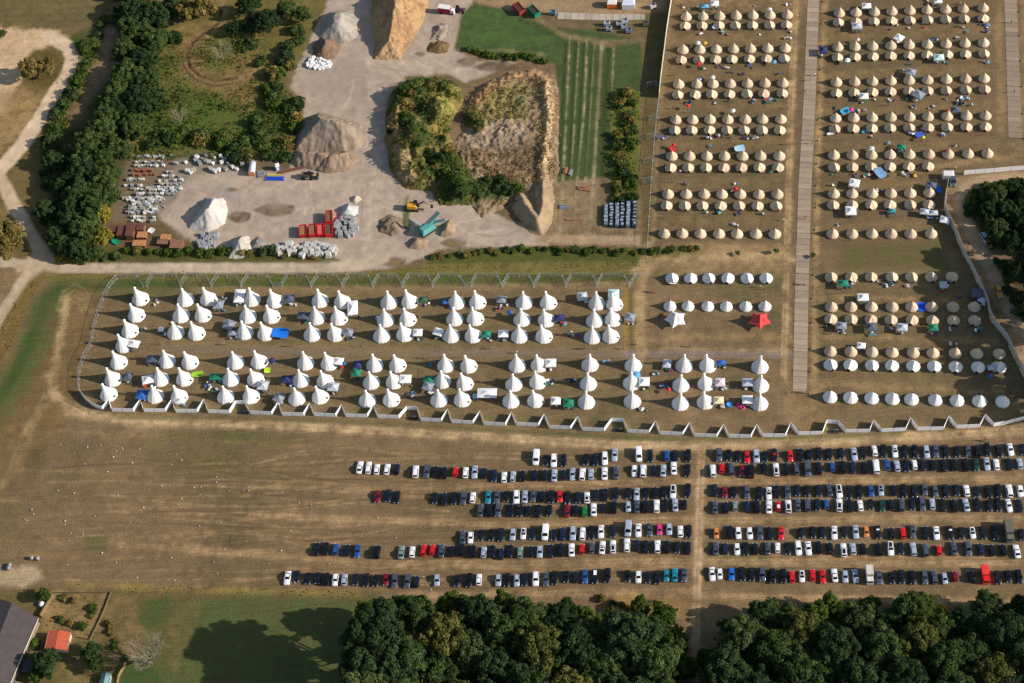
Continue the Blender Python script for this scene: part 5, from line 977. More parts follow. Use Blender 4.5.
for i, (x, y) in enumerate([(32, 559), (38, 559.3), (10, 566), (9, 569)]):
    b = MB(); q = P(x, y); b.rings([[(q.x + .6 * math.cos(a_ / 10 * 6.283), q.y - .5, .6 + .6 * math.sin(a_ / 10 * 6.283)) for a_ in range(10)], [(q.x + .6 * math.cos(a_ / 10 * 6.283), q.y + .5, .6 + .6 * math.sin(a_ / 10 * 6.283)) for a_ in range(10)]], smooth=True, cap_bot=True)
    tag(b.build('hay_bale', [mat('bale wrap', (140, 142, 142), .5)]), 'pale wrapped bale near the left edge of the dry field, number %s from right' % ordinal(4 - i), 'bale', 'wrapped bales')
# garden walls 
def low_wall(name, pts, h, th, m_, lab, cat='wall', group=None):
    mb = MB()
    for (ax, ay), (bx, by) in zip(pts[:-1], pts[1:]):
        a, b = P(ax, ay), P(bx, by); d = b - a; mb.box(((a.x + b.x) / 2, (a.y + b.y) / 2, h / 2), (d.length, th, h), math.atan2(d.y, d.x))
    return tag(mb.build(name, [m_]), lab, cat, group)
GW = mat('mossy wall', (128, 108, 78), .95)
low_wall('garden_wall', [(41, 617), (53, 596)], 1.3, .4, GW, 'short mossy wall from the barn to the garden corner'); low_wall('garden_wall', [(53, 593), (111, 592.5), (106, 606), (100, 620), (90, 640), (76, 637)], .5, .16, mat('weathered fence boards', (112, 96, 70), .95), 'thin wall round the dry garden plot')
low_wall('garden_wall', [(126, 664), (119, 676), (115, 700)], 1.0, .3, mat('tan wall', (150, 124, 84)), 'tan wall right of the greenhouse'); low_wall('garden_wall', [(14, 683), (32, 688), (60, 690)], 1.4, .35, mat('grey wall', (140, 134, 120)), 'grey wall along the bottom of the garden')
# sheds and container row in the yard corner
def shed(x, y, wp, dp, h, rz, m_, lab):
    s_ = scl(x, y); q = P(x, y + rise(x, y) * h); t = empty('storage_shed', q, heading(x, y, 10, rz), lab, 'shed', 'rusty sheds beside the stone pallets'); w_, d_ = wp / s_, dp / s_ / .8
    b = MB(); b.box((0, 0, h / 2), (w_ * .94, d_ * .94, h)); b.build('wall', [mat('rusty wall', (120, 80, 60), .9)], t)
    r = MB(); r.box((0, 0, h + .07), (w_, d_, .12))
    for k_ in range(int(w_ / .6)): r.box((-w_ / 2 + .3 + k_ * .6, 0, h + .16), (.1, d_, .06))
    r.build('roof', [m_], t)
RB = mat('red brown sheet roof', (110, 70, 60), .8, var=.14); RO = mat('orange sheet roof', (184, 132, 84), .8, var=.2); RT = mat('tan brown sheet roof', (146, 104, 82), .8, var=.14)
for a in [(132, 229, 8.5, 14, 2.6, 0, RB, 'tall red brown roofed shed in the middle of the shed row'), (141.8, 226.5, 8, 7, 2.2, 0, RB, 'square red brown shed right of the tall one'), (142.8, 234.7, 10, 6, 1.4, 0, RO, 'low orange roofed shed below the square one'), (122.4, 230.5, 8, 10, 2.0, 0, RB, 'red brown shed left of the tall one'),
          (113.5, 229, 8, 6, 1.6, .3, RB, 'leftmost small red brown shed by the trees'), (140, 243, 13, 6, 1.4, 0, RO, 'orange roofed shed in front of the row'), (166.5, 237, 10, 5.5, 1.6, .6, RO, 'orange shed in the right half of the row'), (164, 241.5, 12, 5.5, 1.3, .6, RT, 'tan shed just below the right orange one'), (177.5, 244, 13, 8.5, 1.8, .5, RT, 'rightmost wide tan brown shed near the shrubs')]: shed(*a)
def tarp(x, y, wp, hp, col, lab, h=1.6, rot=0, cat='tarp', name='tarp'):
    """stretched sheet on two poles"""
    s_ = scl(x, y); q = P(x, y + rise(x, y) * h * .8); t = empty(name, q, heading(x, y, 10, 0) + rot, lab, cat); w_, d_ = wp / s_ / 2, hp / s_ / .8 / 2
    m_ = mat('fabric %d %d %d' % col, col, .75, var=.05); V = []; n = 6
    for i in range(n + 1):
        for j in range(n + 1):
            u, v = i / n * 2 - 1, j / n * 2 - 1; V.append((u * w_ * (1 - .12 * v * v), v * d_ * (1 - .12 * u * u), h * (.9 + .12 * u * v - .14 * (1 - u * u) * (1 - v * v) + .1 * v)))
    f = [(i * (n + 1) + j, (i + 1) * (n + 1) + j, (i + 1) * (n + 1) + j + 1, i * (n + 1) + j + 1) for i in range(n) for j in range(n)]
    b = MB(); b.add(V, f, 0, True); b.build('sheet', [m_], t)
    p = MB(); 
    for k_ in (0, n, n * (n + 1), (n + 1) ** 2 - 1): p.tube((V[k_][0], V[k_][1], 0), V[k_], .035, 5)
    p.build('pole', [POLE], t); return t

tarp(116, 241.5, 9, 4.5, (20, 150, 110), 'green tarpaulin by the trees left of the sheds', .6, -.6); tarp(151.6, 230.4, 7, 5, (226, 222, 214), 'white board lying right of the sheds', .5, -.5)
# ------------------------------------------------------------------ machines and containers
SKIPR = mat('red skip paint', (200, 34, 32), .5, var=.08); SKIPG = mat('green skip paint', (30, 130, 96), .5); SKIPB = mat('rust red skip paint', (150, 60, 44), .7)
def skip(x, y, rz, w_, l_, h, m_, fill, lab, grp=None):
    t = empty('skip', P(x, y + rise(x, y) * h * .6), rz, lab, 'skip', grp); b = MB()
    o = [(-w_ / 2, -l_ / 2), (w_ / 2, -l_ / 2), (w_ / 2, l_ / 2), (-w_ / 2, l_ / 2)]; th = .16
    i_ = [(a - math.copysign(th, a), c - math.copysign(th, c)) for a, c in o]
    b.rings([[(a * .92, c * .92, .15) for a, c in o], [(a, c, h) for a, c in o], [(a, c, h) for a, c in i_], [(a * .95, c * .95, .5) for a, c in i_]], cap_top=True, cap_bot=True)
    for k_ in range(5): yy = -l_ / 2 + l_ * (k_ + .5) / 5; [b.box((sx * (w_ / 2 - .01), yy, h * .55), (.1, .12, h * .8)) for sx in (-1, 1)]
    b.build('tub', [m_], t); f = MB(); f.box((0, 0, .5 + (h - .8) / 2), (w_ - .4, l_ - .4, h - .75), 0, 0, .95); f.build('load', [mat('skip load %d' % fill[0], fill, .95, var=.3, scale=3)], t)
hd = heading(313, 231, 0, -10) - math.pi / 2
for i, (x, y, w_, l_, f_) in enumerate([(303.5, 231, 2.5, 4.6, (150, 110, 70)), (313, 230.5, 2.5, 4.8, (132, 100, 76)), (321, 230.3, 2.3, 4.6, (214, 90, 90)), (329.2, 230.2, 2.5, 4.9, (96, 74, 56)), (329.6, 217.5, 2.3, 5.0, (110, 90, 66))]):
    skip(x, y, hd, w_, l_, 1.9 if i < 4 else 2.3, SKIPR, f_, ['leftmost red skip in the yard, orange soil inside', 'second red skip from left, brown soil inside', 'third red skip with pale red floor', 'fourth red skip with dark load, below the single one', 'upper red skip standing behind the fourth'][i], 'red skips')
skip(519, 8.5, heading(519, 8, 8, 9) - math.pi / 2, 2.5, 5.2, 2.2, SKIPB, (88, 50, 40), 'rusty open container at the top beside the green one'); skip(534, 11, heading(534, 11, 8, 8) - math.pi / 2, 2.5, 5.2, 2.2, SKIPG, (60, 50, 46), 'green open container at the top by the concrete slab')
# excavator
YEL_ = mat('machine yellow', (214, 158, 50), .5); DKM = mat('dark machine', (52, 50, 50), .7); TEAL = mat('crusher teal', (86, 156, 150), .6); TRACK = mat('track plates', (60, 56, 52), .8)
t = empty('excavator', P(413, 209), heading(413, 208, 10, .3), 'yellow excavator reaching over to the teal crusher', 'excavator'); h_ = 3.0
b = MB(); b.box((-.2, 0, 1.9), (3.2, 2.6, 1.3), 0, 0, .92); b.build('body', [YEL_], t); b = MB(); b.box((1.0, .7, 2.6), (1.4, 1.1, 1.5), 0, 0, .85); b.build('cab', [GLASS], t); b = MB(); b.box((-1.5, 0, 1.9), (.8, 2.6, 1.1), 0, 0, .9); b.build('counterweight', [DKM], t)
for s_ in (-1, 1): b = MB(); b.box((0, s_ * 1.1, .5), (4.2, .6, .9), 0, 0, .86, 1); b.build('track', [TRACK], t)
b = MB(); b.tube((1.2, -.3, 2.2), (4.0, -.3, 4.3), .3, 6, 0, .26); b.build('boom', [DKM], t); b = MB(); b.tube((4.0, -.3, 4.3), (6.3, -.3, 2.8), .24, 6, 0, .18); b.build('stick', [mat('stick grey', (110, 98, 84))], t); b = MB(); b.box((6.6, -.3, 2.2), (.9, 1.1, 1.0), 0, 0, .7); b.build('bucket', [DKM], t)
# crusher with conveyors
t = empty('crusher', P(430, 229), 0, 'teal mobile crusher with long slanting conveyors', 'crusher'); o = t.location
def cv(a, za, b_, zb, w_, nm, m_):
    A = P(*a) - o; B = P(*b_) - o; A.z = za; B.z = zb; d = (B - A); L_ = d.length; sd = Vector((d.y, -d.x, 0)).normalized() * w_ / 2; u = Vector((0, 0, .5))
    mb = MB(); mb.add([A - sd, A + sd, B + sd, B - sd, A - sd + u, A + sd + u, B + sd + u, B - sd + u], [(3, 2, 1, 0), (4, 5, 6, 7), (0, 1, 5, 4), (1, 2, 6, 5), (2, 3, 7, 6), (3, 0, 4, 7)]); 
    for f_ in (.25, .7): q = A.lerp(B, f_); mb.tube(q, (q.x, q.y, 0), .1, 5)
    mb.build(nm, [m_], t)
    be = MB(); c_ = .7; be.add([A - sd * c_ + u * 1.06, A + sd * c_ + u * 1.06, B + sd * c_ + u * 1.06, B - sd * c_ + u * 1.06], [(0, 1, 2, 3)]); be.build('belt', [mat('conveyor belt', (120, 130, 124), .9)], t)
cv((419, 235), 1.0, (440, 222), 4.6, 1.7, 'conveyor', TEAL); cv((425, 231), 1.4, (411.5, 226), 3.6, .9, 'conveyor', mat('pale conveyor', (150, 166, 156))); cv((431, 227), 1.8, (446, 226), 3.0, 1.0, 'conveyor', TEAL)
b = MB(); q = P(428, 232) - o; b.box((q.x, q.y, 1.9), (5.4, 2.3, 2.4), heading(428, 228, 20, -13), 0, .85); b.build('hopper', [TEAL], t); b = MB(); b.box((q.x, q.y, .4), (5.0, 2.6, .8), heading(428, 228, 20, -13)); b.build('track', [TRACK], t)
# digger bucket loader
t = empty('wheel_loader', P(309, 177.5), heading(309, 177, 10, 0), 'dark muddy wheel loader parked beside the steel beams', 'wheel loader'); b = MB(); b.box((-1.2, 0, 1.4), (2.6, 2.0, 1.3), 0, 0, .8); b.build('body', [mat('muddy metal', (84, 72, 54))], t); b = MB(); b.box((.3, 0, 2.1), (1.2, 1.3, 1.2), 0, 0, .85); b.build('cab', [GLASS], t)
b = MB(); b.tube((.8, 0, 1.4), (2.6, 0, 1.0), .25); b.build('arm', [mat('tan metal', (170, 138, 84))], t); b = MB(); b.box((3.0, 0, .8), (.9, 2.4, 1.0), 0, 0, .7, 1); b.build('bucket', [DKM], t)
for sx in (-1.6, 1.0):
    for sy in (-1, 1): b = MB(); b.tube((sx, sy * .9, .7), (sx, sy * 1.35, .7), .7, 14); b.build('wheel', [TYRE], t)
# tank, toilet, steel beams
t = empty('storage_tank', P(252.8, 170.5), heading(252, 168, 1.2, -10) - math.pi / 2, 'white topped tank with orange end by the shrubs', 'tank'); b = MB(); pr_ = [(1.15 * math.cos(a), 1.15 * max(-.9, math.sin(a)) + 1.3) for a in [i * math.pi / 8 for i in range(16)]]
b.rings([[(a, -2.4, c) for a, c in pr_], [(a, 2.4, c) for a, c in pr_]], smooth=True, cap_bot=True); b.build('shell', [mat('tank grey white', (206, 210, 214), .4)], t); b = MB(); b.box((0, -2.5, 1.1), (2.1, .16, 1.9)); b.build('end_panel', [mat('tank orange', (222, 136, 82))], t)
t = empty('portable_toilet', P(277.8, 169.2), .2, 'blue and white portable toilet under the shrubs', 'toilet'); b = MB(); b.box((0, 0, 1.1), (1.5, 1.5, 2.2), 0, 0, .95); b.build('cabin', [mat('toilet blue', (60, 120, 206))], t); b = MB(); b.box((0, 0, 2.3), (1.5, 1.6, .3), 0, 0, .7); b.build('roof', [WHT], t); b = MB(); b.box((0, -.77, 1.05), (.8, .05, 1.8)); b.build('door', [WHT], t)
def beams(x, y, L_, n, m_, lab, dx=10, dy=0, name='beam_stack'):
    mb = MB(); q = P(x, y); a = heading(x, y, dx, dy)
    for k_ in range(n): o_ = (k_ - n / 2) * .42; mb.box((q.x - math.sin(a) * o_, q.y + math.cos(a) * o_, .25 + .12 * (k_ % 2)), (L_ * (1 - .06 * (k_ % 3)), .3, .35), a + .015 * (k_ % 3 - 1))
    tag(mb.build(name, [m_]), lab, 'beams')
beams(274, 175.6, 4.8, 3, mat('beam yellow', (206, 186, 96)), 'yellow steel beams on top of the blue ones'); beams(275, 178.6, 6.5, 4, mat('beam blue', (30, 82, 190)), 'blue steel beams lying at the yard edge'); beams(291, 170, 9, 3, RUST, 'rusty steel bars lying below the largest heap', 10, -2.4); beams(262, 174, 3, 6, STONEG, 'grey slabs stacked right of the tank', 2, 10)
WOOD = mat('raw timber', (160, 118, 84), .9); beams(584, 187, 4.5, 3, WOOD, 'timber planks crossed on the dirt below the field', 10, 0); beams(585, 189.3, 4.2, 3, WOOD, 'lower timber planks on the dirt below the field', 10, 1.4); beams(574.5, 219.8, 5.4, 2, WOOD, 'long timber plank near the field path', 10, .1); beams(565, 171, 3, 3, mat('brick stack', (176, 116, 84)), 'orange brown planks left of the wheel ruts', 2, -10); beams(570, 173, 2.6, 3, STONEG, 'grey planks beside the orange ones', 3, -10); beams(564, 207, 3, 4, mat('bluish pipes', (120, 136, 152)), 'bluish pipes lying by the berm', 10, 0)
# wrapped bundles in six long rows
WR = mat('grey wrapped goods', (104, 114, 126), .5, var=.3, scale=1.2); WD = mat('dark netting', (44, 54, 68), .7, var=.3, scale=1.2)
for i, (x, ya, yb) in enumerate([(606, 205, 224.5), (611.6, 203, 226), (617.2, 203, 225.5), (622.8, 202.5, 226.5), (628.6, 201.5, 226.2), (634.8, 201, 226.5)]):
    a, b_ = P(x, ya + 1.5), P(x + (-.8 if i > 2 else 0), yb + 2); d = b_ - a; t = empty('wrapped_bundle', (a + b_) / 2, math.atan2(d.y, d.x), 'long grey wrapped bundle, %s from left beside the shrub strip' % ordinal(i + 1), 'bundle', 'long wrapped bundles'); L_ = d.length; r_ = random.Random(i)
    b = MB(); b.box((0, 0, .6), (L_, 1.35, 1.2), 0, 0, .985, .9); b.build('stack', [(WR, WD)[i % 2 if i else 0]], t)
    c = MB(); k_ = -L_ / 2 + .8
    while k_ < L_ / 2 - .6: c.box((k_, r_.uniform(-.2, .2), 1.25), (r_.uniform(.4, .9), r_.uniform(.6, 1.2), .12), r_.uniform(-.1, .1)); k_ += r_.uniform(1.0, 1.8)
    c.build('foil_patch', [mat('silver foil', (150, 160, 172), .5)], t)
# things along the top edge
def boxcab(x, y, L_, W_, h, m1_, m2_, lab, name, cat, ang=(10, 0), roofy=.3):
    t = empty(name, P(x, y + rise(x, y) * h * .5), heading(x, y, *ang), lab, cat); b = MB(); b.box((0, 0, h / 2), (L_, W_, h)); b.build('wall', [m1_], t); b = MB(); b.box((0, 0, h + roofy / 2), (L_ * 1.03, W_ * 1.04, roofy), 0, 0, .8, .3 if roofy > .4 else .97); b.build('roof', [m2_], t); return t
ORG = mat('orange cover', (238, 120, 50), .7)
t = boxcab(612, 3.5, 3.4, 3.2, 2.2, ORG, WHT, 'orange and white tent at the top edge', 'service_tent', 'tent', roofy=.8); boxcab(628.5, 4, 4.6, 3.8, 2.4, WHT, mat('blue white sheet', (206, 214, 226), .6), 'large white tent right of the orange one', 'service_tent', 'tent', roofy=.9)
for i, (x, y, c_) in enumerate([(607, 24, (190, 200, 206)), (609, 29, (160, 172, 180)), (619, 24, (150, 156, 160)), (625, 21.5, (176, 184, 186)), (624, 27, (156, 164, 170)), (629, 31, (130, 136, 160)), (646, 24, (96, 84, 80)), (653, 6.5, (200, 196, 190)), (553, 13, (90, 130, 150))]):
    t = empty('generator', P(x, y + 1.5), random.uniform(-.3, .3), '%s technical unit on wheels, %s from left near the concrete slab' % (('pale grey', 'grey')[i % 2], ordinal(i + 1)), 'generator', 'technical units near the slab'); m_ = mat('unit grey %d' % i, c_, .5)
    b = MB(); b.box((0, 0, 1.1), (2.2, 1.5, 1.3), 0, 0, .94); b.build('housing', [m_], t); b = MB(); b.box((.4, 0, 1.85), (.8, .9, .25)); b.tube((-.6, .3, 1.7), (-.6, .3, 2.3), .12); b.build('exhaust', [DKM], t); b = MB(); [b.tube((.2, s_ * .7, .35), (.2, s_ * .85, .35), .35, 10) for s_ in (-1, 1)]; b.build('wheel', [TYRE], t)
# truck top centre
t = empty('delivery_truck', P(447.5, 12.5), heading(447, 10, 10, 1.3), 'white box truck with red sides at the top of the yard', 'truck'); b = MB(); b.box((-1, 0, 1.7), (4.6, 2.2, 1.9), 0, 0, .97); b.build('box_body', [mat('truck wine red', (150, 34, 60))], t)
b = MB(); b.box((-1, 0, 2.72), (4.5, 2.2, .12)); b.build('roof', [WHT], t); b = MB(); b.box((2.1, 0, 1.2), (1.6, 2.1, 1.6), 0, 0, .8, .9); b.build('cab', [WHT], t); b = MB(); b.add([(2.85, -.8, 1.3), (2.85, .8, 1.3), (2.62, .72, 2.0), (2.62, -.72, 2.0)], [(0, 1, 2, 3)]); b.build('windscreen', [GLASS], t)
for sx in (-2.2, 1.9):
    for sy in (-1, 1): b = MB(); b.tube((sx, sy * .85, .45), (sx, sy * 1.12, .45), .45, 12); b.build('wheel', [TYRE], t)
t = empty('tractor', P(460, 11.5), heading(460, 10, 10, 1), 'dark purple tractor in front of the white box truck', 'tractor'); b = MB(); b.box((.6, 0, 1.1), (2.0, .9, .9), 0, 0, .9); b.build('bonnet', [mat('tractor plum', (96, 60, 84))], t); b = MB(); b.box((-.8, 0, 1.7), (1.3, 1.4, 1.6), 0, 0, .85); b.build('cab', [GLASS], t)
for sx, r_ in ((-.9, .85), (1.3, .55)):
    for sy in (-1, 1): b = MB(); b.tube((sx, sy * .65, r_), (sx, sy * 1.05, r_), r_, 14); b.build('wheel', [TYRE], t)
# cars on the right road
def lone(x, y, dx, dy, kind, col, lab, nm='car'):
    t = empty('parked_car', P(x, y + 1.2), heading(x, y, dx, dy) - math.pi / 2, lab, nm, None, 1.02); km = CARS[kind]; link('body', km['body'], t, {0: col}); link('windscreen', km['wsm'], t); link('rear_window', km['rwm'], t)
lone(998.5, 291.5, -4, -10, 'estate', mat('amber paint', (214, 150, 40), .4, coat=.8), 'amber yellow car on the shaded dirt road right of the fence'); lone(984.8, 238.5, -6, -10, 'suv', PAINT['s'], 'silver blue car parked under the trees in the bend'); lone(988, 243.5, -5, -10, 'small', mat('olive yellow paint', (120, 96, 40), .5), 'olive car directly below the silver blue one in the bend')
lone(952.5, 180.5, -1, -10, 'van', PAINT['g'], 'grey van parked beside the small white trailer', 'van'); boxcab(947.6, 175.5, 3.6, 2.2, 2.2, mat('cream trailer', (214, 206, 190)), WHT, 'small cream site trailer at the corner of the right fence', 'site_trailer', 'trailer', roofy=.15)
# ------------------------------------------------------------------ fences
HW = mat('white hoarding sheet', (250, 250, 248), .6, var=.03, scale=1); HP = mat('fence steel', (168, 172, 174), .4, .5); HB = mat('hoarding back', (120, 116, 108), .9)
def hoarding(name, runs, h, lab, sheet_m=HW, group=None, post=True):
    """opaque panels along a zigzag line, every panel a part"""
    a0 = P(*runs[0]); t = empty(name, a0, 0, lab, 'fence', group); th = .05
    for (ax, ay), (bx, by) in zip(runs[:-1], runs[1:]):
        a, b = P(ax, ay) - a0, P(bx, by) - a0; d = b - a; n_ = max(1, round(d.length / 3.6)); 
        mb = MB(); an = math.atan2(d.y, d.x)
        for k_ in range(n_):
            p0, p1 = a.lerp(b, k_ / n_), a.lerp(b, (k_ + 1) / n_); c = (p0 + p1) / 2; mb.box((c.x, c.y, h / 2 + .08), ((p1 - p0).length - .02, th, h - .1), an); 
            if post: mb.tube((p0.x, p0.y, 0), (p0.x, p0.y, h + .1), .05, 5, 1)
        mb.build('panel', [sheet_m, POLE], t)
    return t
HZ = [(80, 392.2), (86, 400.2), (94, 406.7), (103, 410.2), (110, 402.7), (112.5, 411.7), (134, 412.2), (141.3, 402.7), (144.5, 412.2), (166, 412.2), (172.8, 402.7), (176, 412.7), (198, 412.7), (205, 402.2), (208.5, 413.2), (230, 413.7), (236, 404.2), (245, 404.2), (250.5, 414.2), (272, 415.2), (279, 405.7), (282.5, 415.7), (304, 416.2), (310.5, 406.2), (314.5, 416.2), (336, 417.2), (342.5, 407.7), (346, 417.2), (367.5, 417.7), (374, 408.2), (378, 418.2), (399, 418.7), (407, 409.7), (417.5, 410.2), (421, 421.2), (441.5, 422.2), (448, 412.2), (452, 423.2), (473, 424.2), (480.5, 414.2), (484, 425.2), (505.5, 426.2), (512, 415.2), (516.5, 425.7), (538.5, 426.7), (544.5, 417.2), (549.5, 428.7)]
HZ2 = [(549.5, 428.7), (570.5, 429.7), (578, 419.7), (582.5, 430.7), (604, 431.7), (611.5, 421.7), (623.5, 422.2), (627.5, 432.7), (649, 433.7), (655.5, 424.2), (660, 434.7), (682.5, 435.7), (689.5, 425.7), (694, 436.7), (716.5, 437.7), (723.5, 427.7), (728.5, 437.7), (750.5, 438.2), (756.5, 427.7), (762.5, 437.2), (785, 437.2), (790.5, 425.7), (798, 435.2), (822, 434.7), (826.5, 423.2), (838, 424.2), (845, 432.7), (869, 432.7), (873, 423.2), (881, 432.2), (905, 431.2), (910, 420.7), (917, 430.7), (943, 430.2), (948, 419.2), (956, 428.7), (979, 427.7), (984.5, 417.7), (993, 426.7), (1005, 424.7), (1024, 419.7), (1040, 415.2)]
hoarding('hoarding', HZ, 2.0, 'long white zigzag hoarding below the peaked tents, left half'); hoarding('hoarding', HZ2, 2.0, 'long white zigzag hoarding above the car park, right half')
GRN = mat('grey scrim', (150, 150, 140), .9); TANS = mat('pale tan scrim', (206, 198, 178), .9)
hoarding('screen_fence', [(671.5, -30), (671.5, 2), (669.5, 14), (666.5, 34), (663.5, 58), (660.5, 82), (659, 98)], 3.4, 'pale tall screen fence left of the beige tents at the top', TANS)
hoarding('screen_fence', [(1050, 168), (1024, 170), (1010, 171), (994, 172.5), (975, 174), (963.5, 175)], 2.2, 'white screen panels above the bend of the dirt road', HW)
hoarding('screen_fence', [(948, 181), (946.5, 190), (945, 198), (944.5, 210)], 3.0, 'short white screen panels running down from the cream site trailer', HW)
hoarding('screen_fence', [(944.5, 210.5), (947.5, 219), (951.5, 226), (957.5, 240), (962.5, 254), (969.5, 266), (975, 277), (980.5, 289), (987, 305), (988.5, 313), (993.5, 325), (1001, 333), (1006.5, 340), (1011, 350), (1024, 377), (1036, 400)], 3.0, 'curving pale grey screen fence between camp and dirt road', mat('pale grey screen', (190, 186, 172), .9))
def wire(name, runs, h, lab, group=None):
    a0 = P(*runs[0]); t = empty(name, a0, 0, lab, 'fence', group)
    for (ax, ay), (bx, by) in zip(runs[:-1], runs[1:]):
        a, b = P(ax, ay) - a0, P(bx, by) - a0; d = b - a; n_ = max(1, round(d.length / 3.5)); mb = MB()
        for k_ in range(n_):
            p0, p1 = a.lerp(b, k_ / n_), a.lerp(b, (k_ + 1) / n_)
            for z in (.12, h): mb.tube((p0.x, p0.y, z), (p1.x, p1.y, z), .045, 4, 0, cap=False)
            for j in range(1, 6): z = .12 + (h - .12) * j / 6; mb.tube((p0.x, p0.y, z), (p1.x, p1.y, z), .012, 3, 0, cap=False)
            for j in range(0, 14): q = p0.lerp(p1, j / 14); r_ = .05 if j == 0 else .01; mb.tube((q.x, q.y, 0), (q.x, q.y, h), r_, 3, 0, cap=False)
            f_ = p0; mb.box((f_.x, f_.y, .07), (.7, .24, .14), math.atan2(d.y, d.x) + 1.57, 1)
        mb.build('panel', [HP, mat('concrete foot', (170, 166, 158))], t)
    return t
vx = [(137, 152), (176, 187), (206, 218), (236, 248), (267, 287), (306, 318), (337, 349), (368, 379), (397, 409), (428, 439), (459, 476), (497, 509), (529, 540), (562, 571), (593, 602), (624, 636)]
run = [(117, 278.5)]
for a, b_ in vx:
    m_ = 0 if b_ - a < 13 else 1; yt = 276.5
    run += [(a, yt)] + ([((a + b_) / 2 - 1, yt + 10.5)] if not m_ else [(a + 6, yt + 10), (b_ - 5, yt + 10)]) + [(b_, yt)]
run += [(646, 276)]
wire('mesh_fence', run, 2.0, 'grey mesh fence with zigzag braces above the peaked tents')
wire('mesh_fence', [(117, 278.5), (109, 288), (103, 300), (98, 315), (94, 330), (91, 346), (84, 358), (79.5, 372), (79, 386), (80, 393)], 2.0, 'curved grey mesh fence at the left end of the camp')
wire('mesh_fence', [(659, 98), (656.5, 118), (654, 145), (651, 185), (648.5, 225), (647, 252)], 2.2, 'straight mesh fence left of the beige tents')
for i, (x, y) in enumerate([(648, 84), (650, 118), (648, 136), (645, 160), (644, 180)]): wire('brace_panel', [(x - 1, y + 2.5), (x + 8, y), (x + 8.5, y + 6)], 2.0, 'short mesh brace beside the straight fence, %s from top' % ordinal(i + 1), 'fence braces')
# gate grids lying at hoarding gaps
for i, (x, y) in enumerate([(243, 413), (412, 418.5), (617.5, 430.5), (833, 432)]):
    t = empty('gate', P(x, y), heading(x, y, 10, .2), 'dark grid gate set in a gap of the hoarding, %s from left' % ordinal(i + 1), 'gate', 'gates in the hoarding'); b = MB()
    for k_ in range(9): b.tube((-1.6 + k_ * .4, 0, .1), (-1.6 + k_ * .4, 0, 1.3), .05, 4)
    for z in (.1, .7, 1.3): b.tube((-1.6, 0, z), (1.6, 0, z), .06, 4)
    b.build('grid', [POLE], t); b = MB(); b.box((0, 0, .05), (3.2, 1.2, .1)); b.build('footplate', [DKM], t)
# ------------------------------------------------------------------ camp furniture
def gaz_meshes():
    c, l_ = MB(), MB(); o = [(-1, -1, 1.95), (1, -1, 1.95), (1, 1, 1.95), (-1, 1, 1.95)]
    def ring(f, z): return [(a * f, b * f, z) for a, b, _ in o]
    c.rings([ring(1.01, 1.72), ring(1.02, 1.97), ring(.6, 2.2), ring(.25, 2.52), ring(.02, 2.72)], cap_top=True)
    for a, b, z in o: l_.tube((a * .97, b * .97, 0), (a * .97, b * .97, 1.9), .035, 5)
    return c.mesh('canopy', [WHT]), l_.mesh('frame', [POLE])
GAZ = gaz_meshes()
COLN = {'w': ((240, 238, 232), 'white'), 'g': ((140, 144, 152), 'grey'), 'k': ((84, 92, 104), 'dark grey'), 'b': ((48, 100, 166), 'blue'), 'n': ((48, 52, 100), 'navy blue'), 'G': ((34, 124, 92), 'green'), 'D': ((56, 96, 60), 'dark green'), 'l': ((190, 220, 60), 'lime green'), 'B': ((24, 120, 220), 'bright blue'), 'c': ((104, 170, 206), 'light blue'),
        'r': ((214, 40, 48), 'red'), 'y': ((220, 176, 60), 'yellow'), 'p': ((232, 70, 150), 'pink'), 't': ((60, 140, 150), 'teal'), 'e': ((226, 216, 176), 'cream'), 'P': ((222, 202, 206), 'pale pink'), 'm': ((190, 216, 210), 'pale green'), 's': ((186, 190, 196), 'pale grey')}
def fab(k): c = COLN[k][0]; return mat('fabric %d %d %d' % c, c, .75, var=.05)
used = {}
def where(x, y):
    q = min(LABELLED, key=lambda q: (q[0] - x) ** 2 + ((q[1] - y) * 1.2) ** 2); return q[2]
def uniq(base, x, y):
    l = '%s %s' % (base, where(x, y)); used[l] = used.get(l, 0) + 1
    if used[l] > 1: l = '%s %s' % ('another ' + base if used[l] == 2 else 'further ' + base, where(x, y))
    return l
def gazebo(x, y, w_, h, k, rot=0):
    s_ = scl(x, y); hw, hd_ = w_ / s_ / 2, max(h - 1.2, 4) / s_ / .8 / 2; zt = 2.0; k_ = min(1, max(.75, hw / 1.5))
    t = empty('gazebo', P(x, y + rise(x, y) * 2.0 * k_), heading(x, y, 10, rot), uniq(COLN[k][1] + ' gazebo', x, y), 'gazebo', 'gazebos in the camp', (hw, hd_, k_)); link('canopy', GAZ[0], t, {0: fab(k)}); link('frame', GAZ[1], t)
def parasol_meshes():
    c, p = MB(), MB(); n = 10; c.rings([circ(1.0, 1.75, n, sc=.03), circ(.99, 1.9, n, sc=.03), circ(.5, 2.12, n), circ(.03, 2.28, n)], smooth=False); p.tube((0, 0, 0), (0, 0, 2.35), .03, 6); p.tube((0, 0, 0), (0, 0, .12), .28, 10); return c.mesh('shade', [WHT]), p.mesh('pole', [POLE])
PAR = parasol_meshes()
def parasol(x, y, w_, k):
    s_ = scl(x, y); r = w_ / s_ / 2; t = empty('parasol', P(x, y + rise(x, y) * 2.0), random.random(), uniq(COLN[k][1] + ' parasol', x, y), 'parasol', 'parasols in the camp', (r, r, 1)); link('shade', PAR[0], t, {0: fab(k)}); link('pole', PAR[1], t)
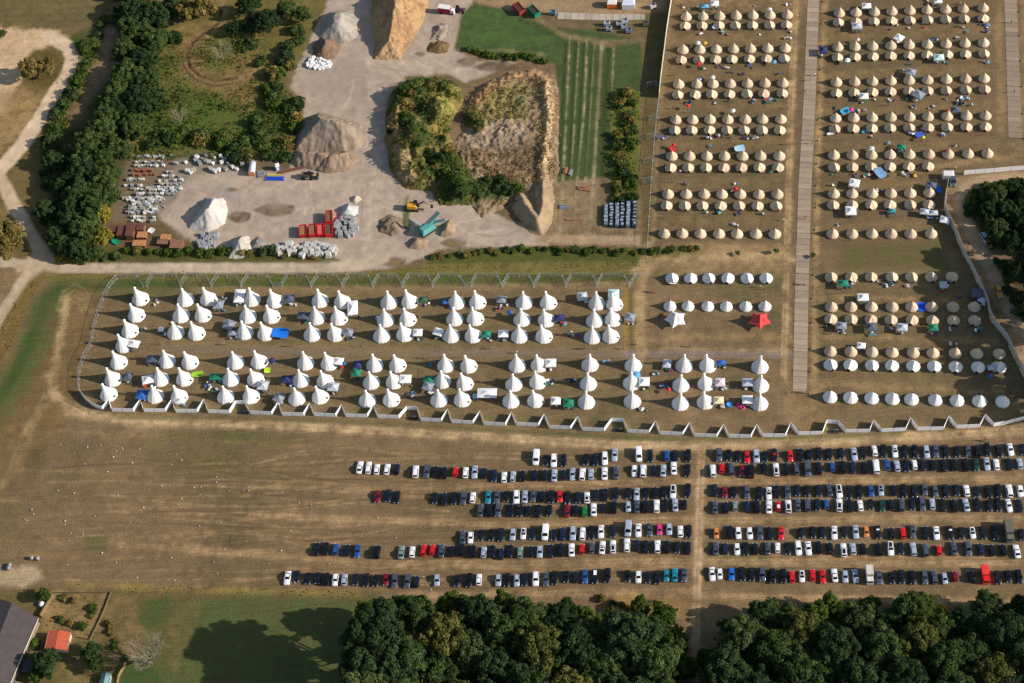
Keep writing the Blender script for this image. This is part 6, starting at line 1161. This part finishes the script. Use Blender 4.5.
# small camping goods
def small_meshes():
    ch = MB(); ch.box((0, 0, .45), (.6, .6, .08)); ch.box((0, .3, .8), (.6, .08, .65)); [ch.tube((sx * .27, sy * .27, 0), (sx * .27, sy * .27, .45), .025, 4, 1) for sx in (-1, 1) for sy in (-1, 1)]
    tb = MB(); tb.box((0, 0, .72), (1.3, .8, .05)); [tb.tube((sx * .55, sy * .3, 0), (sx * .55, sy * .3, .7), .025, 4, 1) for sx in (-1, 1) for sy in (-1, 1)]
    cb = MB(); cb.box((0, 0, .25), (.75, .5, .45), 0, 0, .95); cb.box((0, 0, .51), (.78, .54, .08), 0, 1); cb.tube((-.3, 0, .6), (.3, 0, .6), .03, 5, 1)
    dm = MB(); dm.rings([circ(1.0, 0, 10), circ(.92, .45, 10), circ(.6, .85, 10), circ(.15, 1.02, 10)], smooth=True)
    bg = MB(); bg.rings([circ(.35, 0, 8), circ(.42, .2, 8), circ(.3, .42, 8), circ(.08, .5, 8)], smooth=True)
    return {'camping_chair': ch.mesh('chair', [WHT, POLE]), 'camping_table': tb.mesh('table', [WHT, POLE]), 'cool_box': cb.mesh('cool box', [WHT, WHT]), 'bag': bg.mesh('bag', [WHT])}, dm.mesh('dome', [WHT])
SM, DOME = small_meshes()
SR = random.Random(21); ncl = 0; CLQ = [0]
def goods(x, y, n, sx=6, sy=3):
    for _ in range(n):
        k_ = SR.choice(['camping_chair', 'camping_chair', 'cool_box', 'camping_table', 'bag']); xx, yy = x + SR.uniform(-sx, sx), y + SR.uniform(-sy, sy); c = SR.choice('wgkbncrGstwkkkgn')
        for _t in range(40):
            if '%s %s %s' % (COLN[c][1], k_.replace('_', ' '), where(xx, yy)) not in used: break
            c = SR.choice('wgkbncrGstyeDkg'); k_ = SR.choice(['camping_chair', 'camping_chair', 'cool_box', 'camping_table', 'bag'])
        used['%s %s %s' % (COLN[c][1], k_.replace('_', ' '), where(xx, yy))] = 1
        o = link(k_, SM[k_], None, {0: fab(c)}); o.location = P(xx, yy); o.rotation_euler.z = SR.random() * 6; nm = k_.replace('_', ' ')
        tag(o, '%s %s %s' % (COLN[c][1], nm, where(xx, yy)), nm, 'camping goods')
GZ = [(219.3, 304.5, 10, 9, 'g', 0), (228, 324, 8, 9, 'g', 0), (240.5, 295.7, 10, 14, 'w', 0), (290, 298.5, 10, 9, 'k', 0), (230.3, 324.5, 10, 10, 'g', 4), (233, 332.7, 8, 6, 'g', 0), (304, 315.5, 11, 8, 'k', 1), (353.4, 307.6, 10, 15, 'w', -.8), (349.3, 332, 9, 8, 'g', 3),
      (423.9, 299.6, 8.5, 7, 'D', 0), (418.4, 332.3, 9, 8, 'w', 0), (438.9, 331.7, 9.5, 8, 'w', 3), (486.8, 333.8, 9, 8, 'G', 0), (502, 299.2, 9, 8, 'g', 1), (503.6, 333.5, 10, 8, 'w', 0), (582.6, 296, 9.5, 9, 's', -1), (613.7, 294, 11, 11, 'm', 0), (559.4, 317.6, 10.5, 7.5, 'n', 0), (630.3, 316.8, 10, 9, 'g', 2),
      (153.6, 358.5, 11, 8, 'k', 0), (129.4, 375.8, 8, 9, 'k', 2), (149, 379.2, 11, 9, 'w', -2), (142.7, 394.3, 10.5, 10, 'b', 1), (216.9, 376.5, 12, 7, 'G', 0), (181.7, 400.5, 9, 6, 'w', 1), (135.4, 343.6, 10, 8, 'w', 2), (162, 329, 5.5, 5, 'w', 0),
      (339.5, 361, 9, 8, 'w', 1), (287.2, 378.9, 9.5, 8, 'n', 0), (263.8, 385.2, 10, 9.5, 's', 1), (334, 386.6, 10.5, 9, 's', 1), (280, 397.5, 10, 9, 'g', 4), (358, 365, 8, 9, 'n', 0), (357, 372.6, 9, 8, 'G', 3),
      (406, 378.7, 11.5, 9, 'w', 0), (429.4, 379.4, 10, 8, 'G', 2), (428.6, 385.9, 10, 9, 'g', 3), (487.5, 392.8, 19, 10, 'w', 0), (551, 362.6, 10.5, 9, 'w', 0), (556, 400.5, 9.5, 8.5, 'w', 0), (568.8, 402.6, 10.5, 9, 'G', 0), (644.2, 381.3, 10.5, 9.5, 'w', 0), (667, 363.5, 8, 9, 's', 1),
      (721, 362.6, 9, 6, 'b', 0), (720, 382, 9.5, 9, 'P', 0), (718.6, 400, 9.5, 8, 'e', 0), (747.2, 382.2, 10.5, 8.5, 's', 0), (747.2, 399.3, 10.5, 9, 'w', 0),
      (704.8, 6, 8, 5, 'c', 0), (714.5, 3, 8, 7, 'w', 0), (866, 5.6, 9, 7, 'w', 0), (856.5, 25.6, 10, 8, 's', 0), (937.4, 1, 8, 5, 'w', 0), (898.5, 37.4, 8.5, 8, 'w', 5), (823, 50, 8, 9, 'n', 0), (938.3, 57, 10, 8, 'm', 0), (910.5, 71.6, 9.5, 8, 'g', 2), (918, 94, 11, 9, 'g', 5), (863.5, 95.8, 8.5, 7.5, 'w', 0),
      (900.8, 146.6, 9, 6, 'G', 2), (871.3, 148.4, 5, 5, 'w', 0), (854, 182.6, 10, 9, 'w', 2), (930.6, 184.6, 10.5, 7.5, 'k', 2), (955, 109.4, 9, 7, 'k', 0), (850.3, 210.5, 10.5, 10, 'w', 0), (924, 211.4, 9, 7, 's', 1), (932.6, 212.6, 9, 6, 's', 0), (944.2, 219.4, 9.5, 8, 'w', 2), (891.8, 210.5, 7, 5, 't', 0),
      (842.7, 283, 10, 7.5, 'G', 0), (862.4, 297, 11, 8.5, 'w', 0), (942.7, 284.6, 7.5, 8, 's', 0), (976, 293, 11, 10, 'k', 1), (981.6, 299.6, 8, 7, 's', 5), (841, 325.4, 10, 8, 'g', 1), (870.5, 326.6, 10, 9, 'k', 0), (901.8, 327, 10, 8.5, 's', 1), (933, 327.3, 9, 8, 'G', 0), (860.8, 345.4, 8.5, 7, 'w', 1), (990.5, 367.5, 7, 6, 's', 0)]
for a in GZ:
    gazebo(*a); goods(a[0] + 1, a[1] + a[3] / 2 + 2.5, 3 if a[0] < 780 else 2, a[2] * .5, 1.6)
for a in [(345, 363, 4.5, 'b'), (510.4, 312, 6, 'b'), (445, 301.5, 6, 'b'), (636.4, 374.3, 8.5, 'c'), (704.8, 42.5, 4.5, 'y'), (698, 42.5, 5, 'w'), (698.4, 63.5, 5, 'r'), (773.9, 61.4, 5, 'c'), (712.6, 76.8, 5, 'w'), (687.9, 105.4, 4.6, 'r'), (732.7, 110.3, 5, 'w'), (735.5, 188.8, 5.4, 'r'), (847, 59.8, 6, 'w'), (850.8, 109.2, 5, 'p'), (857.3, 39, 4.5, 'P'), (947.6, 110.6, 4, 'r'), (943.8, 150.6, 3.6, 'r'), (668.4, 389, 5, 'r'), (990, 375.5, 5, 'b'), (673.5, 144.5, 4, 'r'), (273, 360, 7, 'n'), (922.5, 136.8, 4, 'l'), (769.4, 9, 5, 'w')]: parasol(*a)
for a in [(281, 333, 17, 9, (24, 120, 220), 'bright blue', 1.7, -.12), (198, 374.3, 12, 5, (150, 196, 56), 'lime green', 1.4, .15), (267.7, 370.3, 6.5, 5, (190, 220, 60), 'small lime', .8, 0), (739.5, 148.4, 10.5, 6, (170, 206, 220), 'pale blue', 1.2, .2), (879.8, 173, 9.5, 11, (124, 160, 196), 'dusty blue', 1.4, .5), (845, 111, 10, 5.5, (70, 170, 204), 'turquoise', 1.2, .5), (938.4, 189.4, 5, 7, (20, 120, 210), 'blue', 1, 0),
          (921.6, 306.8, 12, 8.5, (24, 90, 220), 'deep blue', .4, 0), (919.4, 134.7, 9, 5, (60, 90, 190), 'blue', .8, .4), (715.3, 27, 6, 4, (232, 232, 228), 'white', 1.2, .2), (830.5, 133.5, 8, 2.6, (226, 224, 220), 'narrow white', .7, .3), (672.6, 149, 5, 6, (216, 40, 50), 'red', 1, .5), (672.5, 281, 7, 6, (236, 226, 224), 'whitish', 1.2, 0), (915.4, 175, 3, 4.5, (230, 180, 60), 'small yellow', .8, 0), (475, 396, 5, 5, (150, 190, 206), 'pale blue', .5, 0), (865, 131.6, 7, 2.6, (80, 160, 190), 'narrow turquoise', .6, .3), (430.8, 364.5, 3, 4, (50, 120, 170), 'small blue', 1, 0), (994, 365.5, 6, 5, (200, 204, 208), 'pale grey', 1, .2)]:
    tarp(a[0], a[1], a[2], a[3], a[4], uniq(a[5] + ' awning sheet', a[0], a[1]), a[6], a[7])
# paddling pool
t = empty('paddling_pool', P(729.2, 405), 0, 'round blue paddling pool on the grass right of the cream gazebo', 'pool'); b = MB(); b.rings([circ(.9, 0, 16), circ(1.0, .25, 16), circ(.95, .45, 16), circ(.8, .45, 16), circ(.78, .2, 16)], smooth=True, cap_top=False); b.build('rim', [fab('B')], t); b = MB(); b.rings([circ(.8, .3, 16)], cap_top=True); b.build('water', [mat('pool water', (90, 170, 220), .1)], t)
for i, (x, y) in enumerate([(739, 405.5), (742.5, 408)]):
    b = MB(); n = 12; b.rings([[( (.55 + .2 * math.cos(a_)) * math.cos(2 * math.pi * k_ / n), (.55 + .2 * math.cos(a_)) * math.sin(2 * math.pi * k_ / n), .22 + .2 * math.sin(a_)) for k_ in range(n)] for a_ in [j * math.pi / 3 for j in range(7)]], smooth=True, cap_top=False); o = b.build('swim_ring', [fab('p')]); o.location = P(x, y); tag(o, 'pink inflatable ring, %s one beside the white gazebo near the hoarding' % ('left', 'right')[i], 'swim ring', 'pink rings')
for x, y, n in [(700, 80, 4), (690, 104, 6), (768, 102, 5), (709, 138, 5), (720, 137, 6), (662, 138, 4), (757, 101, 3), (733, 192, 5), (722, 213, 5), (683, 171, 3), (770, 171, 3), (550, 383, 12), (572, 381, 8), (665, 387, 8), (643, 410, 4), (410.6, 396, 12), (208, 386, 8), (213, 391, 6), (452, 317, 5), (449, 306, 5), (500, 310, 5), (370, 402, 4), (545, 363, 2), (606, 362, 3), (655, 374, 4), (571, 334, 6), (575, 336, 4), (380, 319, 3), (176, 325, 2), (157, 300, 2), (156, 304, 2), (143, 331, 3), (225, 300, 3), (911, 133, 8), (922, 131, 4), (960, 104, 8), (961, 99, 4), (900, 150, 6), (871, 175, 3), (905, 175, 6), (878, 192, 4), (910, 193, 3), (860, 25, 2), (935, 40, 4), (955, 38, 3), (900, 20, 4), (921, 22, 4), (895, 25, 3), (983, 25, 3), (840, 330, 8), (872, 334, 5), (952, 282, 3), (880, 283, 4), (895, 284, 4), (945, 290, 2), (976, 331, 5), (953, 327, 3), (856, 283, 2), (870, 300, 2), (915, 350, 4), (863, 113, 3), (855, 112, 4), (920, 350, 2)]:
    goods(x, y, n, 4, 2)
gr = random.Random(31)
for rows in (B_ROWS, C_ROWS):
    for xs, y0, y1, k in rows:
        for x, y in lerp_row(xs, y0, y1):
            if gr.random() < (.5 if k == 's' else .2): goods(x + gr.uniform(-5, 5), y + (3 if k == 's' else -15), gr.choice([1, 1, 2, 3]), 4, 1.5)
# ------------------------------------------------------------------ posts along the walkway
PO = mat('dark lamp post', (54, 50, 46), .6)
pm = MB(); pm.tube((0, 0, 0), (0, 0, 2.5), .06, 6); pm.tube((0, 0, 2.4), (0, 0, 2.75), .16, 8, 0, .1); pm.box((0, 0, .1), (.5, .5, .2)); pm = pm.mesh('post', [PO])
for i, y in enumerate([-2, 20, 42, 66, 88, 116, 137, 160, 182, 204, 226, 249, 271, 295, 319, 345, 368, 390]):
    x = 822 - (y / 390) * 13.5; o = link('lamp_post', pm); o.location = P(x, y + 4); tag(o, 'dark path lamp post, %s from the top along the left plank walkway' % ordinal(i + 1), 'lamp post', 'lamp posts along the walkway')
for i, y in enumerate([8, 32, 57, 83, 110, 135]): o = link('lamp_post', pm); o.location = P(1018 + y * .04, y + 4); tag(o, 'dark path lamp post, %s from the top along the right plank walkway' % ordinal(i + 1), 'lamp post', 'lamp posts along the walkway')
# ------------------------------------------------------------------ people
SKIN = mat('skin', (196, 150, 120), .7)
def person_mesh(pose):
    J = {'p': (0, 0, .95), 'c': (0, 0, 1.3), 'n': (0, 0, 1.48), 'h': (0, -.01, 1.6), 'ht': (0, -.01, 1.76)}
    st = .16 if pose == 'walk' else .04
    for s_, k_ in ((-1, 'l'), (1, 'r')):
        q = st * s_; J[k_ + 'hip'] = (s_ * .1, 0, .9); J[k_ + 'kn'] = (s_ * .11, -q * .8 - .02, .5); J[k_ + 'an'] = (s_ * .11, -q * 1.4 + .05, .08); J[k_ + 'to'] = (s_ * .12, -q * 1.4 - .14, .04)
        J[k_ + 'sh'] = (s_ * .19, 0, 1.4); J[k_ + 'el'] = (s_ * .26, q * .8 + .02, 1.12); J[k_ + 'wr'] = (s_ * .27, q * 1.2 - .08, .87); J[k_ + 'hd'] = (s_ * .27, q * 1.3 - .1, .77)
    R_ = {'p': .15, 'c': .17, 'n': .06, 'h': .1, 'ht': .07, 'hip': .1, 'kn': .065, 'an': .045, 'to': .04, 'sh': .075, 'el': .045, 'wr': .032, 'hd': .04}
    E = [('p', 'c'), ('c', 'n'), ('n', 'h'), ('h', 'ht')]
    for k_ in 'lr': E += [('p', k_ + 'hip'), (k_ + 'hip', k_ + 'kn'), (k_ + 'kn', k_ + 'an'), (k_ + 'an', k_ + 'to'), ('c', k_ + 'sh'), (k_ + 'sh', k_ + 'el'), (k_ + 'el', k_ + 'wr'), (k_ + 'wr', k_ + 'hd')]
    names = list(J); me = bpy.data.meshes.new('sk'); me.from_pydata([J[n] for n in names], [(names.index(a), names.index(b)) for a, b in E], []); o = bpy.data.objects.new('sk', me); COL.objects.link(o)
    m_ = o.modifiers.new('s', 'SKIN'); sv = me.skin_vertices[0].data
    for i, n in enumerate(names): r = R_.get(n, R_.get(n[1:])); sv[i].radius = (r, r * (.75 if n in 'pc' else 1)); sv[i].use_root = n == 'p'
    o.modifiers.new('u', 'SUBSURF').levels = 1
    dg = bpy.context.evaluated_depsgraph_get(); ev = bpy.data.meshes.new_from_object(o.evaluated_get(dg)); bpy.data.objects.remove(o)
    for mm in (SKIN, WHT, DKM): ev.materials.append(mm)
    for p_ in ev.polygons:
        z = p_.center.z; x = abs(p_.center.x); p_.use_smooth = True
        p_.material_index = 2 if z < .95 and x < .22 else (1 if z < 1.47 and z > .95 and not (x > .22 and z < 1.1) else 0)
    hair = MB(); hair.rings([circ(.1, 1.62, 8, 0, .02), circ(.115, 1.7, 8, 0, .02), circ(.09, 1.8, 8, 0, .01), circ(.03, 1.84, 8)], smooth=True)
    return ev, hair.mesh('hair', [mat('brown hair', (60, 44, 32))])
PM = [person_mesh('walk'), person_mesh('stand')]
CLO = [('white', 'w'), ('red', 'r'), ('dark grey', 'k'), ('blue', 'b'), ('grey', 'g'), ('navy blue', 'n'), ('pink', 'P')]
PPL = [(160, 343.5, 2), (224.6, 344, 4), (291, 345.8, 2), (360.7, 346, 5), (424, 357.5, 2), (490, 348, 1), (517, 352.5, 0), (582, 348.5, 4), (585, 348, 1), (623, 348, 2), (690, 346, 2), (806.5, 392.5, 2), (805, 218, 1), (803.5, 283.5, 0), (805, 92, 1), (815, 75, 0), (810, 80, 4), (812, 143, 2), (804.5, 284.5, 4), (783.5, 220, 0), (760, 287, 0), (764, 289, 2),
       (700, 8, 2), (690, 11, 5), (716, 12, 1), (728, 7, 4), (733, 59, 6), (705, 70, 0), (789, 38, 2), (788, 73, 1), (788, 108, 2), (788, 144, 1), (783, 182, 2), (673, 108, 5), (672, 182, 2), (676, 46, 4), (674, 75, 2), (668, 218, 2), (960, 4, 0), (963, 3, 2), (1011, 22, 2), (1014, 92, 4), (850, 240, 3), (931, 150, 1), (888, 105, 3), (652, 291, 2), (655, 292, 1), (985, 440, 1), (988, 441, 2), (640, 344, 4), (455, 318, 6), (420, 318, 6), (434, 332, 1), (955, 168, 0), (690, 112, 3), (965, 103, 1), (968, 100, 2), (845, 332, 2), (835, 331, 1), (831, 333, 5), (565, 383, 2), (573, 379, 5), (208, 383, 0), (666, 382, 2), (530, 335, 1), (176, 604, 2)]
for i, (x, y, c) in enumerate(PPL[:-1]):
    bd, hr = PM[i % 2]; on = 'on the left plank walkway' if 798 < x < 818 else ('on the long grey camp path' if 340 < y < 360 and x < 790 else where(x, y))
    t = empty('person', P(x, y + 1.2), SR.random() * 6.28, None, 'person', 'people in the camp', SR.uniform(.93, 1.05)); l = '%s person in %s top %s' % (('walking', 'standing')[i % 2], CLO[c][0], on); used[l] = used.get(l, 0) + 1
    if used[l] > 1: l = '%s person, %s one %s' % (CLO[c][0], ordinal(used[l]), on.replace('beside ', 'near ').replace(' in ', ' '))
    t['label'] = ' '.join(l.split()[:16]) if len(l.split()) > 16 else l; link('body', bd, t, {1: fab(CLO[c][1])}); link('hair', hr, t)
